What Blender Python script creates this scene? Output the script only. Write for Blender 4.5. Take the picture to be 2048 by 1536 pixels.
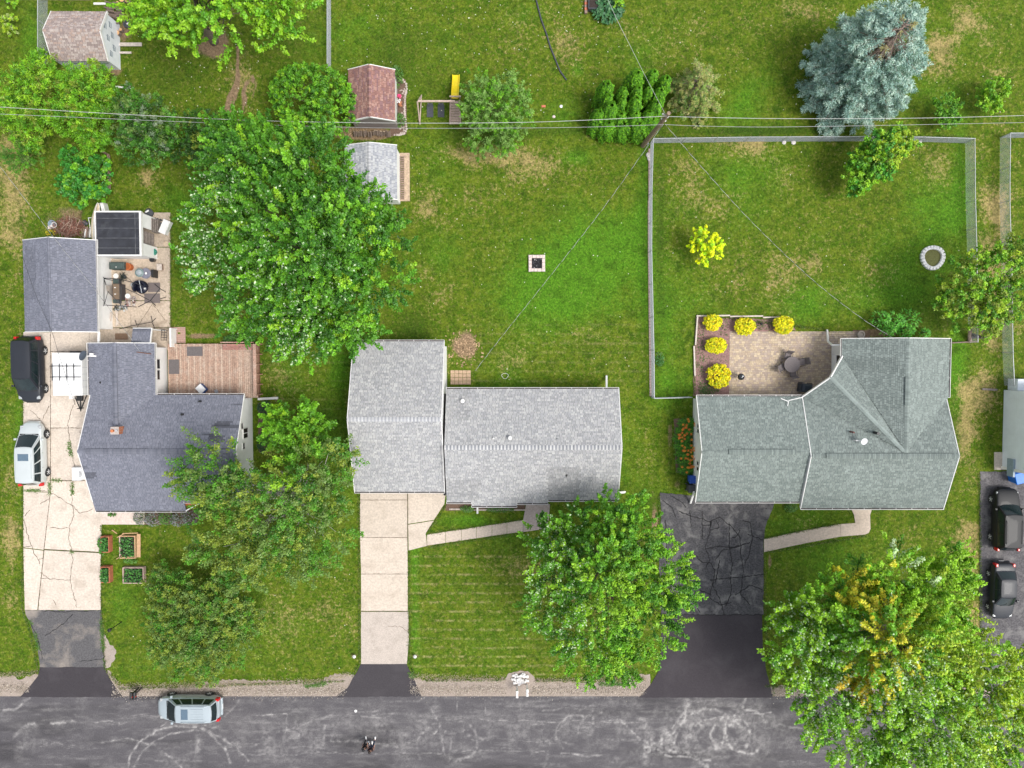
import bpy, math, random
import numpy as np
from mathutils import Vector, Matrix
random.seed(7); RNG = np.random.default_rng(11)
for o in list(bpy.data.objects): bpy.data.objects.remove(o)
SC = bpy.context.scene; COL = SC.collection
# ------------------------------------------------------------------ camera
H = 56.0; FPX = 1400.0; NY = 715.0
TILT = math.atan((768 - NY) / FPX)
cam = bpy.data.cameras.new('camera'); camo = bpy.data.objects.new('camera', cam); COL.objects.link(camo)
cam.sensor_width = 36; cam.lens = 36 * FPX / 2048; cam.clip_end = 2000; cam.clip_start = 0.5
camo.location = (0, 0, H); camo.rotation_euler = (-TILT, 0, 0)
SC.camera = camo
# ------------------------------------------------------------------ light
W = bpy.data.worlds.new('World'); SC.world = W; W.use_nodes = True
nt = W.node_tree; bg = nt.nodes['Background']
sky = nt.nodes.new('ShaderNodeTexSky'); sky.sky_type = 'NISHITA'; sky.sun_disc = False
SUN_EL, SUN_AZ = math.radians(60), math.radians(112)     # azimuth clockwise from north (+Y)
sky.sun_elevation = SUN_EL; sky.sun_rotation = SUN_AZ; sky.dust_density = 3.0; sky.air_density = 1.0
hs = nt.nodes.new('ShaderNodeHueSaturation'); hs.inputs['Saturation'].default_value = .35      # thin even overcast: greyer than a clear sky
nt.links.new(sky.outputs[0], hs.inputs['Color']); nt.links.new(hs.outputs[0], bg.inputs[0]); bg.inputs[1].default_value = 0.15
sl = bpy.data.lights.new('sun', 'SUN'); sl.energy = 1.75; sl.angle = math.radians(20); sl.color = (1, 0.96, 0.90)
so = bpy.data.objects.new('sun', sl); COL.objects.link(so)
sd = Vector((math.sin(SUN_AZ) * math.cos(SUN_EL), math.cos(SUN_AZ) * math.cos(SUN_EL), math.sin(SUN_EL)))
so.rotation_euler = sd.to_track_quat('Z', 'Y').to_euler(); so.location = (0, 0, 80)
SC.view_settings.view_transform = 'Standard'; SC.view_settings.look = 'None'
SC.view_settings.gamma = 1; SC.view_settings.use_curve_mapping = False
SC.view_settings.exposure = 0.62
SC.render.engine = 'CYCLES'

# ------------------------------------------------------------------ helpers
ca, sa = math.cos(-TILT), math.sin(-TILT)
def P(px, py, z=0.0):
    dx, dy, dz = (px - 1024) / FPX, -(py - 768) / FPX, -1.0
    y2 = dy * ca - dz * sa; z2 = dy * sa + dz * ca
    t = (z - H) / z2
    return Vector((dx * t, y2 * t, z))
def PG(px, py, z=0.0):          # vectorised ground point
    px = np.asarray(px, float); py = np.asarray(py, float)
    dx = (px - 1024) / FPX; dy = -(py - 768) / FPX
    y2 = dy * ca + sa; z2 = dy * sa - ca
    t = (z - H) / z2
    return dx * t, y2 * t
def unP(x, y, z=0.0):           # world -> photo pixel
    vx, vy, vz = x, y, z - H
    yc = vy * ca + vz * sa; zc = -vy * sa + vz * ca
    return 1024 + FPX * vx / -zc, 768 - FPX * yc / -zc

MATS = {}
def nodes_mat(name):
    m = bpy.data.materials.new(name); m.use_nodes = True
    n = m.node_tree; b = n.nodes['Principled BSDF']
    return m, n, b
def link(n, a, b): n.links.new(a, b)
def noise(n, scale, detail=4, rough=.55, dist=0, vec=None):
    t = n.nodes.new('ShaderNodeTexNoise'); t.inputs['Scale'].default_value = scale
    t.inputs['Detail'].default_value = detail; t.inputs['Roughness'].default_value = rough
    t.inputs['Distortion'].default_value = dist
    if vec is not None: link(n, vec, t.inputs['Vector'])
    return t.outputs[0]
def ramp(n, fac, stops):
    r = n.nodes.new('ShaderNodeValToRGB'); link(n, fac, r.inputs[0])
    e = r.color_ramp.elements
    while len(e) < len(stops): e.new(0.5)
    for i, (p, c) in enumerate(stops):
        e[i].position = p; e[i].color = (c, c, c, 1) if isinstance(c, (int, float)) else (*c, 1)
    return r.outputs[0]
def mixc(n, fac, a, b, mode='MIX'):
    m = n.nodes.new('ShaderNodeMix'); m.data_type = 'RGBA'; m.blend_type = mode
    for s, v in ((m.inputs[0], fac), (m.inputs[6], a), (m.inputs[7], b)):
        if isinstance(v, (int, float)): s.default_value = v
        elif isinstance(v, tuple): s.default_value = (*v, 1)
        else: link(n, v, s)
    return m.outputs[2]
def math_(n, op, a, b=0.0):
    m = n.nodes.new('ShaderNodeMath'); m.operation = op
    for s, v in ((m.inputs[0], a), (m.inputs[1], b)):
        if isinstance(v, (int, float)): s.default_value = v
        else: link(n, v, s)
    return m.outputs[0]
def objco(n, gen=False):
    g = n.nodes.new('ShaderNodeNewGeometry'); return g.outputs['Position']
def bump(n, b, h, strength=.4, dist=.02):
    k = n.nodes.new('ShaderNodeBump'); k.inputs['Strength'].default_value = strength
    k.inputs['Distance'].default_value = dist; link(n, h, k.inputs['Height']); link(n, k.outputs[0], b.inputs['Normal'])
def plain(name, col=(.5, .5, .5), rough=.6, var=.15, scale=6, metal=0, coat=0, bmp=0, stain=None):
    if name in MATS: return MATS[name]
    m, n, b = nodes_mat(name); pos = objco(n)
    f = noise(n, scale, 5, .6, 0, pos)
    c = ramp(n, f, [(.3, tuple(x * (1 - var) for x in col)), (.7, tuple(min(1, x * (1 + var)) for x in col))])
    if stain:
        f2 = noise(n, stain[0], 6, .65, .5, pos)
        c = mixc(n, ramp(n, f2, [(stain[2], 0.), (stain[2] + .18, 1.)]), c, stain[1])
    link(n, c, b.inputs['Base Color']); b.inputs['Roughness'].default_value = rough; b.inputs['Metallic'].default_value = metal
    if coat: b.inputs['Coat Weight'].default_value = coat; b.inputs['Coat Roughness'].default_value = .05
    if bmp: bump(n, b, noise(n, 60, 3, .6, 0, pos), bmp, .01)
    MATS[name] = m; return m
def attr_mat(name, rough=.8, var=.25, scale=25, stain=None, spec=.5, bmp=0):
    if name in MATS: return MATS[name]
    m, n, b = nodes_mat(name); pos = objco(n)
    a = n.nodes.new('ShaderNodeAttribute'); a.attribute_name = 'Col'
    f = noise(n, scale, 4, .7, 0, pos)
    c = mixc(n, 1.0, a.outputs['Color'], ramp(n, f, [(.3, 1 - var), (.7, 1 + var)]), 'MULTIPLY')
    if stain:
        f2 = noise(n, stain[0], 5, .6, .3, pos)
        c = mixc(n, ramp(n, f2, [(stain[2], 0.), (stain[2] + .25, stain[3])]), c, stain[1])
    link(n, c, b.inputs['Base Color']); b.inputs['Roughness'].default_value = rough
    b.inputs['Specular IOR Level'].default_value = spec
    if bmp: bump(n, b, noise(n, 50, 3, .6, 0, pos), bmp, .01)
    MATS[name] = m; return m
def leaf_mat(name='leaf', rough=.42, trans=.3, spec=.5):
    if name in MATS: return MATS[name]
    m, n, b = nodes_mat(name)
    a = n.nodes.new('ShaderNodeAttribute'); a.attribute_name = 'Col'
    link(n, a.outputs['Color'], b.inputs['Base Color']); b.inputs['Roughness'].default_value = rough
    b.inputs['Specular IOR Level'].default_value = spec
    t = n.nodes.new('ShaderNodeBsdfTranslucent')
    tc = mixc(n, 1.0, a.outputs['Color'], (1.3, 1.35, .6), 'MULTIPLY'); link(n, tc, t.inputs['Color'])
    mx = n.nodes.new('ShaderNodeMixShader'); mx.inputs[0].default_value = trans
    link(n, b.outputs[0], mx.inputs[1]); link(n, t.outputs[0], mx.inputs[2])
    link(n, mx.outputs[0], n.nodes['Material Output'].inputs['Surface'])
    MATS[name] = m; return m

def tag(o, label=None, cat=None, group=None, kind=None):
    if label: o['label'] = label
    if cat: o['category'] = cat
    if group: o['group'] = group
    if kind: o['kind'] = kind
    return o
def thing(name, label, cat, loc=(0, 0, 0), rz=0, group=None):
    o = bpy.data.objects.new(name, None); COL.objects.link(o); o.empty_display_size = .3
    o.location = loc; o.rotation_euler = (0, 0, rz)
    return tag(o, label, cat, group)
def rootof(o):
    while o.parent: o = o.parent
    return o
def rootmat(o):
    r = rootof(o)
    return Matrix.Translation(r.location) @ Matrix.Rotation(r.rotation_euler[2], 4, 'Z')

class MB:
    def __init__(s): s.v = []; s.f = []; s.c = []; s.cur = (.5, .5, .5)
    def col(s, *c): s.cur = c[0] if len(c) == 1 else c; return s
    def poly(s, pts, c=None):
        k = len(s.v); s.v += [tuple(p) for p in pts]; s.f.append(tuple(range(k, k + len(pts)))); s.c.append(c or s.cur); return s
    def faces(s, vs, fs, c=None):
        k = len(s.v); s.v += [tuple(p) for p in vs]
        for f in fs: s.f.append(tuple(i + k for i in f)); s.c.append(c or s.cur)
        return s
    def box(s, x0, x1, y0, y1, z0, z1, c=None, M=None, taper=0):
        t = taper
        vs = [Vector(p) for p in ((x0, y0, z0), (x1, y0, z0), (x1, y1, z0), (x0, y1, z0), (x0 + t, y0 + t, z1), (x1 - t, y0 + t, z1), (x1 - t, y1 - t, z1), (x0 + t, y1 - t, z1))]
        if M: vs = [M @ p for p in vs]
        return s.faces(vs, [(3, 2, 1, 0), (4, 5, 6, 7), (0, 1, 5, 4), (1, 2, 6, 5), (2, 3, 7, 6), (3, 0, 4, 7)], c)
    def cbox(s, cx, cy, z0, lx, ly, h, a=0, c=None, taper=0):
        return s.box(-lx / 2, lx / 2, -ly / 2, ly / 2, 0, h, c, Matrix.Translation((cx, cy, z0)) @ Matrix.Rotation(a, 4, 'Z'), taper)
    def bevbox(s, x0, x1, y0, y1, z0, z1, b=.02, c=None, M=None):
        vs = []; 
        for z, k in ((z0, 0), (z1 - b, 0), (z1, b)):
            for (x, y, sx, sy) in ((x0, y0, 1, 1), (x1, y0, -1, 1), (x1, y1, -1, -1), (x0, y1, 1, -1)):
                vs.append(Vector((x + sx * k, y + sy * k, z)))
        if M: vs = [M @ p for p in vs]
        fs = [(3, 2, 1, 0), (8, 9, 10, 11)]
        for r in (0, 4):
            for i in range(4): j = (i + 1) % 4; fs.append((r + i, r + j, r + 4 + j, r + 4 + i))
        return s.faces(vs, fs, c)
    def tube(s, pts, r, n=6, c=None, cap=True):
        pts = [Vector(p) for p in pts]; k = len(s.v)
        rs = r if isinstance(r, (list, tuple)) else [r] * len(pts)
        for i, p in enumerate(pts):
            d = (pts[min(i + 1, len(pts) - 1)] - pts[max(i - 1, 0)])
            d = d.normalized() if d.length > 1e-9 else Vector((0, 0, 1))
            a = d.cross(Vector((0, 0, 1)) if abs(d.z) < .9 else Vector((1, 0, 0))).normalized(); b = d.cross(a)
            for j in range(n):
                t = 2 * math.pi * j / n; s.v.append(tuple(p + (a * math.cos(t) + b * math.sin(t)) * rs[i]))
        cc = c or s.cur
        for i in range(len(pts) - 1):
            for j in range(n):
                j2 = (j + 1) % n; s.f.append((k + i * n + j, k + i * n + j2, k + (i + 1) * n + j2, k + (i + 1) * n + j)); s.c.append(cc)
        if cap:
            s.f.append(tuple(k + j for j in reversed(range(n)))); s.c.append(cc)
            s.f.append(tuple(k + (len(pts) - 1) * n + j for j in range(n))); s.c.append(cc)
        return s
    def disc_stack(s, prof, n=12, c=None, M=None):     # lathe about local z: prof [(r,z)...]
        k = len(s.v)
        for r, z in prof:
            for j in range(n):
                t = 2 * math.pi * j / n; p = Vector((r * math.cos(t), r * math.sin(t), z)); s.v.append(tuple(M @ p if M else p))
        cc = c or s.cur
        for i in range(len(prof) - 1):
            for j in range(n):
                j2 = (j + 1) % n; s.f.append((k + i * n + j, k + i * n + j2, k + (i + 1) * n + j2, k + (i + 1) * n + j)); s.c.append(cc)
        s.f.append(tuple(k + j for j in reversed(range(n)))); s.c.append(cc)
        s.f.append(tuple(k + (len(prof) - 1) * n + j for j in range(n))); s.c.append(cc)
        return s
    def lump(s, c0, r, sq=.7, seed=0, c=None, n=7):   # rough stone
        rr = random.Random(seed); k = []
        for i, (rad, z) in enumerate(((.75, 0), (1, .4), (.85, .8), (.4, 1))):
            for j in range(n):
                t = 2 * math.pi * j / n; q = rad * r * rr.uniform(.8, 1.12)
                k.append((c0[0] + q * math.cos(t), c0[1] + q * math.sin(t), c0[2] + z * r * sq * rr.uniform(.9, 1.1)))
        fs = [tuple(reversed(range(n))), tuple(range(3 * n, 4 * n))]
        for i in range(3):
            for j in range(n): j2 = (j + 1) % n; fs.append((i * n + j, i * n + j2, (i + 1) * n + j2, (i + 1) * n + j))
        return s.faces(k, fs, c)
    def prism(s, poly, z0, z1, c=None):
        n = len(poly); vs = [(p[0], p[1], z0) for p in poly] + [(p[0], p[1], z1) for p in poly]
        ar = sum(poly[i][0] * poly[(i + 1) % n][1] - poly[(i + 1) % n][0] * poly[i][1] for i in range(n))
        if ar < 0: vs = [(p[0], p[1], z0) for p in reversed(poly)] + [(p[0], p[1], z1) for p in reversed(poly)]
        return s.faces(vs, [tuple(reversed(range(n))), tuple(range(n, 2 * n))] + [(i, (i + 1) % n, n + (i + 1) % n, n + i) for i in range(n)], c)
    def build(s, name, mat, parent=None, local=False, smooth=False, loc=None, mats=None):
        me = bpy.data.meshes.new(name)
        vs = s.v
        if parent is not None and not local:
            Mi = rootmat(parent).inverted(); vs = [tuple(Mi @ Vector(v)) for v in vs]
        elif parent is None and loc is not None:
            L = Vector(loc); vs = [tuple(Vector(v) - L) for v in vs]
        me.from_pydata(vs, [], s.f); me.materials.append(mat)
        at = me.color_attributes.new('Col', 'FLOAT_COLOR', 'CORNER')
        cnt = [len(f) for f in s.f]
        arr = np.repeat(np.array([(c[0], c[1], c[2], 1.) for c in s.c], dtype=np.float32).reshape(-1, 4), cnt, axis=0)
        at.data.foreach_set('color', arr.ravel())
        if smooth: me.polygons.foreach_set('use_smooth', [True] * len(me.polygons))
        me.update()
        o = bpy.data.objects.new(name, me); COL.objects.link(o)
        if parent is not None: o.parent = parent
        elif loc is not None: o.location = loc
        return o
def npmesh(name, V, F, C, mat, parent=None, loc=None):
    """V (n,3) world, F (m,k) uniform polygons, C (n,3) per-vertex colour"""
    V = np.asarray(V, np.float32)
    if parent is not None:
        Mi = np.array(rootmat(parent).inverted()); V = V @ Mi[:3, :3].T.astype(np.float32) + Mi[:3, 3].astype(np.float32)
    elif loc is not None: V = V - np.asarray(loc, np.float32)
    me = bpy.data.meshes.new(name); F = np.asarray(F, np.int32); m, k = F.shape
    me.vertices.add(len(V)); me.vertices.foreach_set('co', V.ravel())
    me.loops.add(m * k); me.loops.foreach_set('vertex_index', F.ravel())
    me.polygons.add(m); me.polygons.foreach_set('loop_start', np.arange(0, m * k, k, dtype=np.int32))
    me.update(calc_edges=True); me.materials.append(mat)
    at = me.color_attributes.new('Col', 'FLOAT_COLOR', 'POINT')
    cc = np.ones((len(V), 4), np.float32); cc[:, :3] = C; at.data.foreach_set('color', cc.ravel())
    o = bpy.data.objects.new(name, me); COL.objects.link(o)
    if parent is not None: o.parent = parent
    elif loc is not None: o.location = loc
    return o
def inst(src, name, parent, loc, rz=0, scale=(1, 1, 1), rot=None):
    o = bpy.data.objects.new(name, src); COL.objects.link(o); o.parent = parent
    o.location = loc; o.rotation_euler = rot or (0, 0, rz); o.scale = scale; return o
def lerp(a, b, t): return a + (b - a) * t
def jit(c, v, rr=random): k = 1 + rr.uniform(-v, v); return tuple(x * k for x in c)
def rough_poly(pts, step=.4, amp=.05, seed=1, closed=True):
    rr = random.Random(seed); out = []
    n = len(pts)
    for i in range(n if closed else n - 1):
        a = Vector((*pts[i][:2], 0)); b = Vector((*pts[(i + 1) % n][:2], 0)); L = (b - a).length
        k = max(1, int(L / step)); d = (b - a).normalized() if L else Vector((1, 0, 0)); nn = Vector((-d.y, d.x, 0))
        for j in range(k):
            p = a.lerp(b, j / k)
            if j: p = p + nn * rr.uniform(-amp, amp)
            out.append((p.x, p.y))
    return out
def pp(*xy, z=0): return [P(x, y, z) for x, y in xy]
# ------------------------------------------------------------------ ground
def vnoise(x, y, s, seed):      # cheap smooth value noise, numpy
    r = np.random.default_rng(seed); T = r.random((64, 64)).astype(np.float32)
    u = x / s; v = y / s; i = np.floor(u).astype(int); j = np.floor(v).astype(int); fu = u - i; fv = v - j
    fu = fu * fu * (3 - 2 * fu); fv = fv * fv * (3 - 2 * fv)
    g = lambda a, b: T[a % 64, b % 64]
    return (g(i, j) * (1 - fu) + g(i + 1, j) * fu) * (1 - fv) + (g(i, j + 1) * (1 - fu) + g(i + 1, j + 1) * fu) * fv
def fbm(x, y, s, seed, o=4):
    t = 0; a = 1; w = 0
    for k in range(o): t = t + a * vnoise(x + 13 * k, y - 7 * k, s / 2 ** k, seed + k); w += a; a *= .55
    return t / w
def polydist(px, py, pts):
    d = np.full(px.shape, 1e9, np.float32)
    for (ax, ay), (bx, by) in zip(pts[:-1], pts[1:]):
        vx, vy = bx - ax, by - ay; L = vx * vx + vy * vy + 1e-9
        t = np.clip(((px - ax) * vx + (py - ay) * vy) / L, 0, 1)
        d = np.minimum(d, np.hypot(px - ax - t * vx, py - ay - t * vy))
    return d
# pixel blobs: (px, py, rx, ry, amount)
DRY = [(930,370,90,70,.5),(880,440,60,60,.55),(860,590,55,60,.45),(1000,330,90,40,.35),(980,310,140,25,.4),(1100,345,90,40,.3),(1050,720,160,45,.35),(1200,670,80,30,.35),
 (1380,340,60,60,.3),(1430,430,80,70,.3),(1550,340,150,60,.35),(1480,560,120,50,.3),(1640,430,120,80,.3),(1760,560,60,70,.3),(1330,510,25,60,.35),(1640,520,80,60,.3),
 (1880,60,140,70,.55),(1920,90,90,60,.5),(1500,60,120,60,.35),(1620,20,100,30,.3),(1460,90,60,60,.35),(1270,60,80,60,.25),(1100,110,120,70,.25),(1150,60,60,60,.3),(900,80,80,60,.15),
 (1985,500,35,260,.65),(2010,380,30,150,.6),(1935,1000,25,250,.7),(1940,800,35,120,.55),(1870,1090,90,60,.5),(1950,1180,22,120,.75),(2040,620,30,120,.5),(1960,300,25,60,.5),
 (1100,1180,230,60,.25),(930,1170,110,60,.25),(950,1320,140,40,.4),(620,1290,110,70,.4),(560,1210,90,60,.3),(650,1200,60,60,.35),(360,1330,80,40,.3),(640,1350,60,20,.45),
 (20,360,50,120,.6),(20,560,30,140,.45),(15,1000,25,220,.35),(25,1080,20,160,.45),(320,400,60,60,.25),(290,355,16,18,.9),(360,330,80,30,.35),(480,130,30,60,.6),(500,200,30,60,.45),
 (420,180,30,60,.3),(560,760,50,80,.3),(600,780,40,60,.35),(1290,930,30,60,.3),(1265,880,40,60,.2),(700,800,15,30,.8),(385,610,40,50,.3),(480,640,60,30,.35),(40,740,10,90,.5),
 (1650,1060,50,30,.15),(1760,290,60,20,.3),(1880,330,50,50,.4),(1555,285,110,18,.5),(1340,1080,10,60,.3),(330,1160,50,40,.3),(1985,740,30,100,.4),(1870,700,40,40,.3)]
LUSH = [(1150,540,130,90,.6),(1090,600,110,80,.6),(1290,420,18,240,.8),(1200,460,90,60,.4),(1160,315,40,18,.7),(860,520,60,50,.4),(870,300,80,60,.2),(1880,430,70,80,.6),(1920,350,18,140,.7),
 (1800,530,80,60,.5),(1600,610,60,40,.5),(1915,740,22,90,.9),(1600,1040,80,40,.5),(1650,1130,100,50,.4),(1330,700,30,120,.45),(1360,780,60,40,.5),(1500,400,70,80,.3),(1155,140,14,16,.7),
 (1130,240,60,40,.4),(1640,480,30,40,.3),(660,880,60,90,.4),(580,760,40,60,.3),(680,740,24,60,.8),(700,960,14,100,.3),(40,900,14,160,.35),(250,1200,40,60,.5),(600,1250,60,40,.2),(830,1180,10,160,.6),
 (1250,900,40,80,.3),(340,400,60,30,.4),(360,450,30,60,.4),(60,60,20,100,.4),(1050,30,60,30,.3),(1250,240,60,20,.4),(1490,200,40,40,.5),(1860,190,60,50,.4),(720,70,60,60,.3),(980,1060,60,20,.4),
 (920,1040,60,14,.6),(1460,240,40,30,.4),(1700,590,100,50,.4),(1810,600,40,40,.4),(1000,780,120,30,.3)]
DIRT = [(930,695,22,28,.8),(918,690,34,40,.35),(470,175,10,34,.5),(487,205,7,28,.6),(455,210,6,26,.5),(500,160,16,10,.4),(425,85,34,34,1.2),(490,105,12,26,.4),(700,262,70,12,1.1),(740,270,60,12,1),
 (1310,1040,9,40,.9),(1355,970,14,14,.5),(1540,1120,6,24,.7),(1525,1060,6,16,.6),(1300,985,24,8,.3),(830,1312,12,8,.7),(708,1312,10,8,.7),(560,800,20,10,.5),(535,870,18,44,.9),(1200,272,60,8,.8),
 (1295,300,10,30,.4),(1765,665,50,10,.8),(250,60,16,50,.8),(200,140,50,8,.8),(232,130,12,50,.5),(1040,1345,24,10,.6),(130,440,50,34,.7),(200,300,18,14,.3),(1340,890,8,56,.6),(390,672,60,8,.6),(215,1110,12,40,.3),
 (905,1018,40,8,.6),(1990,330,8,60,.3),(2003,540,8,40,.4),(1900,640,24,40,.35),(340,1040,70,9,.6),(232,420,80,8,.4),(580,265,30,20,.3)]
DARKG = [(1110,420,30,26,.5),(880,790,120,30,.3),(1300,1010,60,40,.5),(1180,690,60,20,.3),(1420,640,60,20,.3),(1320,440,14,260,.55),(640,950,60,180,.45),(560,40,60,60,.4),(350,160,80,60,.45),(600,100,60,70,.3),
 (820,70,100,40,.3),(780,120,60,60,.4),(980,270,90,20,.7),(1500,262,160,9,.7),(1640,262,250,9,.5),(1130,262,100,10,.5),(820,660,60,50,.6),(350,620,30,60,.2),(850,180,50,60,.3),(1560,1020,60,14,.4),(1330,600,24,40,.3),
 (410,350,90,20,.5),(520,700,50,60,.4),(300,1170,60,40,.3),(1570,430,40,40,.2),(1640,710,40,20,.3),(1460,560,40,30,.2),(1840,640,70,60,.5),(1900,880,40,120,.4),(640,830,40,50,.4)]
def blobs(px, py, L, seed):
    out = np.zeros(px.shape, np.float32); w = fbm(px, py, 60, seed, 3) * 1.1 + .45
    for (cx, cy, rx, ry, a) in L:
        d = ((px - cx) / rx) ** 2 + ((py - cy) / ry) ** 2
        m = d < 5
        out[m] += (a * np.exp(-d[m] * 1.1) * w[m])
    return out
def axis(a, b, st, far):
    v = list(np.arange(a, b + 1e-6, st)); e = []
    s = st
    x = b
    while x < far: s *= 1.7; x += s; e.append(x)
    l = []; s = st; x = a
    while x > -far: s *= 1.7; x -= s; l.append(x)
    return np.array(l[::-1] + v + e, np.float32)
gx = axis(-45, 45, .2, 400); gy = axis(-30, 34, .2, 400)
X, Y = np.meshgrid(gx, gy); nx_, ny_ = len(gx), len(gy)
pxg, pyg = unP(X, Y, 0.)
inn = (np.abs(X) < 46) & (Y > -31) & (Y < 35)
dry = blobs(pxg, pyg, DRY, 3) * .95 + np.clip(fbm(X, Y, 6, 21) - .5, 0, 1) * .9
dry = dry * np.clip(fbm(X, Y, 2.4, 41, 4) * 3.4 - 1.0, .12, 1.35)
lush = blobs(pxg, pyg, LUSH, 4) + np.clip(fbm(X, Y, 5, 31) - .52, 0, 1) * 1.1
dirt = blobs(pxg, pyg, DIRT, 5) * (.6 + .8 * fbm(X, Y, .8, 9, 2))
wbl = (fbm(X, Y, 1.1, 15, 3) - .5) * 16
for pts_, w_, a_ in (([(478, 95), (472, 130), (478, 160), (462, 185), (452, 215), (445, 235)], 4.5, .75), ([(478, 150), (470, 190), (458, 232)], 3, .6), ([(495, 165), (488, 185), (494, 205)], 4, .6), ([(505, 150), (512, 175), (508, 195)], 4, .6), ([(530, 150), (535, 165)], 4, .4)):
    m_ = (pxg > 400) & (pxg < 570) & (pyg > 60) & (pyg < 270); dirt[m_] += a_ * np.exp(-(polydist(pxg[m_] + wbl[m_], pyg[m_], pts_) / w_) ** 2)
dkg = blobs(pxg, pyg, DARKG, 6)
Z = (fbm(X, Y, 4, 77, 3) - .5) * .02; Z[~inn] = 0
def lawn_material():
    m, n, b = nodes_mat('lawn'); pos = objco(n)
    a = n.nodes.new('ShaderNodeAttribute'); a.attribute_name = 'Col'
    s = n.nodes.new('ShaderNodeSeparateColor'); link(n, a.outputs['Color'], s.inputs[0])
    a2 = n.nodes.new('ShaderNodeAttribute'); a2.attribute_name = 'Col2'
    s2 = n.nodes.new('ShaderNodeSeparateColor'); link(n, a2.outputs['Color'], s2.inputs[0])
    mp = n.nodes.new('ShaderNodeMapping'); mp.inputs['Scale'].default_value = (1.0, .6, 1); mp.inputs['Rotation'].default_value = (0, 0, .5); link(n, pos, mp.inputs[0])
    fine = noise(n, 9, 8, .8, .2, mp.outputs[0]); mid = noise(n, 1.6, 6, .65, .5, pos); big = noise(n, .35, 4, .6, .4, pos)
    tiny = noise(n, 28, 3, .7, 0, pos)
    g = mixc(n, ramp(n, fine, [(.34, 0.), (.66, 1.)]), (.034, .082, .003), (.082, .158, .006))
    g = mixc(n, ramp(n, mid, [(.40, 0.), (.64, .85)]), g, (.135, .175, .014))
    pat = noise(n, 3.4, 7, .72, .3, pos); g = mixc(n, ramp(n, pat, [(.52, 0.), (.69, .7)]), g, (.27, .23, .07))
    lushc = mixc(n, ramp(n, fine, [(.34, 0.), (.66, 1.)]), (.042, .145, .006), (.105, .255, .014))
    lf = math_(n, 'ADD', s.outputs[1], math_(n, 'MULTIPLY', math_(n, 'SUBTRACT', pat, .5), 1.6))
    g = mixc(n, ramp(n, lf, [(.12, 0.), (.75, .9)]), g, lushc)
    # dry: breaks up along fine noise
    df = math_(n, 'ADD', s.outputs[0], math_(n, 'ADD', math_(n, 'MULTIPLY', math_(n, 'SUBTRACT', fine, .5), 2.2), math_(n, 'MULTIPLY', math_(n, 'SUBTRACT', pat, .5), 3.0)))
    dryc = mixc(n, tiny, (.27, .205, .065), (.46, .36, .17))
    g = mixc(n, ramp(n, df, [(.38, 0.), (1.05, .9)]), g, dryc)
    # deeper green, in random mottles and at the listed blobs
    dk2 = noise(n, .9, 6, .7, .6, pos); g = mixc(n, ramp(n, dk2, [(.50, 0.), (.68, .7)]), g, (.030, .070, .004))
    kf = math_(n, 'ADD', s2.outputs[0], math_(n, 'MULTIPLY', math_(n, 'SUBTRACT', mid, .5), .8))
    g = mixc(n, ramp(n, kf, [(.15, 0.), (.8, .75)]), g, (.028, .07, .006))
    # mower lines in front lawn (thin pale rows)
    w = n.nodes.new('ShaderNodeTexWave'); w.wave_type = 'BANDS'; w.bands_direction = 'Y'; w.inputs['Scale'].default_value = .42
    w.inputs['Distortion'].default_value = 1.1; w.inputs['Detail'].default_value = 3; w.inputs['Detail Scale'].default_value = .6; link(n, pos, w.inputs['Vector'])
    wf = math_(n, 'MULTIPLY', math_(n, 'MULTIPLY', ramp(n, w.outputs[0], [(.74, 0.), (1., .62)]), s2.outputs[1]), ramp(n, noise(n, 1.3, 6, .8, 0, pos), [(.47, .0), (.60, 1.)]))
    g = mixc(n, wf, g, (.34, .30, .13))
    # dirt
    dd = math_(n, 'ADD', s.outputs[2], math_(n, 'MULTIPLY', math_(n, 'SUBTRACT', fine, .5), .9))
    dirtc = mixc(n, tiny, (.17, .105, .06), (.33, .235, .15))
    g = mixc(n, ramp(n, dd, [(.38, 0.), (.62, .95)]), g, dirtc)
    crisp = noise(n, 5.5, 9, .85, .3, pos)
    g = mixc(n, 1.0, g, ramp(n, crisp, [(.37, .38), (.63, 1.58)]), 'MULTIPLY')
    link(n, g, b.inputs['Base Color']); b.inputs['Roughness'].default_value = .9; b.inputs['Specular IOR Level'].default_value = .15
    bump(n, b, math_(n, 'ADD', fine, math_(n, 'MULTIPLY', tiny, .6)), .9, .06)
    return m
C1 = np.stack([dry, lush, dirt], -1)
mow = np.zeros_like(dry)
for (x0, x1, y0, y1, a) in ((812, 1300, 1095, 1365, 1.), (895, 1300, 640, 780, .45), (250, 700, 1280, 1365, .15), (520, 700, 660, 1000, .3)):
    e = 14; mow = np.maximum(mow, a * np.clip((pxg - x0) / e, 0, 1) * np.clip((x1 - pxg) / e, 0, 1) * np.clip((pyg - y0) / e, 0, 1) * np.clip((y1 - pyg) / e, 0, 1))
idx = np.arange(nx_ * ny_).reshape(ny_, nx_)
F = np.stack([idx[:-1, :-1], idx[:-1, 1:], idx[1:, 1:], idx[1:, :-1]], -1).reshape(-1, 4)
lawn = npmesh('lawn_ground', np.stack([X, Y, Z - .012], -1).reshape(-1, 3), F, C1.reshape(-1, 3), lawn_material())
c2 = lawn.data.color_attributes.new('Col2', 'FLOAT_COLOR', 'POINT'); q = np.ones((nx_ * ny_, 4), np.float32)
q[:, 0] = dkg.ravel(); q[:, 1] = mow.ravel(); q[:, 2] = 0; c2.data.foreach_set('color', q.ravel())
lawn.data.polygons.foreach_set('use_smooth', [True] * len(lawn.data.polygons))
tag(lawn, kind='structure')

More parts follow.
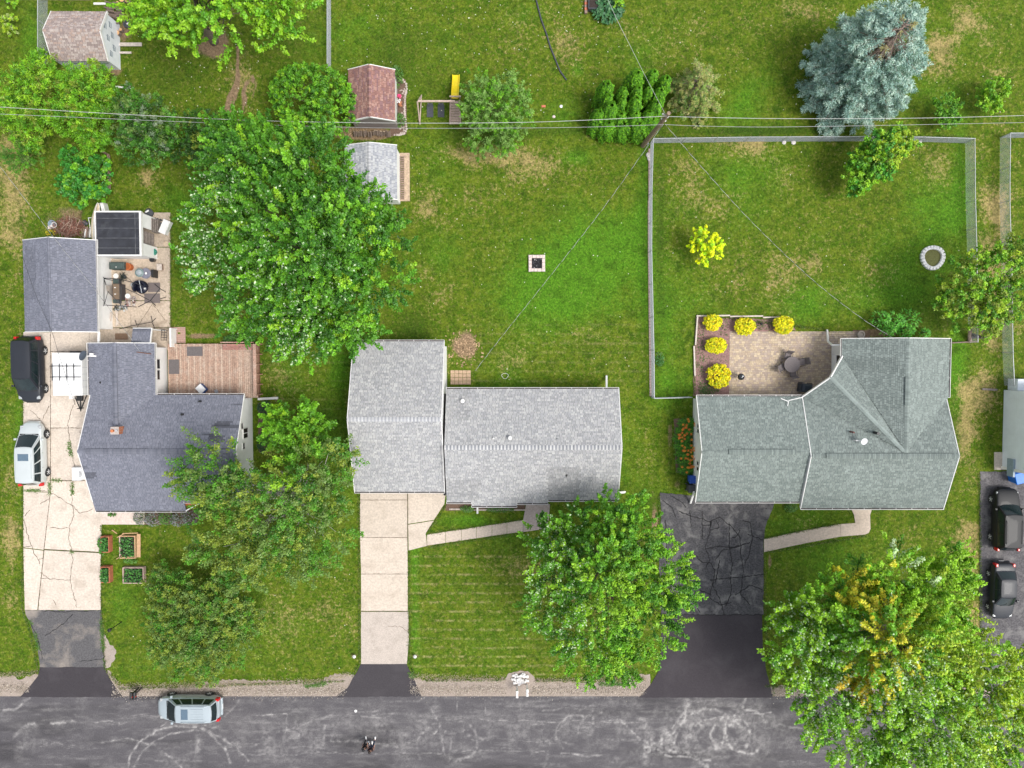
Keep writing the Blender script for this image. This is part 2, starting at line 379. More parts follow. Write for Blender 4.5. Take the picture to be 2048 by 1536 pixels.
# ------------------------------------------------------------------ road, painted wear on a fine grid
def sheet(name, x0, x1, y0, y1, st, z, colfn, mat):
    xs = np.arange(x0, x1 + st, st); ys = np.arange(y0, y1 + st, st); A, B = np.meshgrid(xs, ys)
    pu, pv = unP(A, B, z); C = colfn(A, B, pu, pv)
    I = np.arange(A.size).reshape(A.shape); F = np.stack([I[:-1, :-1], I[:-1, 1:], I[1:, 1:], I[1:, :-1]], -1).reshape(-1, 4)
    Zz = np.full(A.shape, z)
    return npmesh(name, np.stack([A, B, Zz], -1).reshape(-1, 3), F, C.reshape(-1, 3), mat)
def arc(cx, cy, r, a0, a1, n=14, ry=None):
    return [(cx + r * math.cos(math.radians(lerp(a0, a1, i / n))), cy + (ry or r) * math.sin(math.radians(lerp(a0, a1, i / n)))) for i in range(n + 1)]
SCUFF = [(arc(1460, 1470, 38, 100, 400), 4, .7), (arc(1495, 1462, 45, 60, 330), 3.5, .75), (arc(1420, 1490, 70, 180, 330), 4, .6), (arc(1215, 1480, 60, 190, 260), 3, .35), (arc(1150, 1470, 38, 130, 300), 2.5, .55),
 (arc(918, 1485, 36, -60, 220), 3, .4), (arc(895, 1498, 60, 160, 300), 2.5, .3), (arc(360, 1560, 110, 190, 340), 2.5, .75), (arc(385, 1590, 130, 205, 330), 2.5, .6), (arc(250, 1620, 140, 250, 330), 2, .45),
 ([(0, 1420), (30, 1418), (60, 1396), (70, 1385)], 3, .55), ([(1375, 1400), (1368, 1440), (1345, 1465), (1330, 1480), (1300, 1500)], 5, .7), ([(1490, 1400), (1480, 1430), (1450, 1460), (1447, 1490)], 5, .7),
 ([(1240, 1440), (1290, 1490), (1330, 1510), (1420, 1520)], 2, .7), ([(1410, 1440), (1470, 1428), (1540, 1425)], 2, .8), ([(1340, 1500), (1390, 1510), (1420, 1535)], 5, .6), ([(1290, 1440), (1300, 1480), (1290, 1520)], 8, .4),
 ([(1290, 1505), (1340, 1460), (1380, 1410)], 3, .5), ([(1120, 1508), (1160, 1511), (1215, 1508)], 1.8, .8), ([(30, 1470), (65, 1450)], 5, .6), ([(100, 1446), (150, 1443)], 3, .6), ([(190, 1444), (240, 1442), (240, 1452)], 1.3, .6),
 ([(512, 1430), (570, 1428), (571, 1470)], 1.2, .6), ([(512, 1490), (560, 1465), (620, 1440), (690, 1430), (760, 1420)], 2, .35), ([(620, 1490), (700, 1480), (800, 1495)], 3, .35), ([(863, 1415), (878, 1450), (868, 1470)], 2, .5),
 ([(310, 1460), (340, 1440), (420, 1455), (440, 1445)], 2, .5), ([(395, 1475), (395, 1500)], 8, .4), ([(860, 1435), (1100, 1445), (1250, 1442)], 1.4, .4), ([(900, 1480), (900, 1520)], 2, .3), ([(1040, 1380), (1042, 1430)], 1, .3),
 ([(916, 1396), (917, 1420)], 1, .7), ([(972, 1400), (975, 1425)], 1, .5), ([(1186, 1420), (1188, 1460)], 3, .4), ([(650, 1450), (645, 1490)], 3, .35), ([(1090, 1540), (1100, 1480), (1150, 1430), (1190, 1405)], 3, .25),
 ([(450, 1432), (480, 1400)], 2, .35), ([(590, 1440), (600, 1470)], 5, .35), ([(470, 1510), (1000, 1502), (1090, 1505)], 1.5, .4), ([(1060, 1450), (1300, 1445)], 1.2, .35), ([(1560, 1450), (1700, 1470)], 3, .3)]
for k in range(46):
    x = random.uniform(0, 2048); y = random.uniform(1400, 1535); L = random.uniform(20, 120)
    SCUFF.append(([(x, y), (x + L * .5, y + random.uniform(-3, 3)), (x + L, y + random.uniform(-5, 5))], random.uniform(.8, 2.2), random.uniform(.1, .38)))
def roadcol(A, B, pu, pv):
    s = np.zeros(A.shape, np.float32)
    nn = fbm(A, B, .35, 50, 4); n2 = fbm(A, B, 2.2, 60, 4)
    wx = (fbm(A, B, 1.2, 90, 3) - .5) * 14; wy = (fbm(A, B, 1.2, 95, 3) - .5) * 14
    for pts, w, a in SCUFF:
        x0 = min(p[0] for p in pts) - 25; x1 = max(p[0] for p in pts) + 25; y0 = min(p[1] for p in pts) - 25; y1 = max(p[1] for p in pts) + 25
        m = (pu > x0) & (pu < x1) & (pv > y0) & (pv < y1)
        if not m.any(): continue
        d = polydist(pu[m] + wx[m], pv[m] + wy[m], pts)
        s[m] = np.maximum(s[m], a * .95 * np.exp(-(d / (w * .75)) ** 2) * np.clip(nn[m] * 2.6 - .55, 0.1, 1.2))
    haze = np.exp(-(((pu - 1400) / 170) ** 2 + ((pv - 1460) / 60) ** 2)) * .42 + np.exp(-(((pu - 900) / 260) ** 2 + ((pv - 1460) / 40) ** 2)) * .22 + np.exp(-(((pu - 560) / 120) ** 2 + ((pv - 1480) / 40) ** 2)) * .18
    st = fbm(A * .12, B, .35, 70, 3)     # long streaks along the road
    s = s * .85 + haze * np.clip(fbm(A, B, .9, 63, 5) * 3.2 - 1.15, 0, 1) + np.clip(st - .56, 0, 1) * .55 + np.clip(n2 - .55, 0, 1) * .45
    s = s * np.clip(fbm(A, B, .2, 57, 2) * 2.6 - .35, .15, 1.5) + np.clip(fbm(A * .25, B, .22, 44, 3) - .55, 0, 1) * .5
    s = s + .1 * np.exp(-((pv - 1440) / 14) ** 2) * nn
    base = np.array([.084, .079, .085]); pale = np.array([.36, .345, .335])
    s = np.clip(s, 0, 1)[..., None]
    dk = (1 - .35 * np.clip((fbm(A * .2, B, 1.2, 81, 3) - .52) * 4, 0, 1))[..., None]
    return (base * dk) * (1 - s) + pale * s
y_edge = P(1024, 1393).y
road = sheet('road', -46, 46, y_edge - 9.5, y_edge, .08, .008, roadcol, attr_mat('asphalt_worn', .85, .34, 11, None, .3, .4))
tag(road, kind='structure')
# far half and ends of the road beyond the frame
mb = MB(); r0 = y_edge - 9.5
mb.poly([(-300, r0, .006), (-46, r0, .006), (-46, y_edge, .006), (-300, y_edge, .006)]); mb.poly([(46, r0, .006), (300, r0, .006), (300, y_edge, .006), (46, y_edge, .006)])
for p in range(len(mb.c)): mb.c[p] = (.1, .092, .098)
tag(mb.build('road', attr_mat('asphalt_worn')), kind='structure')

# gravel shoulder
gravel = attr_mat('gravel', .95, .5, 22, ((.8), (.20, .17, .13), .52, .7), .2, 1.0)
def shoulder(pts, seed):
    w = [(P(x, y).x, P(x, y).y) for x, y in pts]
    mb = MB().col(.33, .275, .235); q = rough_poly(w, .18, .13, seed); mb.poly([(x, y, .004) for x, y in q])
    return tag(mb.build('gravel_shoulder', gravel), kind='structure')
shoulder([(-60, 1350), (20, 1352), (45, 1358), (70, 1347), (85, 1345), (60, 1396), (-60, 1396)], 1)
shoulder([(215, 1340), (240, 1372), (300, 1376), (380, 1372), (450, 1360), (560, 1362), (640, 1364), (660, 1350), (690, 1347), (715, 1350), (700, 1396), (225, 1396)], 2)
shoulder([(820, 1352), (850, 1360), (1010, 1358), (1018, 1346), (1040, 1341), (1060, 1346), (1070, 1360), (1150, 1364), (1240, 1364), (1270, 1352), (1300, 1348), (1300, 1396), (820, 1396)], 3)
shoulder([(1530, 1370), (1620, 1376), (2100, 1374), (2100, 1397), (1530, 1396)], 4)
mb = MB().col(.34, .29, .25)
mb.poly([(x, y, .005) for x, y in rough_poly([tuple(P(*q).xy) for q in ((203, 1265), (216, 1280), (232, 1300), (228, 1322), (216, 1336), (206, 1334))], .2, .14, 6)])
tag(mb.build('gravel_shoulder', gravel), kind='structure')

# ------------------------------------------------------------------ driveways and paths
conc = attr_mat('concrete', .85, .2, 7, ((.8), (.34, .28, .22), .50, .6), .3, .25)
conc_rough = attr_mat('concrete_exposed', .9, .32, 18, ((1.2), (.30, .26, .22), .48, .6), .3, .6)
newasph = attr_mat('asphalt_new', .88, .22, 14, ((.5), (.075, .068, .074), .5, .6), .25, .35)
oldasph = attr_mat('asphalt_old', .9, .5, 8, ((1.1), (.27, .26, .25), .49, .75), .25, .5)
def surface(name, z=.02, pts=None, mat=None, col=(.5, .5, .5), seed=1, amp=.03, parent=None, kind='structure'):
    w = rough_poly([(P(x, y).x, P(x, y).y) for x, y in pts], .3, amp, seed); mb = MB().col(*col)
    mb.prism(w, -.06, z); o = mb.build(name, mat, parent)
    if kind and parent is None: tag(o, kind=kind)
    return o
def slab(parent, pts, col=(.62, .53, .45), z=.03, mat=None, gap=.012):
    w = [(P(x, y).x, P(x, y).y) for x, y in pts]; cx = sum(p[0] for p in w) / len(w); cy = sum(p[1] for p in w) / len(w)
    q = []
    for x, y in w:
        d = math.hypot(x - cx, y - cy); k = (d - gap * 1.4) / d; q.append((cx + (x - cx) * k, cy + (y - cy) * k))
    q = rough_poly(q, .5, .008, int(abs(cx * 100)))
    z += random.uniform(-.004, .004)
    return MB().col(*jit(col, .05)).prism(q, -.08, z).build('slab', mat or conc, parent)
def base_struct(name, loc):
    o = bpy.data.objects.new(name, None); COL.objects.link(o); o.location = loc; return tag(o, kind='structure')
crackm = plain('crack_dirt', (.10, .075, .05), .95, .3, 10); tarm = plain('crack_dark', (.02, .019, .021), .9, .3, 10)
def crack(mb, pts, w=.03, z=.034, seed=0, jitter=.06, step=.18):
    rr = random.Random(seed); ps = []
    q = [P(x, y, z) for x, y in pts]
    for a, b in zip(q[:-1], q[1:]):
        L = (b - a).length; k = max(1, int(L / step)); d = (b - a).normalized() if L > 0 else Vector((1, 0, 0)); nn = Vector((-d.y, d.x, 0))
        for j in range(k): ps.append(a.lerp(b, j / k) + nn * rr.uniform(-jitter, jitter) * (1 if j else .3))
    ps.append(q[-1])
    for a, b in zip(ps[:-1], ps[1:]):
        d = (b - a); d = d.normalized() if d.length > 0 else Vector((1, 0, 0)); nn = Vector((-d.y, d.x, 0))
        w1 = w * rr.uniform(.4, 1.3) / 2; w2 = w * rr.uniform(.4, 1.3) / 2
        b2 = b + d * .01
        mb.poly([a - nn * w1, b2 - nn * w2, b2 + nn * w2, a + nn * w1])
# left driveway (concrete, cracked)
dA = base_struct('concrete_driveway', P(125, 950))
cA = (.57, .495, .42)
for q in ([(47, 664), (101, 664), (101, 880), (47, 850)], [(101, 664), (180, 664), (178, 703), (101, 703)], [(180, 664), (201, 664), (201, 703), (178, 703)], [(101, 703), (205, 703), (205, 856), (101, 856)], [(101, 856), (205, 856), (205, 962), (101, 962)], [(47, 850), (101, 880), (100, 985), (47, 982)],
          [(47, 982), (100, 985), (88, 1100), (47, 1095)], [(101, 962), (206, 962), (202, 1104), (89, 1098)], [(89, 1100), (202, 1106), (202, 1220), (76, 1220)], [(47, 1096), (88, 1101), (75, 1220), (50, 1220)]):
    slab(dA, q, cA)
mb = MB()
for i, q in enumerate([[(146, 810), (135, 850), (142, 900), (150, 935), (145, 975), (144, 1010), (160, 1027), (185, 1018)], [(144, 1010), (148, 1030), (140, 1050), (137, 1075), (143, 1100), (146, 1120), (141, 1155), (144, 1180), (154, 1215)],
   [(101, 988), (112, 990), (130, 1003), (144, 1011)], [(48, 1040), (60, 1085), (70, 1110), (78, 1122), (79, 1128)], [(98, 999), (90, 1003), (80, 1008)], [(50, 1032), (60, 1020)], [(48, 1095), (62, 1092)], [(78, 1118), (87, 1116)], [(80, 1145), (100, 1158)], [(80, 1156), (110, 1158), (140, 1160)],
   [(52, 982), (75, 980), (98, 983)], [(85, 840), (98, 812)], [(101, 1055), (118, 1057), (135, 1055)], [(60, 820), (80, 838)], [(135, 780), (148, 790), (150, 810)], [(160, 860), (178, 930), (165, 935)], [(107, 1200), (112, 1210)]]):
    crack(mb, q, .045, .037, i)
for i, q in enumerate([[(101, 664), (101, 984), (88, 1100), (76, 1220)], [(101, 703), (176, 703)], [(101, 961), (170, 961)], [(89, 1099), (201, 1105)], [(101, 856), (160, 856)]]): crack(mb, q, .05, .038, i + 50, .02)
tag(mb.build('crack', crackm, dA), kind='stuff')
slab(base_struct('front_walk', P(250, 1035)), [(203, 1018), (290, 1020), (290, 1049), (203, 1049)], (.6, .5, .44))
a1 = surface('asphalt_driveway', .022, [(50, 1220), (203, 1221), (204, 1250), (206, 1290), (209, 1334), (80, 1335), (76, 1290), (62, 1250)], attr_mat('asphalt_patchy', .9, .4, 10, ((.42), (.36, .31, .26), .50, .85), .25, .5), (.10, .097, .10), 3, .06)
a2 = surface('asphalt_apron', .024, [(80, 1334), (209, 1334), (218, 1355), (228, 1370), (246, 1394), (40, 1394), (62, 1370), (76, 1352)], newasph, (.045, .040, .045), 4, .03)
mb = MB()
for i, q in enumerate([[(145, 1228), (130, 1245), (90, 1272)], [(160, 1323), (180, 1321), (203, 1318)], [(76, 1220), (120, 1224), (202, 1220)], [(205, 1280), (209, 1330)], [(60, 1240), (80, 1290), (84, 1320)]]): crack(mb, q, .06, .027, i)
tag(mb.build('pavement_crack', tarm), kind='stuff', label=None)
# centre driveway
dB = base_struct('concrete_driveway', P(768, 1100)); cB = (.53, .455, .38)
for q in ([(720, 975), (815, 975), (815, 1000), (720, 1000)], [(720, 1000), (815, 1000), (815, 1075), (720, 1075)], [(720, 1075), (815, 1075), (816, 1148), (722, 1148)], [(722, 1148), (816, 1148), (816, 1222), (722, 1222)],
          [(816, 975), (893, 975), (889, 1008), (868, 1040), (816, 1048)], [(816, 1049), (868, 1041), (852, 1066), (854, 1092), (817, 1101)]): slab(dB, q, cB)
slab(dB, [(722, 1223), (817, 1223), (818, 1280), (814, 1328), (722, 1328)], (.47, .41, .36), mat=conc_rough)
mb = MB()
for i, q in enumerate([[(815, 980), (815.5, 1100)], [(722, 1222), (816, 1222)], [(722, 1075), (815, 1075)], [(720, 1000), (815, 1000)], [(722, 1148), (816, 1148)]]): crack(mb, q, .035, .036, i, .01)
crack(mb, [(775, 1252), (800, 1253), (815, 1262)], .03, .036, 9)
tag(mb.build('crack', crackm, dB), kind='stuff')
surface('asphalt_apron', .024, [(722, 1327), (813, 1327), (822, 1345), (830, 1362), (843, 1393), (672, 1394), (695, 1376), (706, 1355), (716, 1340)], newasph, (.052, .047, .052), 5, .04)
pB = base_struct('concrete_path', P(950, 1070)); xs = [854, 891, 923, 953, 984, 1014, 1046]
ty = lambda x: lerp(1069, 1040, (x - 854) / 192.); by = lambda x: lerp(1091, 1063, (x - 854) / 192.)
for a, b in zip(xs[:-1], xs[1:]): slab(pB, [(a, ty(a)), (b, ty(b)), (b, by(b)), (a, by(a))], (.53, .45, .375))
slab(pB, [(1046, 1040), (1052, 1008), (1100, 1008), (1098, 1040), (1090, 1058), (1046, 1064)], (.40, .34, .32))
# right-hand asphalt driveway, sealed cracks
surface('asphalt_driveway', .022, [(1320, 985), (1400, 992), (1552, 998), (1532, 1050), (1527, 1080), (1527, 1229), (1322, 1229), (1318, 1120), (1322, 1030)], oldasph, (.075, .073, .078), 7, .05)
surface('asphalt_apron', .024, [(1322, 1229), (1524, 1229), (1525, 1290), (1532, 1340), (1546, 1395), (1278, 1395), (1302, 1368), (1318, 1340), (1322, 1300)], newasph, (.047, .041, .047), 8, .02)
mb = MB()
CR = [[(1358, 1022), (1385, 1033), (1420, 1043), (1440, 1035), (1460, 1050), (1480, 1075), (1482, 1110), (1488, 1145)], [(1405, 1022), (1405, 1078)], [(1405, 1050), (1422, 1050), (1422, 1042)], [(1422, 1043), (1418, 1070), (1410, 1095), (1420, 1120), (1412, 1135)],
 [(1432, 1040), (1438, 1055), (1420, 1060)], [(1458, 1045), (1458, 1090), (1465, 1130), (1462, 1150)], [(1480, 1060), (1470, 1075), (1465, 1075)], [(1485, 1040), (1500, 1045), (1505, 1075), (1500, 1100), (1490, 1130)],
 [(1410, 1098), (1440, 1092), (1465, 1095), (1500, 1085)], [(1430, 1120), (1445, 1100), (1480, 1093)], [(1390, 1110), (1405, 1125), (1420, 1125), (1430, 1140), (1425, 1170), (1440, 1200), (1448, 1228)], [(1420, 1160), (1475, 1155), (1527, 1148)],
 [(1462, 1152), (1462, 1190), (1452, 1212)], [(1485, 1150), (1482, 1190), (1500, 1210)], [(1425, 1165), (1420, 1195), (1440, 1210), (1462, 1205)], [(1325, 1000), (1345, 1015), (1352, 1035)], [(1330, 1040), (1334, 1080), (1330, 1110)],
 [(1340, 990), (1365, 1005), (1372, 1015)], [(1380, 1020), (1382, 1055)], [(1470, 1190), (1500, 1170), (1525, 1180)], [(1495, 1068), (1526, 1080)], [(1440, 1120), (1430, 1165)], [(1400, 1180), (1422, 1190)], [(1322, 1228), (1420, 1230), (1526, 1229)], [(1328, 1100), (1340, 1150), (1335, 1200)], [(1360, 1140), (1380, 1180), (1400, 1225)]]
for i, q in enumerate(CR): crack(mb, q, .085, .0275, i + 30, .05)
tag(mb.build('sealed_crack', tarm), kind='stuff')
pC = base_struct('concrete_path', P(1640, 1070)); cc = (.55, .46, .385)
for q in ([(1528, 1078), (1584, 1066), (1584, 1092), (1528, 1104)], [(1584, 1066), (1617, 1059), (1617, 1085), (1584, 1092)], [(1617, 1059), (1681, 1048), (1681, 1073), (1617, 1085)],
          [(1681, 1048), (1710, 1046), (1708, 1030), (1702, 1017), (1744, 1017), (1740, 1030), (1741, 1058), (1737, 1066), (1730, 1069), (1681, 1073)]): slab(pC, q, cc, gap=.006)
surface('asphalt_driveway', .022, [(1960, 943), (2120, 943), (2120, 1395), (1990, 1395), (1965, 1350), (1963, 1280), (1959, 1240)], oldasph, (.10, .095, .10), 9, .04)
slab(base_struct('concrete_pad', P(1997, 922)), [(1988, 904), (2010, 904), (2010, 940), (1988, 940)], (.55, .48, .4))
# back patio behind left house
dP = base_struct('back_patio', P(285, 560)); cp = (.47, .385, .30)
for q in ([(228, 425), (341, 425), (341, 494), (228, 494)], [(200, 495), (341, 495), (341, 601), (200, 601)], [(200, 602), (341, 602), (341, 655), (200, 655)], [(200, 656), (341, 656), (341, 700), (200, 700)]): slab(dP, q, cp, mat=attr_mat('concrete_stained', .9, .25, 6, ((.9), (.20, .14, .09), .52, .6), .3, .4))
mb = MB(); 
for i, q in enumerate([[(228, 601), (341, 601)], [(228, 656), (341, 656)], [(262, 630), (262, 655)], [(240, 540), (300, 600), (330, 640)], [(270, 660), (310, 600)]]): crack(mb, q, .04, .038, i + 5, .03)
tag(mb.build('crack', crackm, dP), kind='stuff')
# ------------------------------------------------------------------ buildings
def beam(mb, p, q, w, h, c=None, up=Vector((0, 0, 1))):
    p = Vector(p); q = Vector(q); d = (q - p).normalized(); s = d.cross(up)
    if s.length < 1e-4: s = Vector((1, 0, 0))
    s.normalize(); u = s.cross(d); vs = []
    for o in (p, q):
        for a, b in ((-1, -1), (1, -1), (1, 1), (-1, 1)): vs.append(o + s * a * w / 2 + u * b * h / 2)
    return mb.faces(vs, [(3, 2, 1, 0), (4, 5, 6, 7), (0, 1, 5, 4), (1, 2, 6, 5), (2, 3, 7, 6), (3, 0, 4, 7)], c)
def roof_plane(mb, under, poly, pal, course=.14, tab=(.16, .34), seed=0, patch=None, thick=.02, uth=.11, gap=.022):
    rr = random.Random(seed); poly = [Vector(p) for p in poly]
    n = Vector((0, 0, 0))
    for i in range(len(poly)): n += poly[i].cross(poly[(i + 1) % len(poly)])
    n.normalize(); n = -n if n.z < 0 else n
    u = Vector((0, 0, 1)).cross(n); u = Vector((1, 0, 0)) if u.length < 1e-3 else u.normalized()
    v = n.cross(u); v = -v if v.z < 0 else v
    o = poly[0]; Q = [((p - o).dot(u), (p - o).dot(v)) for p in poly]
    tmin = min(q[1] for q in Q); tmax = max(q[1] for q in Q)
    def span(t):
        xs = []
        for (a, b), (c, d) in zip(Q, Q[1:] + Q[:1]):
            if (b - t) * (d - t) <= 0 and abs(b - d) > 1e-9: xs.append(a + (c - a) * (t - b) / (d - b))
        return (min(xs), max(xs)) if len(xs) >= 2 else None
    pt = lambda s, t, k: o + u * s + v * t + n * k
    t = tmin
    while t < tmax - .01:
        t1 = min(t + course, tmax)
        a, b = span(t + 1e-4), span(t1 - 1e-4)
        if a and b:
            s = min(a[0], b[0]) - rr.uniform(0, .3)
            hi = max(a[1], b[1])
            while s < hi:
                e = s + rr.uniform(*tab)
                q = [max(s, a[0]), min(e - gap, a[1]), min(e - gap, b[1]), max(s, b[0])]
                if q[1] > q[0] or q[2] > q[3]:
                    q[1] = max(q[1], q[0]); q[2] = max(q[2], q[3])
                    c = rr.choice(pal); c = jit(c, .09, rr)
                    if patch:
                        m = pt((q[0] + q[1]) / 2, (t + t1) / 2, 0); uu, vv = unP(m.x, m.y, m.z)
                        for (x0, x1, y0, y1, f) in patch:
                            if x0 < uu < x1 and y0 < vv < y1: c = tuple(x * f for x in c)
                    up = thick * rr.uniform(.7, 1.5)
                    p0, p1 = pt(q[0], t, up), pt(q[1], t, up); p2, p3 = pt(q[2], t1, .002), pt(q[3], t1, .002)
                    mb.poly([p0, p1, p2, p3], c); mb.poly([pt(q[0], t, -.004), pt(q[1], t, -.004), p1, p0], tuple(x * .28 for x in c))  # butt face coloured darker to draw the shadow line of each course
                s = e
        t = t1
    k = len(poly); mean = tuple(x * .4 for x in pal[0])
    P0 = poly if n.dot((poly[1] - poly[0]).cross(poly[2] - poly[1])) > 0 else poly[::-1]
    vs = [p - n * .006 for p in P0] + [p - n * uth for p in P0]
    under.faces(vs, [tuple(range(k)), tuple(reversed(range(k, 2 * k)))] + [(i, k + i, k + (i + 1) % k, (i + 1) % k) for i in range(k)], mean)
def ridge_caps(mb, p, q, w, pal, seed=0, L=.13, drop=.3, lift=.03, alt=None):
    rr = random.Random(seed); p = Vector(p); q = Vector(q); D = (q - p); n = max(1, int(D.length / L)); d = D.normalized()
    s = d.cross(Vector((0, 0, 1))).normalized(); z = Vector((0, 0, 1))
    for i in range(n):
        a = p + d * (i * D.length / n) + z * (lift + .02); b = p + d * ((i + 1) * D.length / n - .004) + z * lift
        c = jit(alt[i % 2] if alt else rr.choice(pal), .1, rr)
        for sg in (1, -1):
            o = s * sg * w - z * w * drop
            f = [a, b, b + o, a + o] if sg < 0 else [b, a, a + o, b + o]
            mb.poly(f, c)
            mb.poly([a + o, b + o, b + o - z * .03, a + o - z * .03] if sg < 0 else [b + o, a + o, a + o - z * .03, b + o - z * .03], tuple(x * .7 for x in c))
        mb.poly([a, a + s * w - z * w * drop, a + s * w - z * (w * drop + .03), a - z * .03], tuple(x * .5 for x in c)); mb.poly([a - s * w - z * w * drop, a, a - z * .03, a - s * w - z * (w * drop + .03)], tuple(x * .5 for x in c))
def siding_mat(name, col):
    m, n, b = nodes_mat(name); pos = objco(n)
    w = n.nodes.new('ShaderNodeTexWave'); w.wave_type = 'BANDS'; w.bands_direction = 'Z'; w.wave_profile = 'SAW'; w.inputs['Scale'].default_value = 1.55; link(n, pos, w.inputs[0])
    f = noise(n, 1.4, 5, .6, .3, pos)
    c = ramp(n, f, [(.3, tuple(x * .9 for x in col)), (.7, col)]); c = mixc(n, ramp(n, w.outputs[0], [(.0, 0.2), (.12, 0.)]), c, tuple(x * .6 for x in col))  # lap lines darkened to paint the shadow under each board
    link(n, c, b.inputs['Base Color']); b.inputs['Roughness'].default_value = .55; bump(n, b, w.outputs[0], .5, .02); return m
sid_white = siding_mat('white_siding', (.92, .92, .91)); sid_grey = siding_mat('mauve_siding', (.30, .26, .26)); sid_blue = siding_mat('pale_siding', (.80, .86, .93))
plain('black_metal', (.015, .015, .016), .5, .2)
trim = plain('white_trim', (.76, .75, .73), .4, .06, 3); glass_d = plain('window_glass', (.010, .011, .014), .2, .2, 2)
shing = attr_mat('shingle', .9, .22, 30, None, .25, .5); under_m = attr_mat('roof_deck', .9, .1)
shadem = plain('gutter_shade', (.06, .05, .045), .95, .5, 8)
def gutter(house, p, q, out):    # p,q eave line ends, out = outward unit vec
    mb = MB().col(.8, .8, .8); p = Vector(p); q = Vector(q); o = Vector(out); z = Vector((0, 0, 1))
    beam(mb, p + o * .115 - z * .01, q + o * .115 - z * .01, .022, .11); beam(mb, p + o * .06 - z * .085, q + o * .06 - z * .085, .12, .015); beam(mb, p + o * .0 - z * .04, q + o * .0 - z * .04, .015, .1)
    L = (q - p).length; n = int(L / 1.15)
    for i in range(n + 1):
        a = p.lerp(q, i / max(1, n)); beam(mb, a + o * .0 - z * .0, a + o * .12 - z * .0, .03, .012)
    g = mb.build('gutter', trim, house)
    m2 = MB(); beam(m2, p + o * .06 - z * .06, q + o * .06 - z * .06, .09, .02); m2.build('shade_strip', shadem, g); return g  # dark strip laid in as shade to make the channel look hollow
def rake(house, p, q, w=.05, h=.2):
    mb = MB(); beam(mb, Vector(p) - Vector((0, 0, .08)), Vector(q) - Vector((0, 0, .08)), w, h); return mb.build('trim_board', trim, house)
def gable_walls(house, X0, X1, Y0, Y1, ze, rise, axis, mat, name='wall', inset=.35, z0=0.):
    """prism walls; axis = ridge direction"""
    sl = rise / ((Y1 - Y0) / 2 if axis == 'x' else (X1 - X0) / 2)
    x0, x1, y0, y1 = X0 + inset, X1 - inset, Y0 + inset, Y1 - inset; mb = MB().col(.8, .8, .8)
    zt = ze + inset * sl - .16; xm, ym = (x0 + x1) / 2, (y0 + y1) / 2; zr = ze + rise - .18
    if axis == 'x':
        mb.poly([(x0, y0, z0), (x0, y0, zt), (x0, ym, zr), (x0, y1, zt), (x0, y1, z0)]); mb.poly([(x1, y0, z0), (x1, y1, z0), (x1, y1, zt), (x1, ym, zr), (x1, y0, zt)])
        mb.poly([(x0, y0, z0), (x1, y0, z0), (x1, y0, zt), (x0, y0, zt)]); mb.poly([(x0, y1, z0), (x0, y1, zt), (x1, y1, zt), (x1, y1, z0)])
    else:
        mb.poly([(x0, y0, z0), (x1, y0, z0), (x1, y0, zt), (xm, y0, zr), (x0, y0, zt)]); mb.poly([(x0, y1, z0), (x0, y1, zt), (xm, y1, zr), (x1, y1, zt), (x1, y1, z0)])
        mb.poly([(x0, y0, z0), (x0, y0, zt), (x0, y1, zt), (x0, y1, z0)]); mb.poly([(x1, y0, z0), (x1, y1, z0), (x1, y1, zt), (x1, y0, zt)])
    return mb.build(name, mat, house)
def gable_roof(house, X0, X1, Y0, Y1, ze, rise, axis, pal, seed, patch=None, name='roof', capw=.16, alt=None, caps=True, ends=(1, 1), gut=(1, 1), course=.14, cut=None):
    mb, un = MB(), MB(); zr = ze + rise
    if axis == 'x':
        ym = (Y0 + Y1) / 2
        A = [(X0, Y0, ze), (X1, Y0, ze), (X1, ym, zr), (X0, ym, zr)]; B = [(X1, Y1, ze), (X0, Y1, ze), (X0, ym, zr), (X1, ym, zr)]; r0, r1 = (X0, ym, zr), (X1, ym, zr)
    else:
        xm = (X0 + X1) / 2
        A = [(X0, Y1, ze), (X0, Y0, ze), (xm, Y0, zr), (xm, Y1, zr)]; B = [(X1, Y0, ze), (X1, Y1, ze), (xm, Y1, zr), (xm, Y0, zr)]; r0, r1 = (xm, Y0, zr), (xm, Y1, zr)
    roof_plane(mb, un, A, pal, seed=seed, patch=patch, course=course); roof_plane(mb, un, B, pal, seed=seed + 1, patch=patch, course=course)
    r = un.build(name, under_m, house); tag(mb.build('shingles', shing, r), kind='stuff')
    if caps:
        c = MB(); sl = rise / ((Y1 - Y0) / 2 if axis == 'x' else (X1 - X0) / 2); ridge_caps(c, r0, r1, capw, pal, seed, drop=sl, alt=alt); c.build('ridge_cap', shing, r)
    t = house
    if axis == 'x':
        if ends[0]: rake(t, A[0], A[3]); rake(t, B[1], B[2])
        if ends[1]: rake(t, A[1], A[2]); rake(t, B[0], B[3])
        if gut[0]: gutter(house, A[0], A[1], (0, -1, 0))
        if gut[1]: gutter(house, B[1], B[0], (0, 1, 0))
    else:
        if ends[0]: rake(t, A[1], A[2]); rake(t, B[0], B[3])
        if ends[1]: rake(t, A[0], A[3]); rake(t, B[1], B[2])
        if gut[0]: gutter(house, A[1], A[0], (-1, 0, 0))
        if gut[1]: gutter(house, B[0], B[1], (1, 0, 0))
    return r
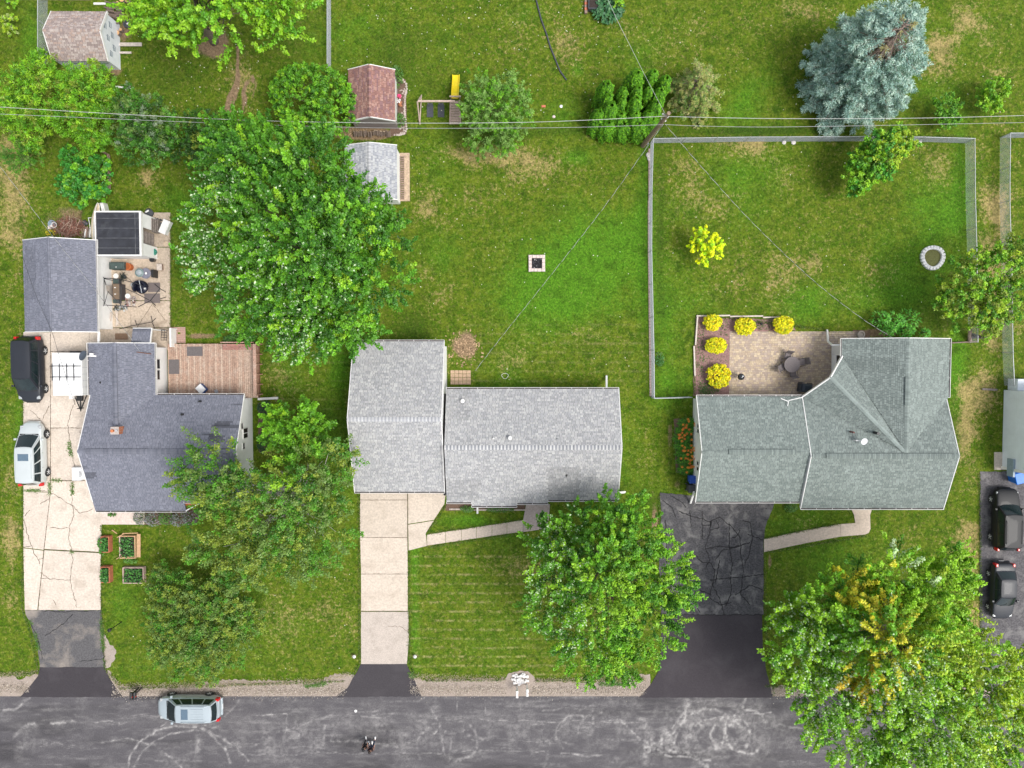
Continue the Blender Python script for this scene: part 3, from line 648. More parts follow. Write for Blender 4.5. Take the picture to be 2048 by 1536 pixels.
def window(house, x, y, z, w, h, face, panes=2):    # face: 'E','W','N','S' ; centre on wall plane
    M = Matrix.Translation((x, y, z)) @ Matrix.Rotation({'S': 0, 'E': math.pi / 2, 'N': math.pi, 'W': -math.pi / 2}[face], 4, 'Z')
    mb = MB().col(.8, .8, .8); t = .06
    for (a, b, c, d) in ((-w / 2 - t, w / 2 + t, h / 2, h / 2 + t), (-w / 2 - t, w / 2 + t, -h / 2 - t, -h / 2), (-w / 2 - t, -w / 2, -h / 2, h / 2), (w / 2, w / 2 + t, -h / 2, h / 2)):
        mb.box(a, b, -.05, .02, c, d, None, M)
    for i in range(1, panes): xx = -w / 2 + w * i / panes; mb.box(xx - .025, xx + .025, -.045, .02, -h / 2, h / 2, None, M)
    f = mb.build('window', trim, house); mb = MB().box(-w / 2, w / 2, -.02, -.005, -h / 2, h / 2, None, M); mb.build('pane', glass_d, f); return f
def vent_pipe(house, px, py, z, r=.05, h=.3, col='black', cap=False):
    p = P(px, py, z + h); m = {'black': plain('black_metal'), 'white': trim, 'grey': plain('grey_metal', (.25, .26, .27), .5, .15), 'brown': plain('rusty_pipe', (.16, .07, .06), .8, .3)}[col]
    mb = MB().tube([(p.x, p.y, z - .3), (p.x, p.y, z + h)], r, 10)
    if cap: mb.disc_stack([(r * 2.2, 0), (r * 2.2, .04), (r * .6, .1)], 12, None, Matrix.Translation((p.x, p.y, z + h)))
    return mb.build('vent_pipe', m, house)
def downspout(house, pts, r=.045, name='downspout'):
    mb = MB(); 
    for a, b in zip(pts[:-1], pts[1:]): beam(mb, a, b, r * 2, r * 1.8)
    return mb.build(name, trim, house)
def rect(l, r, t, b, z):
    cy = (t + b) / 2; cx = (l + r) / 2
    return P(l, cy, z).x, P(r, cy, z).x, P(cx, b, z).y, P(cx, t, z).y      # X0,X1,Y0,Y1
palB = [(.385, .385, .385), (.365, .365, .37), (.345, .35, .355), (.325, .33, .335), (.42, .42, .415), (.30, .305, .315)]
palA = [(.178, .186, .226), (.168, .176, .214), (.19, .198, .238), (.155, .163, .20)]
palC = [(.205, .24, .225), (.185, .218, .205), (.225, .262, .245), (.165, .196, .184)]
palR = [(.28, .15, .125), (.235, .125, .11), (.32, .185, .155), (.245, .14, .14), (.21, .12, .12), (.34, .21, .175)]
palT = [(.37, .31, .285), (.31, .255, .24), (.42, .36, .33), (.28, .225, .21), (.37, .28, .24)]
palG = [(.40, .41, .43), (.35, .36, .39), (.44, .45, .46), (.30, .315, .345)]
RISE = 1.75; ZE = 2.6

# ---- left house
X0, X1, Y0, Y1 = rect(183, 490, 790, 1003, ZE)
hA = thing('house', 'blue-grey shingled house with a brick chimney and a wooden deck, left of the grey house', 'house', ((X0 + X1) / 2, (Y0 + Y1) / 2, 0))
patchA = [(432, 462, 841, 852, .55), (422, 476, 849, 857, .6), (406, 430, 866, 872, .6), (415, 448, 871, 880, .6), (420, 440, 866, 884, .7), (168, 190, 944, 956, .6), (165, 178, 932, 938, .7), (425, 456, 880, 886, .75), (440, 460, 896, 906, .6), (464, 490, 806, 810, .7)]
gable_walls(hA, X0, X1, Y0, Y1, ZE, RISE, 'x', sid_white)
gable_roof(hA, X0, X1, Y0, Y1, ZE, RISE, 'x', palA, 10, patchA, alt=None, gut=(0, 0), capw=.14)
hw = (Y1 - Y0) / 2; sl = RISE / hw
xn = P(368, 1010, ZE).x; ext = .78
mb, un = MB(), MB(); roof_plane(mb, un, [(X0, Y0 - ext, ZE - ext * sl), (xn, Y0 - ext, ZE - ext * sl), (xn, Y0, ZE), (X0, Y0, ZE)], palA, seed=14)
rr_ = un.build('roof', under_m, hA); tag(mb.build('shingles', shing, rr_), kind='stuff')
gutter(hA, (X0, Y0 - ext, ZE - ext * sl), (xn, Y0 - ext, ZE - ext * sl), (0, -1, 0)); gutter(hA, (xn, Y0, ZE), (X1 - .4, Y0, ZE), (0, -1, 0))
# orange-brown framed bay corner under the eave step
mb = MB().box(xn - .1, xn + 1.0, Y0 - .35, Y0 + .3, 0, ZE - .25); mb.build('bay_window', plain('orange_wood', (.33, .10, .03), .6, .3, 6), hA)
beam_ = MB(); beam(beam_, (xn, Y0 - ext, ZE - .35), (xn + 1.25, Y0 - .1, ZE - .18), .08, .12); beam_.build('trim_board', trim, hA)
# north wing
wx0, wx1, wy0, wy1 = rect(178, 310, 686, 790, ZE); wr = .95; wm = (wx0 + wx1) / 2; ymeet = Y1 - wr / sl
mb, un = MB(), MB()
roof_plane(mb, un, [(wx0, wy1, ZE), (wx0, Y1 - .0, ZE), (wm, ymeet, ZE + wr), (wm, wy1, ZE + wr)], palA, seed=21, patch=patchA)
roof_plane(mb, un, [(wx1, Y1, ZE), (wx1, wy1, ZE), (wm, wy1, ZE + wr), (wm, ymeet, ZE + wr)], palA, seed=22)
rr_ = un.build('roof', under_m, hA); tag(mb.build('shingles', shing, rr_), kind='stuff')
c = MB(); ridge_caps(c, (wm, ymeet, ZE + wr), (wm, wy1, ZE + wr), .15, palA, 5, drop=.36, lift=.06); c.build('ridge_cap', shing, rr_)
gable_walls(hA, wx0, wx1, Y1 - 2, wy1, ZE, wr, 'y', sid_white, inset=.32)
t = hA; rake(t, (wx0, wy1, ZE), (wm, wy1, ZE + wr)); rake(t, (wm, wy1, ZE + wr), (wx1, wy1, ZE))
gutter(hA, (wx0, Y1, ZE), (wx0, wy1, ZE), (-1, 0, 0)); gutter(hA, (wx1, Y1, ZE), (wx1, wy1, ZE), (1, 0, 0)); gutter(hA, (wx1 + .1, Y1, ZE), (X1, Y1, ZE), (0, 1, 0))
c = MB(); ridge_caps(c, (P(172, 900, ZE + RISE).x, (Y0 + Y1) / 2, ZE + RISE + .02), (P(432, 900, ZE + RISE).x, (Y0 + Y1) / 2, ZE + RISE + .02), .19, [tuple(x * .82 for x in q_) for q_ in palA], 15, drop=sl, lift=.08); c.build('ridge_vent', shing, rr_)
c = MB(); ridge_caps(c, (wm, ymeet + .3, ZE + wr + .02), (wm, wy1 - .5, ZE + wr + .02), .17, [tuple(x * .85 for x in q_) for q_ in palA], 16, drop=.36, lift=.09); c.build('ridge_vent', shing, rr_)
# small porch roof
px0, px1, py0, py1 = rect(264, 302, 656, 686, 2.45); mb, un = MB(), MB()
roof_plane(mb, un, [(px0, py1, 2.3), (px1, py1, 2.3), (px1, py0 - .1, 2.62), (px0, py0 - .1, 2.62)], palA, seed=30, patch=[(262, 304, 654, 664, .7)])
rr_ = un.build('porch_roof', under_m, hA); tag(mb.build('shingles', shing, rr_), kind='stuff')
for x in (px0 + .1, px1 - .1): MB().box(x - .05, x + .05, py1 - .15, py1 - .05, 0, 2.2).build('post', trim, hA)
rake(hA, (px0, py1, 2.34), (px1, py1, 2.34), .05, .14); rake(hA, (px1, py1, 2.34), (px1, py0, 2.64), .05, .14)
wxe = wx1 - .32
for py_, hh in ((728, .95), (750, .85)): window(hA, wxe + .02, P(0, py_, 1.9).y, 1.75, .72, hh, 'E', 1)
wxm = X1 - .35
window(hA, wxm + .01, P(499, 853, 2.6).y, 2.3, .42, .4, 'E', 1); window(hA, wxm + .01, P(499, 868, 2.3).y, 1.6, .75, .9, 'E', 2); window(hA, wxm + .01, P(499, 893, 2.3).y, 2.0, .45, .4, 'E', 1)
vent_pipe(hA, 200, 765, 2.85, .07, .25); vent_pipe(hA, 398, 803, 2.9, .07, .25); vent_pipe(hA, 363, 829, 3.3, .09, .12)
# chimney
cx, cy = P(226, 862, 4.5).x, P(226, 862, 4.5).y
brickm = plain('chimney_brick', (.30, .12, .07), .9, .3, 14)
mb = MB().box(cx - .3, cx + .3, cy - .28, cy + .28, 2.5, 4.3); ch = mb.build('chimney', plain('pale_mortar', (.42, .37, .34), .9, .2), hA)
bm = MB()
rr = random.Random(2)
for k in range(12):
    z = 3.25 + k * .085
    for sgx in (-1, 1):
        for j in range(3): y = cy - .28 + .19 * j; bm.box(cx + sgx * .3 - .02, cx + sgx * .3 + .02, y + .005, y + .175, z, z + .07, jit((.34, .13, .07), .2, rr))
tag(bm.build('bricks', attr_mat('brick_face', .9), ch), kind='stuff')
MB().disc_stack([(.1, 0), (.12, .2), (.09, .2)], 10, None, Matrix.Translation((cx - .1, cy, 4.3))).build('flue', plain('clay_flue', (.5, .17, .07), .8, .2), ch)
MB().disc_stack([(.09, 0), (.09, .12)], 10, None, Matrix.Translation((cx + .17, cy + .03, 4.3))).build('flue', plain('grey_flue', (.4, .4, .42), .6, .2), ch)
mb = MB().cbox(cx - .42, cy - .08, 3.5, .3, .38, .35); mb.build('flashing', trim, ch)
# service mast
m0 = P(280, 704, 3.1); mb = MB().tube([(m0.x + .75, m0.y - .15, 2.9), (m0.x, m0.y, 3.6)], .035, 6); mb.build('service_mast', plain('rusty_iron', (.14, .06, .04), .8, .3), hA)
downspout(hA, [P(516, 798, .1), P(556, 796, .08)], .09)
# white cupboard with unit beside the drive
g = P(158, 948, .5); ac = thing('air_conditioner', 'white cased air conditioner with a curved dark grille beside the left house', 'air conditioner', (g.x, g.y, 0))
MB().bevbox(-.55, .15, -.52, .52, .03, .55, .03).build('case', plain('ac_white', (.78, .79, .8), .4, .05), ac, local=True)
MB().bevbox(.16, 1.2, -.42, .42, .03, .3, .03).build('plinth', MATS['ac_white'], ac, local=True)
mb = MB()
for r in (.12, .2, .27): mb.tube([(-.05 + r * math.cos(a), r * math.sin(a), .56) for a in np.linspace(-1.2, 1.2, 9)], .014, 4)
mb.build('grille', plain('black_metal'), ac, local=True)

# ---- left garage
gx0, gx1, gy0, gy1 = rect(48, 193, 480, 664, ZE); GR = 1.27
hG = thing('garage', 'detached garage with a blue-grey shingle roof and white side wall, behind the left drive', 'garage', ((gx0 + gx1) / 2, (gy0 + gy1) / 2, 0))
gable_walls(hG, gx0, gx1, gy0, gy1, ZE, GR, 'y', sid_white, inset=.3)
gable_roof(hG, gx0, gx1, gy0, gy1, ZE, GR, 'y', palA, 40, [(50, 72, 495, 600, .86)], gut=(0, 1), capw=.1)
mb = MB()
for dy in (568, 576, 584): pass
for dy in (568, 575, 582): window(hG, gx1 - .29, P(0, dy, 2.2).y, 2.05, .18, .28, 'E', 1)
e = gx1 + .06
lk = MB(); beam(lk, (e, gy0 - .02, 2.5), (e, P(197, 691, 2.6).y, 2.6), .14, .12); lk.build('link_gutter', trim, hG)
downspout(hG, [(e, gy1 + .05, 2.5), (e, gy1 - .6, 2.5)], .05)
MB().box(gx0 + .5, gx0 + 3.2, gy0 + .25, gy0 + .3, .05, 2.1).build('garage_door', plain('door_white', (.74, .74, .73), .5, .05), hG)

# ---- black-roofed lean-to shed
sx0, sx1, sy0, sy1 = rect(190, 283, 422, 512, 2.45)
hS = thing('shed', 'open-sided white shed with a flat black felt roof behind the left garage', 'shed', ((sx0 + sx1) / 2, (sy0 + sy1) / 2, 0))
rubber = plain('black_felt', (.026, .028, .036), .85, .35, 1.6, stain=(.7, (.07, .075, .08), .58))
mb = MB().box(sx0 + .1, sx1 - .1, sy0 + .1, sy1 - .1, 2.32, 2.44); rf = mb.build('roof', rubber, hS)
mb = MB()
for t_ in (.18, .4, .62, .84): y = lerp(sy0, sy1, t_); mb.box(sx0 + .15, sx1 - .15, y - .02, y + .02, 2.44, 2.448)
mb.box(sx1 - .5, sx1 - .46, sy0 + .15, sy1 - .15, 2.441, 2.449); mb.build('seam', plain('felt_seam', (.085, .088, .095), .6, .5, 3), rf)
mb = MB()
mb.box(sx0, sx1, sy1 - .1, sy1, 2.25, 2.5); mb.box(sx0, sx1, sy0, sy0 + .1, 2.2, 2.5); mb.box(sx1 - .14, sx1, sy0 + .1, sy1 - .1, 2.2, 2.5); mb.box(sx0, sx0 + .08, sy0 + .1, sy1 - .1, 2.2, 2.5); mb.build('fascia', trim, hS)
L = sy1 - sy0
MB().box(sx0 + .2, sx1 - .02, sy0 + .1, sy0 + .2, 0, 2.2).build('wall', sid_white, hS); MB().box(sx0 + .2, sx1 - .05, sy1 - .2, sy1 - .1, 0, 2.2).build('wall', sid_white, hS)
MB().box(sx0 + .1, sx0 + .2, sy0 + .1, sy1 - .1, 0, 2.2).build('wall', sid_white, hS)
MB().box(sx1 - .14, sx1 - .04, sy0 + .2, sy0 + L * .3, 0, 2.2).build('wall', sid_white, hS)
MB().box(sx1 - .14, sx1 - .04, sy0 + L * .66, sy1 - .2, .9, 2.2).build('wall', sid_white, hS)
dk = plain('weathered_grey_wood', (.20, .17, .15), .9, .35, 8)
for k in range(4): MB().box(sx1 - .04 + .09 * k, sx1 + .02 + .09 * k, sy0 + L * .62, sy1 - .25, .1, .9 - .12 * k).build('plank', dk, hS)
for k in range(3):
    MB().box(sx0 + .8, sx1 - .1, sy0 + L * .33, sy0 + L * .6, .4 + .5 * k, .44 + .5 * k).build('shelf', dk, hS)

# ---- centre house
X0, X1, Y0, Y1 = rect(893, 1237, 778, 1000, ZE)
hB = thing('house', 'pale grey shingled house with an attached garage in the middle of the photo', 'house', (X0, (Y0 + Y1) / 2, 0))
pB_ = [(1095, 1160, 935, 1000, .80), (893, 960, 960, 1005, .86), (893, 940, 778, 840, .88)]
gable_walls(hB, X0 - .6, X1, Y0, Y1, ZE, RISE, 'x', sid_white)
altB = [(.50, .50, .50), (.24, .25, .27)]
gable_roof(hB, X0, X1, Y0, Y1, ZE, RISE, 'x', palB, 50, pB_, ends=(0, 1), gut=(0, 1), capw=.17, alt=altB)
sl = RISE / ((Y1 - Y0) / 2)
def extn(xa, xb, ext, seed):
    mb, un = MB(), MB(); a, b = P(xa, 1005, ZE).x, P(xb, 1005, ZE).x
    roof_plane(mb, un, [(a, Y0 - ext, ZE - ext * sl), (b, Y0 - ext, ZE - ext * sl), (b, Y0 + .02, ZE), (a, Y0 + .02, ZE)], palB, seed=seed)
    r = un.build('roof', under_m, hB); tag(mb.build('shingles', shing, r), kind='stuff'); gutter(hB, (a, Y0 - ext, ZE - ext * sl), (b, Y0 - ext, ZE - ext * sl), (0, -1, 0))
extn(893, 943, .18, 55); extn(943, 1034, .50, 56); extn(1034, 1096, .26, 57); gutter(hB, (P(1096, 1000, ZE).x, Y0, ZE), (X1, Y0, ZE), (0, -1, 0))
hx0, hx1, hy0, hy1 = rect(708, 889, 683, 983, ZE + .02)
gable_walls(hB, hx0, hx1 + .3, hy0, hy1, ZE, RISE + .5, 'x', sid_white)
gable_roof(hB, hx0, hx1, hy0, hy1, ZE + .05, RISE + .45, 'x', palB, 60, pB_, ends=(1, 1), gut=(1, 1), capw=.17, alt=[(.48, .48, .49), (.32, .33, .35)], name='garage_roof')
vent_pipe(hB, 1133, 950, 3.3, .1, .12, 'black'); MB().disc_stack([(.16, 0), (.16, .03), (.05, .1)], 3, None, Matrix.Translation((P(1133, 950, 3.4).x, P(1133, 950, 3.4).y, 3.42)) @ Matrix.Rotation(.5, 4, 'Z')).build('roof_vent', MATS['black_metal'], hB)
vent_pipe(hB, 1116, 879, 4.1, .06, .2, 'grey'); vent_pipe(hB, 925, 802, 2.95, .07, .15, 'white', True); vent_pipe(hB, 987, 877, 4.1, .06, .2, 'white'); vent_pipe(hB, 1020, 876, 4.1, .07, .2, 'white', True)
downspout(hB, [P(1213, 777, 1.0), P(1213, 752, .1)], .07); downspout(hB, [P(955, 1012, 1.2), P(955, 1026, .1)], .07); downspout(hB, [P(1236, 985, .8), P(1250, 984, .1)], .08)
MB().box(hx0 + .6, hx1 - 1.2, hy0 + .3, hy0 + .36, .02, 2.1).build('garage_door', MATS['door_white'], hB)
gb = P(925, 1008, 0)
for k, c in ((0, 0), (1, 0)): pass

# ---- right house (green-grey roof)
X0, X1, Y0, Y1 = rect(1603, 1890, 793, 1016, ZE); 
hC = thing('house', 'green-grey shingled house with several crossing gables behind a paver patio', 'house', (X0, (Y0 + Y1) / 2, 0))
Y1 = P(1650, 795, ZE).y; ym = (Y0 + Y1) / 2; zr = ZE + RISE; sl = RISE / ((Y1 - Y0) / 2)
gable_walls(hC, X0 - .4, X1, Y0, Y1, ZE, RISE, 'x', sid_white)
gable_roof(hC, X0, X1, Y0, Y1, ZE, RISE, 'x', palC, 70, [(1690, 1760, 930, 990, 1.1)], ends=(1, 1), gut=(1, 0), capw=.15, caps=False)
gx0, gx1, gy0, gy1 = rect(1392, 1606, 793, 1003, ZE - .05)
gable_walls(hC, gx0 + .1, gx1 + .6, gy0, gy1, ZE - .05, RISE - .08, 'x', sid_white, inset=.3)
gable_roof(hC, gx0, gx1 + .3, gy0, gy1, ZE - .05, RISE - .08, 'x', palC, 75, None, ends=(1, 0), gut=(1, 1), capw=.1, name='garage_roof')
# north wing
wx0, wx1, wy0, wy1 = rect(1683, 1898, 677, 797, ZE); wm = (wx0 + wx1) / 2; J = Vector((wm, ym + .25, zr)); XE = X1
XE2 = wx1
mb, un = MB(), MB(); Ac = P(1685, 712, ZE); Bc = P(1603, 797, ZE); Bc.y = Y1
roof_plane(mb, un, [(wx0, wy1, ZE), (wx0, Ac.y, ZE), J, (wm, wy1, zr)], palC, seed=80, patch=[(1690, 1800, 715, 745, .88)])
yv = Y1
roof_plane(mb, un, [(wx1, wy1, ZE), (wm, wy1, zr), J, (wx1, yv, ZE)], palC, seed=81)
pk = (Ac + Bc) / 2; pk.z = ZE + 1.45
J2 = J + Vector((-.15, .12, -.03))
roof_plane(mb, un, [Vector((wx0, Ac.y, ZE)), pk, J2], palC, seed=82); roof_plane(mb, un, [pk, Bc, J2], palC, seed=83)
rw = un.build('roof', under_m, hC); tag(mb.build('shingles', shing, rw), kind='stuff')
c = MB(); ridge_caps(c, J + Vector((0, 0, 0)), (wm, wy1, zr), .17, palC, 5, drop=.38, lift=.01); ridge_caps(c, J2, pk, .15, [tuple(x * 1.2 for x in palC[0])], 6, drop=.3, lift=.01, L=.3)
ridge_caps(c, (X0 + .1, ym, zr), (X1, ym, zr), .16, palC, 7, drop=.4)
c.build('ridge_cap', shing, rw)
c = MB(); ridge_caps(c, (X0 + 1.1, ym, zr + .03), (X1 - .3, ym, zr + .03), .2, palC, 8, drop=.36, lift=.07); c.build('ridge_vent', shing, rw); c = MB(); ridge_caps(c, (wm, wy1 - 2.9, zr + .02), (wm, wy1 - 5, zr + .02), .2, palC, 9, drop=.36, lift=.07); c.build('ridge_vent', shing, rw); c = MB()
ridge_caps(c, (gx0 + 2.0, (gy0 + gy1) / 2, zr - .1), (gx1 - 1.2, (gy0 + gy1) / 2, zr - .1), .2, palC, 8, drop=.36, lift=.07); c.build('ridge_vent', shing, rw)
gable_walls(hC, wx0, wx1, Y1 - 1.5, wy1, ZE, RISE, 'y', sid_white, inset=.4)
v = Vector((Bc.x - Ac.x, Bc.y - Ac.y, 0)).normalized(); nn = Vector((-v.y, v.x, 0)); nn = -nn if nn.x > 0 else nn
a, b = Ac - nn * 1.5, Bc - nn * 1.5; pkk = pk - nn * 1.5
MB().faces([(a.x, a.y, 0), (b.x, b.y, 0), (b.x, b.y, 2.45), (pkk.x, pkk.y, 3.9), (a.x, a.y, 2.45)], [(0, 1, 2, 3, 4)]).build('wall', sid_white, hC)
t = hC; rake(t, Ac, pk, .09, .22); rake(t, pk, Bc, .09, .22); rake(t, (wx0, wy1, ZE), (wm, wy1, zr)); rake(t, (wm, wy1, zr), (wx1, wy1, ZE))
gutter(hC, (wx1, Y1, ZE), (wx1, wy1, ZE), (1, 0, 0)); gutter(hC, (wx0, Ac.y, ZE), (wx0, wy1, ZE), (-1, 0, 0))
ww = wx0 + .4
window(hC, ww - .01, P(0, 721, 1.9).y, 1.6, .8, 1.25, 'W', 1); window(hC, ww - .01, P(0, 741, 1.9).y, 1.2, .6, .8, 'W', 1)
MB().box(ww - .05, ww - .01, P(0, 710, 1).y, P(0, 688, 1).y, .1, 2.1).build('door', MATS['door_white'], hC)
downspout(hC, [P(1681, 690, 2.4), P(1664, 690, 1.9), P(1656, 683, 1.2), P(1654, 660, .1)], .06)
gw = gx0 + .1 + .3
for a in (853, 863, 928, 939): window(hC, gw - .01, P(0, a, 2.1).y, 1.75, .26, .55, 'W', 1)
downspout(hC, [P(1388, 984, 1.6), P(1381, 1006, .1)], .07)
vent_pipe(hC, 1708, 865, 3.95, .07, .25, 'brown'); vent_pipe(hC, 1757, 867, 4.2, .11, .3, 'black')
d0 = P(1713, 881, 4.35); mb = MB().tube([(d0.x, d0.y - .02, 3.95), (d0.x, d0.y, 4.3), (d0.x + .3, d0.y - .02, 4.4)], .05, 6)
def dish_mb(c, r, tilt, az):
    M = Matrix.Translation(c) @ Matrix.Rotation(az, 4, 'Z') @ Matrix.Rotation(tilt, 4, 'X'); return MB().disc_stack([(r * .15, 0), (r * .6, .03), (r, .1), (r * .98, .11), (r * .6, .05), (r * .1, .02)], 16, None, M)
sdm = mb.build('satellite_dish', trim, hC)
dish_mb((d0.x + .45, d0.y - .02, 4.5), .26, .3, .4).build('reflector', plain('dish_grey', (.7, .7, .72), .35, .05), sdm)
d1 = P(1722, 883, 4.5)
dA_ = P(172, 712, 2.9); mb = MB().tube([(dA_.x + .9, dA_.y, 2.8), (dA_.x + .45, dA_.y, 3.0), (dA_.x + .05, dA_.y, 2.95)], .05, 6).cbox(dA_.x + .5, dA_.y + .12, 2.9, .22, .2, .2)
s2 = mb.build('satellite_dish', trim, hA); dish_mb((dA_.x - .1, dA_.y + .0, 3.0), .40, -.5, .9).build('reflector', plain('dish_dark', (.07, .085, .11), .35, .1), s2)
an = P(1575, 797, 3.0); mb = MB()
for p, q in (((1562, 797), (1577, 803)), ((1577, 803), (1575, 812)), ((1577, 801), (1603, 795))): mb.tube([P(*p, 2.95), P(*q, 2.95)], .035, 5)
mb.build('antenna', trim, hC)

# ---- far right pale house
X0_, Y1_, Y0_ = P(2006, 850, 0).x, P(2030, 783, 2.5).y, P(2030, 946, 2.5).y
hD = thing('house', 'house with pale blue-white siding cut off by the right edge of the photo', 'house', (X0_, (Y0_ + Y1_) / 2, 0))
MB().box(X0_, X0_ + 8, Y0_ + .1, Y1_, 0, 2.6).build('wall', sid_blue, hD)
gable_roof(hD, X0_ - .0, X0_ + 9, Y0_ - .25, Y1_ + .3, 2.7, 1.3, 'x', palB, 90, None, gut=(1, 1))
MB().box(X0_ - .1, X0_, Y0_ - .05, Y0_ + .15, 0, 2.55).build('corner_post', trim, hD)
eb = P(2001, 929, .5); MB().box(X0_ - .17, X0_ - .01, eb.y - .85, eb.y + .55, .8, 1.5).build('meter_box', plain('meter_grey', (.25, .32, .38), .5, .1), hD)
MB().box(X0_ + .3, X0_ + 1.6, Y1_ + .02, Y1_ + .9, 0, 1.1).build('lean_to', sid_blue, hD)
pl = P(1980, 779, .1); tag(MB().box(-.6, .6, -.08, .08, 0, .1, None, Matrix.Translation((0, 0, 0)) @ Matrix.Rotation(-.05, 4, 'Z')).build('plank', dk, None), 'grey plank lying on the grass left of the pale blue-white house', 'plank').location = (pl.x, pl.y, 0.0)

# ---- red shed
rx0, rx1, ry0, ry1 = rect(697, 790, 139, 242, 2.1); rr_rise = .95
hR = thing('shed', 'garden shed with a reddish-brown shingle roof above a firewood stack', 'shed', ((rx0 + rx1) / 2, (ry0 + ry1) / 2, 0))
gable_walls(hR, rx0, rx1, ry0, ry1, 2.1, rr_rise, 'y', sid_grey, inset=.12)
gable_roof(hR, rx0, rx1, ry0, ry1, 2.1, rr_rise, 'y', palR, 100, None, gut=(0, 0), capw=.14, course=.12)
MB().box(rx1 - .11, rx1 - .02, ry0 + .3, ry1 - .6, 1.2, 2.02).build('wall_panel', trim, hR)
# ---- light grey shed
qx0, qx1, qy0, qy1 = rect(690, 794, 290, 399, 2.1)
hQ = thing('shed', 'white shed with a pale grey shingle roof half under the big maple', 'shed', ((qx0 + qx1) / 2, (qy0 + qy1) / 2, 0))
gable_walls(hQ, qx0, qx1, qy0, qy1, 2.1, .7, 'y', sid_white, inset=.1)
gable_roof(hQ, qx0, qx1, qy0, qy1, 2.1, .7, 'y', palG, 110, None, gut=(0, 0), capw=.13, alt=[(.46, .46, .47), (.36, .37, .39)])
rp = thing('ramp', 'slatted wooden ramp in a tan frame on the east side of the pale grey shed', 'ramp', (P(806, 356, .2).x, P(806, 356, .2).y, 0))
lt = plain('tan_timber', (.44, .33, .23), .85, .3, 6); brn = plain('brown_grey_slat', (.27, .19, .15), .85, .35, 8)
a, b = P(797, 312, .15), P(808, 399, .15)
for (l, r, t_, b_) in ((795, 819, 306, 312), (808.5, 819, 312, 402), (797, 808.5, 399, 402)):
    q0, q1 = P(l, b_, .1), P(r, t_, .1); MB().box(q0.x, q1.x, q0.y, q1.y, 0, .11).build('frame', lt, rp)
sm = MB().box(-.23, .23, -.045, .045, 0, .05).build('slat', brn, rp, local=True); n = 24
for k in range(n):
    y = lerp(313.5, 398, k / (n - 1)); p = P(802.7, y, .14) - rp.location
    if k == 0: sm.location = p
    else: inst(sm.data, 'slat', rp, p, random.uniform(-.03, .03))
# ---- house-wrapped shed top left
tx0, tx1, ty0, ty1 = rect(103, 215, 23, 122, 1.9)
hT = thing('shed', 'weathered brown-roofed shed with white building wrap on its walls, top left', 'shed', ((tx0 + tx1) / 2, (ty0 + ty1) / 2, 0))
wrap = plain('building_wrap', (.74, .76, .80), .5, .07, 3)
gable_walls(hT, tx0, tx1, ty0, ty1, 1.9, 1.0, 'x', wrap, inset=.1)
gable_roof(hT, tx0, tx1, ty0, ty1, 1.9, 1.0, 'x', palT, 120, [(100, 216, 58, 64, 1.15)], gut=(0, 0), capw=.1, course=.13)
mk = MB(); rr = random.Random(5); xw = tx1 - .1
for (yc, zc) in ((lerp(ty0, ty1, .22), 1.3), (lerp(ty0, ty1, .38), .9), (lerp(ty0, ty1, .5), 1.7), (lerp(ty0, ty1, .62), 1.1), (lerp(ty0, ty1, .8), 1.4), (lerp(ty0, ty1, .7), 2.1)):
    for j in range(5): y = yc + j * .09 - .2; mk.box(xw, xw + .006, y, y + .05, zc - rr.uniform(.08, .14), zc + rr.uniform(.08, .16))
    mk.box(xw, xw + .006, yc - .2, yc + .2, zc - .24, zc - .2)
for xf in (.35, .6, .85): x = lerp(tx0, tx1, xf); mk.box(x - .3, x + .3, ty0 + .094, ty0 + .1, 1.2, 1.3)
mk.build('printed_marks', plain('wrap_print', (.05, .10, .16), .5, .1), hT)
# ---- sliver of a shed at the left edge
q = P(-14, 150, 0); eS = thing('shed', 'brown shed showing only its edge at the left border of the photo', 'shed', (q.x - 1, q.y, 0))
MB().box(-3, .6, -2.2, 2.2, 0, 1.9).build('wall', plain('old_red_wall', (.28, .15, .13), .9, .3), eS, local=True); MB().box(-3, .9, -2.4, 2.4, 1.9, 2.0).build('roof', plain('old_brown_roof', (.14, .10, .10), .9, .3), eS, local=True)
# ------------------------------------------------------------------ vegetation
leafm = leaf_mat('leaf', .45, .2, .4); needle = leaf_mat('needle', .6, .12, .3); bark = plain('bark', (.16, .13, .10), .95, .35, 9); bark_w = plain('birch_bark', (.55, .52, .47), .8, .3, 7); bark_g = plain('dead_twig', (.27, .20, .165), .9, .3, 9)
def rnd_dirs(n, rng, up=.0):
    v = rng.normal(size=(n, 3)); v /= np.linalg.norm(v, axis=1)[:, None]
    if up is not None: v[:, 2] = np.abs(v[:, 2]) * (1 - up) + up * v[:, 2] if up >= 0 else v[:, 2]
    return v
def leaf_mesh(pos, nrm, ax, L, Wd, colr, rng, shape='diamond'):
    """two-triangle leaves folded along the midrib"""
    n = len(pos); ax = ax - nrm * (ax * nrm).sum(1)[:, None]; ax /= np.linalg.norm(ax, axis=1)[:, None] + 1e-9
    sd = np.cross(nrm, ax); L = np.broadcast_to(L, n)[:, None] * rng.uniform(.7, 1.3, (n, 1)); Wd = np.broadcast_to(Wd, n)[:, None] * rng.uniform(.75, 1.25, (n, 1))
    a = pos - ax * L * .5; b = pos + ax * L * .5; fold = nrm * Wd * rng.uniform(-.1, .35, (n, 1))
    c = pos + sd * Wd * .5 + fold - ax * L * .05; d = pos - sd * Wd * .5 + fold - ax * L * .05
    V = np.stack([a, c, b, d], 1).reshape(-1, 3); k = np.arange(n)[:, None] * 4
    F = np.concatenate([k + [0, 1, 2], k + [0, 2, 3]], 1).reshape(-1, 3); C = np.repeat(colr, 4, axis=0)
    return V, F, C
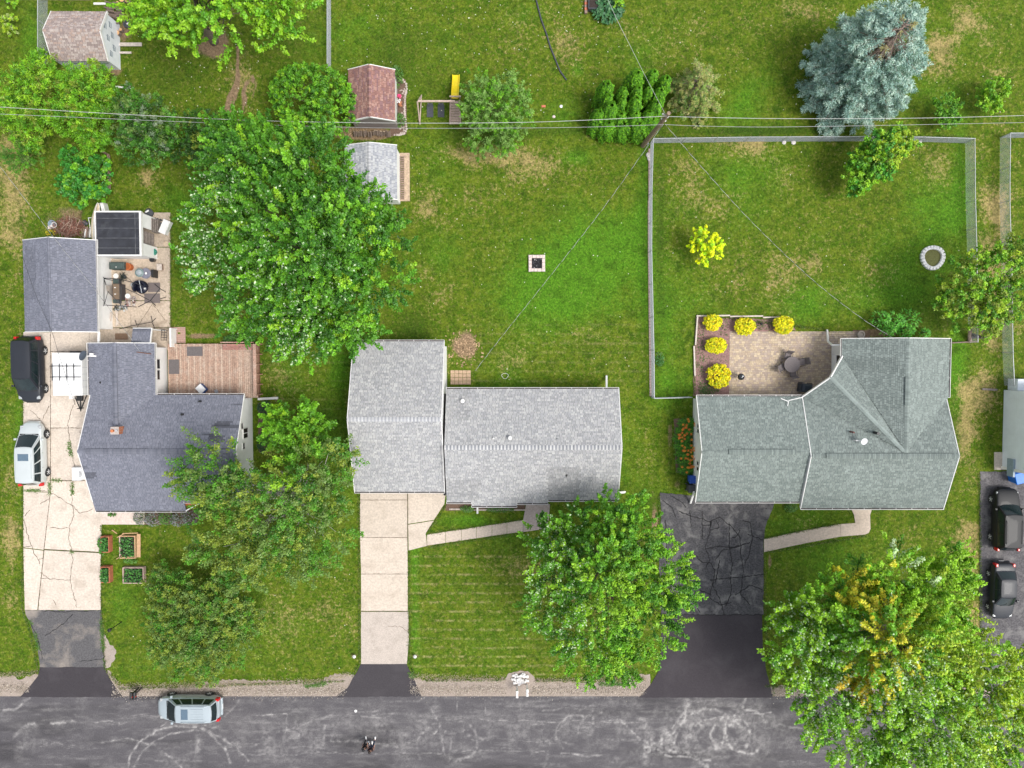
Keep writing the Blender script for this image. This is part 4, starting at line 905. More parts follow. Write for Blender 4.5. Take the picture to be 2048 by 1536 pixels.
def tufts(lobes, n, rng, shell=(.72, 1.04), zlow=-.25, wob=.12, interior=.15, skew=0):
    """points near lobe surfaces with outward directions; lobes: (x,y,z,rx,ry,rz)"""
    A = np.array(lobes, float); w = (A[:, 3] * A[:, 4]) ** .8 ; w /= w.sum(); li = rng.choice(len(A), n, p=w)
    v = rng.normal(size=(n, 3)); v /= np.linalg.norm(v, axis=1)[:, None]; z = v[:, 2]; v[:, 2] = np.where(z < zlow, -z, z)
    r = rng.uniform(*shell, n); ins = rng.random(n) < interior; r[ins] *= rng.uniform(.45, .9, ins.sum())
    ph = li * 2.1; r *= 1 + wob * (np.sin(3.1 * np.arctan2(v[:, 1], v[:, 0]) + ph) * .6 + np.sin(5.3 * np.arctan2(v[:, 1], v[:, 0]) - ph * 1.7 + 3 * v[:, 2]) * .5 + np.sin(8.7 * v[:, 0] + 5 * v[:, 1] + ph) * .4)
    p = A[li, :3] + v * r[:, None] * A[li, 3:6]
    d = v.copy(); d[:, :2] /= A[li, 3:5] / A[li, 3:4]; 
    return p, d, li
def crown_np(lobes, nt, per, leaf, rng, tl=.9, tw=.45, up=.75, tilt=.5, pal=None, palw=None, shell=(.72, 1.04), zlow=-.25, wob=.12, interior=.18, region=None, axup=.35, flat=0, var=.18, glint=()):
    p, d, li = tufts(lobes, nt, rng, shell, zlow, wob, interior)
    a = d.copy(); a[:, 2] = a[:, 2] * .6 + axup; a += rng.normal(size=a.shape) * .25; a /= np.linalg.norm(a, axis=1)[:, None]
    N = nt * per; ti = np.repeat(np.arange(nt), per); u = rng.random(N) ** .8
    side = rng.normal(size=(N, 3)); side /= np.linalg.norm(side, axis=1)[:, None]
    scl = rng.uniform(.6, 1.25, nt)[ti]
    pos = p[ti] + a[ti] * ((u - .35) * tl * scl)[:, None] + side * (tw * (1 - .65 * u) * np.sqrt(rng.random(N)) * scl)[:, None]
    if flat: pos[:, 2] -= side[:, 2] * tw * flat
    nr = rng.normal(size=(N, 3)) * tilt + a[ti] * .35; nr[:, 2] += up; nr /= np.linalg.norm(nr, axis=1)[:, None]
    ax = a[ti] * .5 + side * .8 + rng.normal(size=(N, 3)) * .3
    pal = np.array(pal); palw = np.array(palw) / np.sum(palw)
    tc = pal[rng.choice(len(pal), nt, p=palw)]
    if region is not None: tc = region(p, tc, rng)
    lc = tc[ti] * (.72 + .55 * u)[:, None] * rng.uniform(1 - var, 1 + var, (N, 1)) * rng.uniform(.94, 1.06, (N, 3));  # young tips lighter; tuft bases darkened, standing in for shade inside the crown
    mixr = rng.random(N) < .25; lc[mixr] = lc[mixr] * .5 + pal[rng.choice(len(pal), mixr.sum(), p=palw)] * .5
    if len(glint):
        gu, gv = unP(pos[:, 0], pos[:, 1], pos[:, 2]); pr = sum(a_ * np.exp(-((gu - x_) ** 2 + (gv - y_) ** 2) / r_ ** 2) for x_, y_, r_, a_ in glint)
        gm = rng.random(N) < np.clip(pr, 0, .5); lc[gm] = np.array(G['silver']) * rng.uniform(.7, 1.25, (gm.sum(), 1))  # single leaves showing their silvery undersides
    V, F, C = leaf_mesh(pos, nr, ax, leaf[0], leaf[1], lc, rng)
    return V, F, C, p, d
G = dict(mid=(.085, .25, .014), deep=(.045, .16, .012), bright=(.155, .38, .016), yel=(.36, .50, .025), lime=(.25, .46, .020), silver=(.54, .68, .42), dull=(.135, .225, .045), dark=(.03, .09, .012), blue=(.37, .54, .48), blued=(.23, .38, .34), gold=(.56, .52, .03), orange=(.62, .45, .03), yellow=(.80, .74, .01), olive=(.21, .28, .03), khaki=(.38, .36, .15))
def limbs(tree, base, tops, r0, mat, rng, trunk_h, n=18, name='trunk', sag=.2, reach=.8):
    mb = MB(); base = Vector(base); fork = base + Vector((rng.normal() * .1, rng.normal() * .1, trunk_h))
    mb.tube([base, base + Vector((0, 0, .25)), base.lerp(fork, .5) + Vector((rng.normal() * .05, rng.normal() * .05, 0)), fork], [r0 * 1.35, r0 * 1.05, r0 * .9, r0 * .75], 9)
    sel = rng.choice(len(tops), min(n, len(tops)), replace=False)
    for i in sel:
        t = Vector(tops[i]); k = rng.uniform(.15, 1); s = base.lerp(fork, .7 + .3 * k); t = s.lerp(t, reach); m = s.lerp(t, .5); m.z += (t - s).length * .08
        m += Vector(rng.normal(size=3)) * (t - s).length * .07; m2 = m.lerp(t, .55) + Vector(rng.normal(size=3)) * (t - s).length * .05
        mb.tube([s, s.lerp(m, .5) + Vector((0, 0, .15)), m, m2, t], [r0 * .32, r0 * .26, r0 * .19, r0 * .12, .012], 5)
        for j in range(3):
            b = m.lerp(t, rng.uniform(0, .8)); e = b + Vector(rng.normal(size=3)) * (t - s).length * .07 + (t - s) * .12; mb.tube([b, b.lerp(e, .5) + Vector((0, 0, .05)), e], [r0 * .12, r0 * .08, .008], 4)
    return mb.build(name, mat, tree, smooth=True)
def make_tree(name, label, cat, base_px, lobes_px, nt, per, leaf, pal, palw, r0=.25, trunk_h=2.5, mat=None, barkm=None, seed=0, nl=18, group=None, **kw):
    """lobes_px: (px,py,z,r_px,rz[,ry_px]) -> lobe centre at height z"""
    rng = np.random.default_rng(seed); b = P(*base_px, 0); t = thing(name, label, cat, (b.x, b.y, 0), group=group); L = []
    for q in lobes_px:
        c = P(q[0], q[1], q[2]); s = (H - q[2]) / FPX; L.append((c.x, c.y, q[2], q[3] * s, (q[5] if len(q) > 5 else q[3]) * s, q[4]))
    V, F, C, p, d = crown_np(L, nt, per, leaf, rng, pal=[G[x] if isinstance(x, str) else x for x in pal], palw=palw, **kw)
    V[:, 2] = np.maximum(V[:, 2], .03)
    npmesh('crown', V, F, C, mat or leafm, t)
    zm = np.quantile(p[:, 2], .35); tops = p[p[:, 2] >= zm]
    limbs(t, (b.x, b.y, -.05), tops, r0, barkm or bark, rng, trunk_h, nl)
    return t
# big silver maple behind the houses
def reg_tint(cx, cy, rad, amt, cols=('silver',)):
    def f(p, tc, rng):
        u, v = unP(p[:, 0], p[:, 1], p[:, 2]); 
        for (x, y, r, a) in [(q[0], q[1], q[2], q[3]) for q in zip(*[np.atleast_1d(z) for z in (cx, cy, rad, amt)])]:
            m = rng.random(len(p)) < a * np.exp(-((u - x) ** 2 + (v - y) ** 2) / r ** 2); tc[m] = np.array(G[cols[0]]) * rng.uniform(.75, 1.1, (m.sum(), 1))
        return tc
    return f
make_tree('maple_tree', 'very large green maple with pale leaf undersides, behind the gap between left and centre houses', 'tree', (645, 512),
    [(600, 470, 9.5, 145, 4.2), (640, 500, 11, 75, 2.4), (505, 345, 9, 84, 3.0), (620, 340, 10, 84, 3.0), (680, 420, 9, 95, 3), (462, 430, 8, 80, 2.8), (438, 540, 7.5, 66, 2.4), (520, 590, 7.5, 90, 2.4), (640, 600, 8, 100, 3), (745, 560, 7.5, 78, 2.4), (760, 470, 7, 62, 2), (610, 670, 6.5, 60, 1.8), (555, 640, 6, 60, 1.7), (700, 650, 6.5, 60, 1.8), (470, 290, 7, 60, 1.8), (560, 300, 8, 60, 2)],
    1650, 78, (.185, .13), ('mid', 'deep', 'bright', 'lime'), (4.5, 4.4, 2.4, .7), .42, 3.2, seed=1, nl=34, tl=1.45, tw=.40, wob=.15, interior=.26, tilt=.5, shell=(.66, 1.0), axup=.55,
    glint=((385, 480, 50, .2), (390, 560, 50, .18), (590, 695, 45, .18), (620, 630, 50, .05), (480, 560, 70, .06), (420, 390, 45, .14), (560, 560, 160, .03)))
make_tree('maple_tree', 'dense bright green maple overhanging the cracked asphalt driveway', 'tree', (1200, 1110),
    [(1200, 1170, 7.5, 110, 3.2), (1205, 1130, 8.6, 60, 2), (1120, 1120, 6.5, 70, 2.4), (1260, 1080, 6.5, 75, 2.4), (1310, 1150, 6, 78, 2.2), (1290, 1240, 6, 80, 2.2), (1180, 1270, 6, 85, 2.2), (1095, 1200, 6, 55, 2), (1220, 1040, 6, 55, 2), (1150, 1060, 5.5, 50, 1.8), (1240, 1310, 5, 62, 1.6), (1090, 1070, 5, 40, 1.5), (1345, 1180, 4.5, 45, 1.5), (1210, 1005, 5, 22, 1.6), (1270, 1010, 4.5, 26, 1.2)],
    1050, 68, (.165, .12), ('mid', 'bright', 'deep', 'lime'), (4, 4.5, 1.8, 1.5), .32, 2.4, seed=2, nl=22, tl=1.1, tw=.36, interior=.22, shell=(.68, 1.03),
    glint=((1110, 1090, 60, .14), (1130, 1260, 60, .16), (1080, 1180, 50, .1)), region=reg_tint((1240, 1200, 1330), (1200, 1230, 1130), (70, 60, 60), (.6, .4, .35), ('lime',)))  # yellowish leaves mid-crown; the right-hand lime patch paints in sunlight
def reg_gold(p, tc, rng):
    u, v = unP(p[:, 0], p[:, 1], p[:, 2])
    for x, y, r, a, c in ((1740, 1200, 45, .75, 'gold'), (1790, 1275, 45, .8, 'gold'), (1720, 1365, 40, .75, 'gold'), (1720, 1365, 25, .5, 'orange'), (1800, 1340, 50, .6, 'gold'), (1850, 1250, 45, .6, 'yel'), (1690, 1170, 30, .5, 'gold'), (1950, 1310, 100, .85, 'yel'), (2010, 1370, 80, .75, 'yel'), (1850, 1130, 90, .7, 'lime'), (1920, 1180, 90, .7, 'lime'), (1870, 1450, 130, .6, 'lime'), (1990, 1450, 90, .5, 'yel'),
        (1820, 1100, 60, .3, 'silver')):
        m = rng.random(len(p)) < a * np.exp(-((u - x) ** 2 + (v - y) ** 2) / r ** 2); tc[m] = np.array(G[c]) * rng.uniform(.75, 1.15, (m.sum(), 1))
    return tc
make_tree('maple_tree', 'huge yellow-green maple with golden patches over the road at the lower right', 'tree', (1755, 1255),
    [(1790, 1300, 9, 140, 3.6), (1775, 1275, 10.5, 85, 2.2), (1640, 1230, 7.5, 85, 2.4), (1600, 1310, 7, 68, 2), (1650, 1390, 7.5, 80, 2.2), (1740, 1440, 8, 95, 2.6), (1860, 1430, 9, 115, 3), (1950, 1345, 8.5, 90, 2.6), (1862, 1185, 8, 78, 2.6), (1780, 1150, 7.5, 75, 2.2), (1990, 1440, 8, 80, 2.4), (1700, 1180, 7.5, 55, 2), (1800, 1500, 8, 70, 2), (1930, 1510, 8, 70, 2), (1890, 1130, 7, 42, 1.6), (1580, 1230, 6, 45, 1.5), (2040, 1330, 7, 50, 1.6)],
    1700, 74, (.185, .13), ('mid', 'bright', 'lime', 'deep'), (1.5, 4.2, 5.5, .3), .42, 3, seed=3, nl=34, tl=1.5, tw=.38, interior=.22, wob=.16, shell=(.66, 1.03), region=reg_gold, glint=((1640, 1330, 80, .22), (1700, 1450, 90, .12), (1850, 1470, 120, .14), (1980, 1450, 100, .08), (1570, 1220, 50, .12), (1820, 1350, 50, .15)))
def reg_birch(p, tc, rng):
    u, v = unP(p[:, 0], p[:, 1], p[:, 2]); 
    for x, y, r, a, c in ((590, 850, 60, .85, 'bright'), (500, 950, 60, .25, 'olive'), (560, 950, 35, .4, 'lime'), (450, 1080, 70, .4, 'olive'), (500, 1140, 60, .4, 'olive')):
        m = rng.random(len(p)) < a * np.exp(-((u - x) ** 2 + (v - y) ** 2) / r ** 2); tc[m] = np.array(G[c]) * rng.uniform(.8, 1.15, (m.sum(), 1))
    return tc
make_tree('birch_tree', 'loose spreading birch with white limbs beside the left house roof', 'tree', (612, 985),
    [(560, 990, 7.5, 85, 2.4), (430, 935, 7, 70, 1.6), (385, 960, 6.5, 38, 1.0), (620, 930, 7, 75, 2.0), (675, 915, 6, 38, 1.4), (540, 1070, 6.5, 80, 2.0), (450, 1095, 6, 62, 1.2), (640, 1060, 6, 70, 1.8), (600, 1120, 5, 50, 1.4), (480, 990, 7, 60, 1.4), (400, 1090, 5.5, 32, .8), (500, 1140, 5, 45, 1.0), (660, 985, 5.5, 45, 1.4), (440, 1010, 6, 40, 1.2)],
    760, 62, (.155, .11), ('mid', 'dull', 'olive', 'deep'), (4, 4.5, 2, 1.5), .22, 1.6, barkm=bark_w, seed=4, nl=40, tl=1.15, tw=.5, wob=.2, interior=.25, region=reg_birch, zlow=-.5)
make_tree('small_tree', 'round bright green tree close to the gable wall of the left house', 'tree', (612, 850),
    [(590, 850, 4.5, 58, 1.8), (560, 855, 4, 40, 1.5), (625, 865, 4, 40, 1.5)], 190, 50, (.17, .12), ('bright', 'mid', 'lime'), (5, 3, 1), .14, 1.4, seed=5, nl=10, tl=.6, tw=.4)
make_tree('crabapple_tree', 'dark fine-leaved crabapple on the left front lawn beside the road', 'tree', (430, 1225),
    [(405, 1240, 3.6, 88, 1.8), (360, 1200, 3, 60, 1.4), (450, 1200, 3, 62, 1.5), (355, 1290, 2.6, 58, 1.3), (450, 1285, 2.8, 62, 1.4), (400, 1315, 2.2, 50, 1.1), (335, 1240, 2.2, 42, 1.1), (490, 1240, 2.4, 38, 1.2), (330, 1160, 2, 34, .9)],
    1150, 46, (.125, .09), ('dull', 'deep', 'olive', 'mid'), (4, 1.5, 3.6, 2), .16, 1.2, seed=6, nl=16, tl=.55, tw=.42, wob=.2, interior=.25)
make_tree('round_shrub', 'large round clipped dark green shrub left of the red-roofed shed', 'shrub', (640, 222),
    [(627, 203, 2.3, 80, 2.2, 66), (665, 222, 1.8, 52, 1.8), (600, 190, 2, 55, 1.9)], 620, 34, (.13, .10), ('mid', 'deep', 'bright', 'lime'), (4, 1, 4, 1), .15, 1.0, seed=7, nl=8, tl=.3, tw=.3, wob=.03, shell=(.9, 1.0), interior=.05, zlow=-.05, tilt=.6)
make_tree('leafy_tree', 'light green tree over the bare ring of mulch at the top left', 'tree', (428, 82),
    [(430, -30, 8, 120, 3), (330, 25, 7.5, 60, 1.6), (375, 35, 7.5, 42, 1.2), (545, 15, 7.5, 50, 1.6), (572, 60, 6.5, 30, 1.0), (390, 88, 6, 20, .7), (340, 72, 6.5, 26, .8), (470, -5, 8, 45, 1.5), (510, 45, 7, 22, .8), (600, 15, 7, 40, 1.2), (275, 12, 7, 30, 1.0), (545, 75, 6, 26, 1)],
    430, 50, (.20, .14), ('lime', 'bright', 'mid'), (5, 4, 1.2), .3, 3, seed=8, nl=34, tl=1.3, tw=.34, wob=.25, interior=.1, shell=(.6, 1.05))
W1 = ('lime', 'bright', 'mid', 'olive')
make_tree('willow_shrub', 'pale green feathery shrub tree left of the wrapped shed', 'tree', (75, 235), [(75, 195, 3.6, 66, 1.7), (45, 230, 3, 45, 1.4), (90, 150, 3, 42, 1.4), (60, 262, 2.2, 40, 1.1)], 430, 44, (.20, .07), W1, (3.5, 4, 2.5, 1.5), .16, 1.2, seed=9, nl=10, tl=.5, tw=.42, wob=.1, tilt=.8)
make_tree('willow_shrub', 'pale green feathery shrub tree directly below the wrapped shed', 'tree', (185, 220), [(180, 185, 3.6, 56, 1.8), (150, 225, 3, 50, 1.5), (195, 255, 2.4, 45, 1.3), (210, 200, 3, 35, 1.3), (185, 285, 2, 30, 1)], 430, 44, (.20, .07), W1, (2.5, 4.5, 3, 1.5), .16, 1.2, seed=10, nl=10, tl=.5, tw=.42, wob=.1, tilt=.8)
make_tree('dark_tree', 'dark green tree with silvery tips beside the pale feathery shrubs', 'tree', (305, 275), [(290, 240, 4.2, 52, 1.8), (290, 285, 3.4, 50, 1.5), (260, 250, 3.4, 38, 1.3), (330, 260, 3.2, 38, 1.3), (265, 210, 3.2, 32, 1.1)], 420, 44, (.14, .09), ('deep', 'dull', 'mid', 'dark', (.18, .24, .15)), (3.4, 2.5, 2.2, 2, 1), .16, 1.2, seed=11, nl=10, tl=.5, tw=.36, wob=.16)
make_tree('dark_shrub', 'very dark shrub squeezed between the big maple and the dark silvery-tipped tree', 'shrub', (405, 290), [(400, 265, 2.4, 45, 1.2), (375, 290, 2, 40, 1.0), (425, 285, 2, 38, 1.0), (345, 300, 1.6, 30, .9)], 260, 40, (.13, .09), ('dark', 'deep', 'olive'), (4, 3, 1), .12, .8, seed=12, nl=6, tl=.4, tw=.34)
make_tree('vine_shrub', 'bright broad-leaved green climber on a low timber fence at the left', 'shrub', (175, 345), [(140, 315, 1.2, 20, .8), (155, 345, 1.4, 32, .9), (195, 350, 1.3, 26, .9), (165, 380, 1.2, 30, .8), (200, 330, 1.1, 20, .7), (140, 370, 1.0, 22, .7), (205, 385, 1, 18, .6)], 210, 32, (.19, .15), ((.05, .24, .03), 'bright', 'deep'), (5, 3, 2), .08, .5, seed=13, nl=5, tl=.4, tw=.3)
make_tree('conifer_sapling', 'small ragged dark conifer on the grass at the far left', 'tree', (60, 330), [(42, 312, 2.2, 34, .9), (45, 275, 2.5, 14, .8), (65, 310, 1.5, 22, .7), (20, 315, 1.5, 18, .6)], 130, 40, (.13, .04), ('deep', 'mid', 'dull'), (4, 3, 2), .09, .8, mat=needle, seed=14, nl=6, tl=.6, tw=.25, wob=.2)
make_tree('yellow_shrub', 'tiny yellow-green bush near the top left corner fence', 'shrub', (26, 55), [(22, 48, .8, 14, .6, 18), (24, 65, .7, 10, .5)], 36, 34, (.13, .06), ('yel', 'lime', (.34, .42, .14)), (3, 3, 2), .04, .3, seed=15, nl=3, tl=.3, tw=.22)
make_tree('yellow_shrub', 'tiny lime bush on the very top left edge of the grass', 'shrub', (22, 6), [(20, 4, .7, 12, .5)], 20, 30, (.13, .06), ('lime', 'bright'), (3, 3), .04, .3, seed=16, nl=3, tl=.3, tw=.22)
make_tree('juniper_tree', 'bushy mid-green juniper beside the yellow slide', 'tree', (985, 248), [(985, 205, 3.6, 55, 1.5), (960, 185, 3.2, 36, 1.2), (1025, 200, 3.2, 34, 1.3), (950, 235, 2.8, 36, 1.2), (1030, 240, 2.6, 34, 1.1), (990, 270, 2.2, 45, 1.1), (960, 285, 1.6, 28, .8), (1015, 285, 1.6, 26, .8), (1010, 165, 2.4, 22, .9)],
    480, 46, (.15, .07), ('bright', (.19, .33, .08), (.17, .31, .06), 'mid'), (2, 2.8, 3, 2.4), .15, 1, mat=needle, seed=17, nl=12, tl=.55, tw=.33, wob=.16, tilt=.7)
# columnar arborvitae cluster: one thing each
ARB = [(1276, 150, 24, 4.4, 'tallest dark-green arborvitae at the back left of the evergreen cluster'), (1309, 148, 20, 4.2, 'slim arborvitae at the very back of the evergreen cluster'), (1334, 160, 20, 4.2, 'arborvitae at the back right of the evergreen cluster touching the tan conifer'), (1216, 172, 23, 4.0, 'arborvitae at the top left shoulder of the evergreen cluster'),
  (1218, 195, 15, 3.6, 'thin arborvitae just below the left shoulder of the evergreen cluster'), (1248, 183, 17, 3.8, 'arborvitae in the left middle gap of the evergreen cluster'), (1247, 202, 14, 3.6, 'narrow arborvitae in front of the left middle of the cluster'), (1278, 180, 17, 3.9, 'arborvitae at the exact centre of the evergreen cluster'), (1275, 200, 20, 3.8, 'bright fat arborvitae in front of the cluster centre'),
  (1300, 182, 16, 3.8, 'arborvitae right of the cluster centre under the service wire'), (1323, 185, 20, 3.9, 'arborvitae on the right flank of the evergreen cluster'), (1316, 208, 20, 3.5, 'twin-tipped arborvitae next to the utility pole'), (1224, 215, 24, 3.5, 'broad arborvitae on the front left of the evergreen cluster'), (1200, 228, 19, 3.0, 'low arborvitae at the outer left foot of the evergreen cluster')]
def arbor(px, py, r, h, label, i):
    rng = np.random.default_rng(100 + i); top = P(px, py - 4, h); bs = Vector((top.x - .05, top.y - .25, 0)); rw = r / 25 * .70
    t = thing('arborvitae', label, 'tree', (bs.x, bs.y, 0), group='arborvitae in the evergreen cluster'); n = 2600
    z = rng.random(n) ** .75 * h; k = z / h; rad = rw * np.where(k < .45, 1.05 - .1 * k, np.sqrt(np.clip(1 - ((k - .42) / .60) ** 2, 0, 1)) * 1.03); ang = rng.random(n) * 6.283
    rr_ = rad * (1 + .14 * np.sin(5 * ang + 3 * z + i) + .09 * np.sin(11 * ang + 7 * z)) * rng.uniform(.78, 1.02, n)
    pos = np.stack([lerp(bs.x, top.x, k) + rr_ * np.cos(ang), lerp(bs.y, top.y, k) + rr_ * np.sin(ang), z + .05], 1)
    out = np.stack([np.cos(ang), np.sin(ang), .5 + k * .8], 1); nr = out + rng.normal(size=(n, 3)) * .45; nr /= np.linalg.norm(nr, axis=1)[:, None]
    ax = np.stack([np.cos(ang) * .4, np.sin(ang) * .4, np.ones(n)], 1) + rng.normal(size=(n, 3)) * .3
    pal = np.array([(.075, .235, .008), (.12, .34, .010), (.035, .12, .008), (.19, .42, .014)]); c = pal[rng.choice(4, n, p=[.35, .35, .15, .15])] * rng.uniform(.8, 1.2, (n, 1))
    V, F, C = leaf_mesh(pos, nr, ax, .17, .10, c, rng); npmesh('foliage', V, F, C, needle, t)
    MB().tube([(bs.x, bs.y, 0), (lerp(bs.x, top.x, .5), lerp(bs.y, top.y, .5), h * .5), (top.x, top.y, h * .93)], [.12, .35 * rw + .1, .03], 6).build('trunk', bark, t)
for i, a in enumerate(ARB): arbor(*a, i)
for i, (px, py, r, h) in enumerate([(1218, 250, 24, 2.2), (1248, 252, 24, 2.1), (1280, 250, 26, 2.2), (1305, 242, 22, 2.3), (1193, 247, 16, 1.8), (1243, 232, 20, 2.7), (1272, 232, 21, 2.7), (1300, 228, 17, 2.8)]):
    arbor(px, py, r, h, ['low arborvitae second from the left in the front row of the cluster', 'low arborvitae in the middle left of the front row', 'low arborvitae in the middle of the front row of the cluster', 'arborvitae leaning against the foot of the utility pole', 'lowest arborvitae at the left end of the front row', 'arborvitae filling the second row left of centre', 'arborvitae filling the second row at the centre', 'arborvitae filling the second row near the pole'][i], 30 + i)
def whorled(name, label, base_px, top_px, h, r_px, pal, palw, seed, n_br, dead=None, L=(.17, .045), per=26, tw=.2, prof=lambda k: 1 - k):
    rng = np.random.default_rng(seed); b = P(*base_px, 0); tp = P(*top_px, h); t = thing(name, label, 'tree', (b.x, b.y, 0)); R = r_px / 25.
    mb = MB(); mb.tube([b, b.lerp(tp, .5), tp], [.2, .12, .02], 7); PV = []; dv = []; col = []; dm = MB()
    pal = np.array([G[x] if isinstance(x, str) else x for x in pal]); palw = np.array(palw) / sum(palw)
    for i in range(n_br):
        k = (i + rng.random()) / n_br; k = k ** 1.15; z = .3 + k * (h - .5); c = b.lerp(tp, z / h); a = rng.random() * 6.283; ln = R * prof(k) * rng.uniform(.75, 1.1)
        c = Vector((c.x, c.y, z)); e = c + Vector((math.cos(a), math.sin(a), 0)) * ln + Vector((0, 0, (.12 - .3 * (1 - k)) * ln * .5)); u, v = unP(e.x, e.y, e.z)
        isdead = dead is not None and dead(u, v, k)
        (dm if isdead else mb).tube([c, c.lerp(e, .5) + Vector((0, 0, .04)), e], [.04, .025, .008], 4)
        nb = max(4, int(ln * 6))
        for j in range(nb):
            s = rng.uniform(.22, 1.0); p0 = c.lerp(e, s); sdv = Vector((-math.sin(a), math.cos(a), 0)) * rng.choice([-1, 1]) + Vector((math.cos(a), math.sin(a), .15)) * 1.0; sdv.normalize(); q = p0 + sdv * ln * .28 * (1.15 - s) 
            if isdead:
                dm.tube([p0, q + Vector((0, 0, rng.uniform(-.05, .1)))], [.015, .006], 3)
                if rng.random() > .22: continue
            for m in range(2): PV.append(tuple(p0.lerp(q, .35 + .6 * m))); dv.append(tuple(sdv)); col.append(pal[rng.choice(len(pal), p=palw)] if not isdead else np.array(G['khaki']))
    if dead:
        keep = []
        for i_, q in enumerate(PV):
            u, v = unP(*q); keep.append(not (abs((u - 1783) * .75 - (v - 92) * .66) < 50 and abs((u - 1783) * .66 + (v - 92) * .75) < 22 and rng.random() < .85))
        PV = [q for q, k_ in zip(PV, keep) if k_]; dv = [q for q, k_ in zip(dv, keep) if k_]; col = [q for q, k_ in zip(col, keep) if k_]
    mb.build('trunk', bark_g, t)
    if dm.v: tag(dm.build('dead_branches', bark_g, t), kind='stuff')
    PV = np.array(PV); dv = np.array(dv); col = np.array(col); N = len(PV) * per; ti = np.repeat(np.arange(len(PV)), per)
    side = rng.normal(size=(N, 3)); side /= np.linalg.norm(side, axis=1)[:, None]; pos = PV[ti] + side * (tw * rng.random(N) ** .6)[:, None]; ax = side * .7 + dv[ti] * .8; nr = rng.normal(size=(N, 3)) * .5; nr[:, 2] += .6; nr /= np.linalg.norm(nr, axis=1)[:, None]
    V, F, C = leaf_mesh(pos, nr, ax, L[0], L[1], col[ti] * rng.uniform(.75, 1.25, (N, 1)), rng); V[:, 2] = np.maximum(V[:, 2], .03); npmesh('crown', V, F, C, needle, t); return t
whorled('blue_spruce', 'big blue spruce with a bare brown patch near its top, upper right lawn', (1692, 178), (1815, 45), 8.6, 97, ('blue', 'blued', (.54, .68, .60), (.14, .25, .18)), (4, 2.2, 3, 1.2), 40, 300, lambda u, v, k: (abs((u - 1783) * .75 - (v - 92) * .66) < 52 and abs((u - 1783) * .66 + (v - 92) * .75) < 24) or k > .985, (.20, .05), 17, .22, prof=lambda k: (1 - k ** 2.6) ** .5 * .97 + .05)
whorled('tan_conifer', 'sparse tan-green conifer right of the evergreen cluster and pole', (1388, 195), (1403, 140), 5.0, 60, ((.40, .42, .12), (.28, .42, .10), (.14, .26, .06), (.48, .46, .20)), (3.4, 3.4, 1.6, 2), 41, 95, None, (.15, .045), 16, .15, prof=lambda k: (1 - k) ** .55)
make_tree('leafy_tree', 'single bright green tree straddling the back fence of the right yard', 'tree', (1728, 345), [(1765, 300, 3.4, 40, 1.4), (1795, 285, 3.4, 30, 1.2), (1745, 330, 3, 38, 1.3), (1720, 350, 2.4, 30, 1.1), (1725, 315, 2.6, 24, 1.0), (1715, 378, 1.8, 18, .8)], 300, 42, (.17, .13), ('bright', (.07, .30, .03), 'lime', 'mid'), (4, 3, 2, 2), .12, 1.3, seed=18, nl=10, tl=.5, tw=.34, region=reg_tint((1800,), (292,), (38,), (.8,), ('yel',)))  # upper right leaves coloured yellow-green to paint in the sunlit side
make_tree('round_bush', 'small round green bush touching the power line right of the spruce', 'shrub', (1883, 230), [(1887, 215, 1.3, 26, 1.0), (1893, 240, .9, 22, .7)], 120, 38, (.12, .08), ('bright', 'mid', 'deep'), (4, 3, 1), .06, .5, seed=19, nl=5, tl=.3, tw=.22)
make_tree('round_bush', 'small yellow-green bush nearest the right edge of the back lawn', 'shrub', (1975, 200), [(1988, 185, 1.6, 27, 1.0), (1968, 200, 1.2, 18, .8), (1985, 210, 1, 18, .7)], 110, 36, (.15, .11), ('lime', 'bright', 'mid'), (4, 3, 1), .07, .6, seed=20, nl=6, tl=.35, tw=.26)
make_tree('leafy_tree', 'olive-green tree growing through both fences at the right edge', 'tree', (1945, 672), [(1965, 560, 5, 65, 1.8), (1920, 570, 4.4, 48, 1.5), (2010, 530, 5, 48, 1.5), (2015, 590, 4.6, 45, 1.5), (1925, 620, 3.8, 40, 1.3), (1975, 625, 3.8, 40, 1.3), (2030, 500, 4.6, 30, 1.2), (1885, 590, 3.6, 26, 1), (1960, 655, 2.8, 25, 1)], 430, 44, (.16, .12), ('olive', 'mid', 'lime', 'yel', 'bright'), (3, 3, 2.4, 1, 2), .18, 1.6, seed=21, nl=20, tl=.6, tw=.4, wob=.16)
make_tree('golden_tree', 'small bright yellow-green ornamental tree alone on the fenced lawn', 'tree', (1402, 500), [(1412, 485, 2.2, 22, .8), (1400, 470, 2.2, 12, .6), (1425, 500, 2, 20, .7), (1408, 515, 1.6, 16, .6), (1388, 490, 1.6, 13, .5), (1405, 465, 2.2, 10, .5), (1432, 492, 1.8, 12, .5)], 130, 30, (.15, .12), ((.62, .78, .01), (.75, .78, .01), (.35, .62, .02)), (4, 3, 2), .06, .8, seed=22, nl=8, tl=.35, tw=.2, wob=.2)
SH = [(1425, 645, 18, 16, 'smallest bright yellow shrub in the top left corner of the mulch bed'), (1489, 653, 21, 17, 'bright yellow shrub in the middle of the bed along the patio top'), (1566, 650, 21, 18, 'bright yellow shrub at the right end of the bed along the patio top'), (1431, 691, 22, 16, 'bright yellow shrub halfway down the mulch bed left of the pavers'), (1437, 752, 25, 25, 'largest bright yellow shrub beside the kettle grill')]
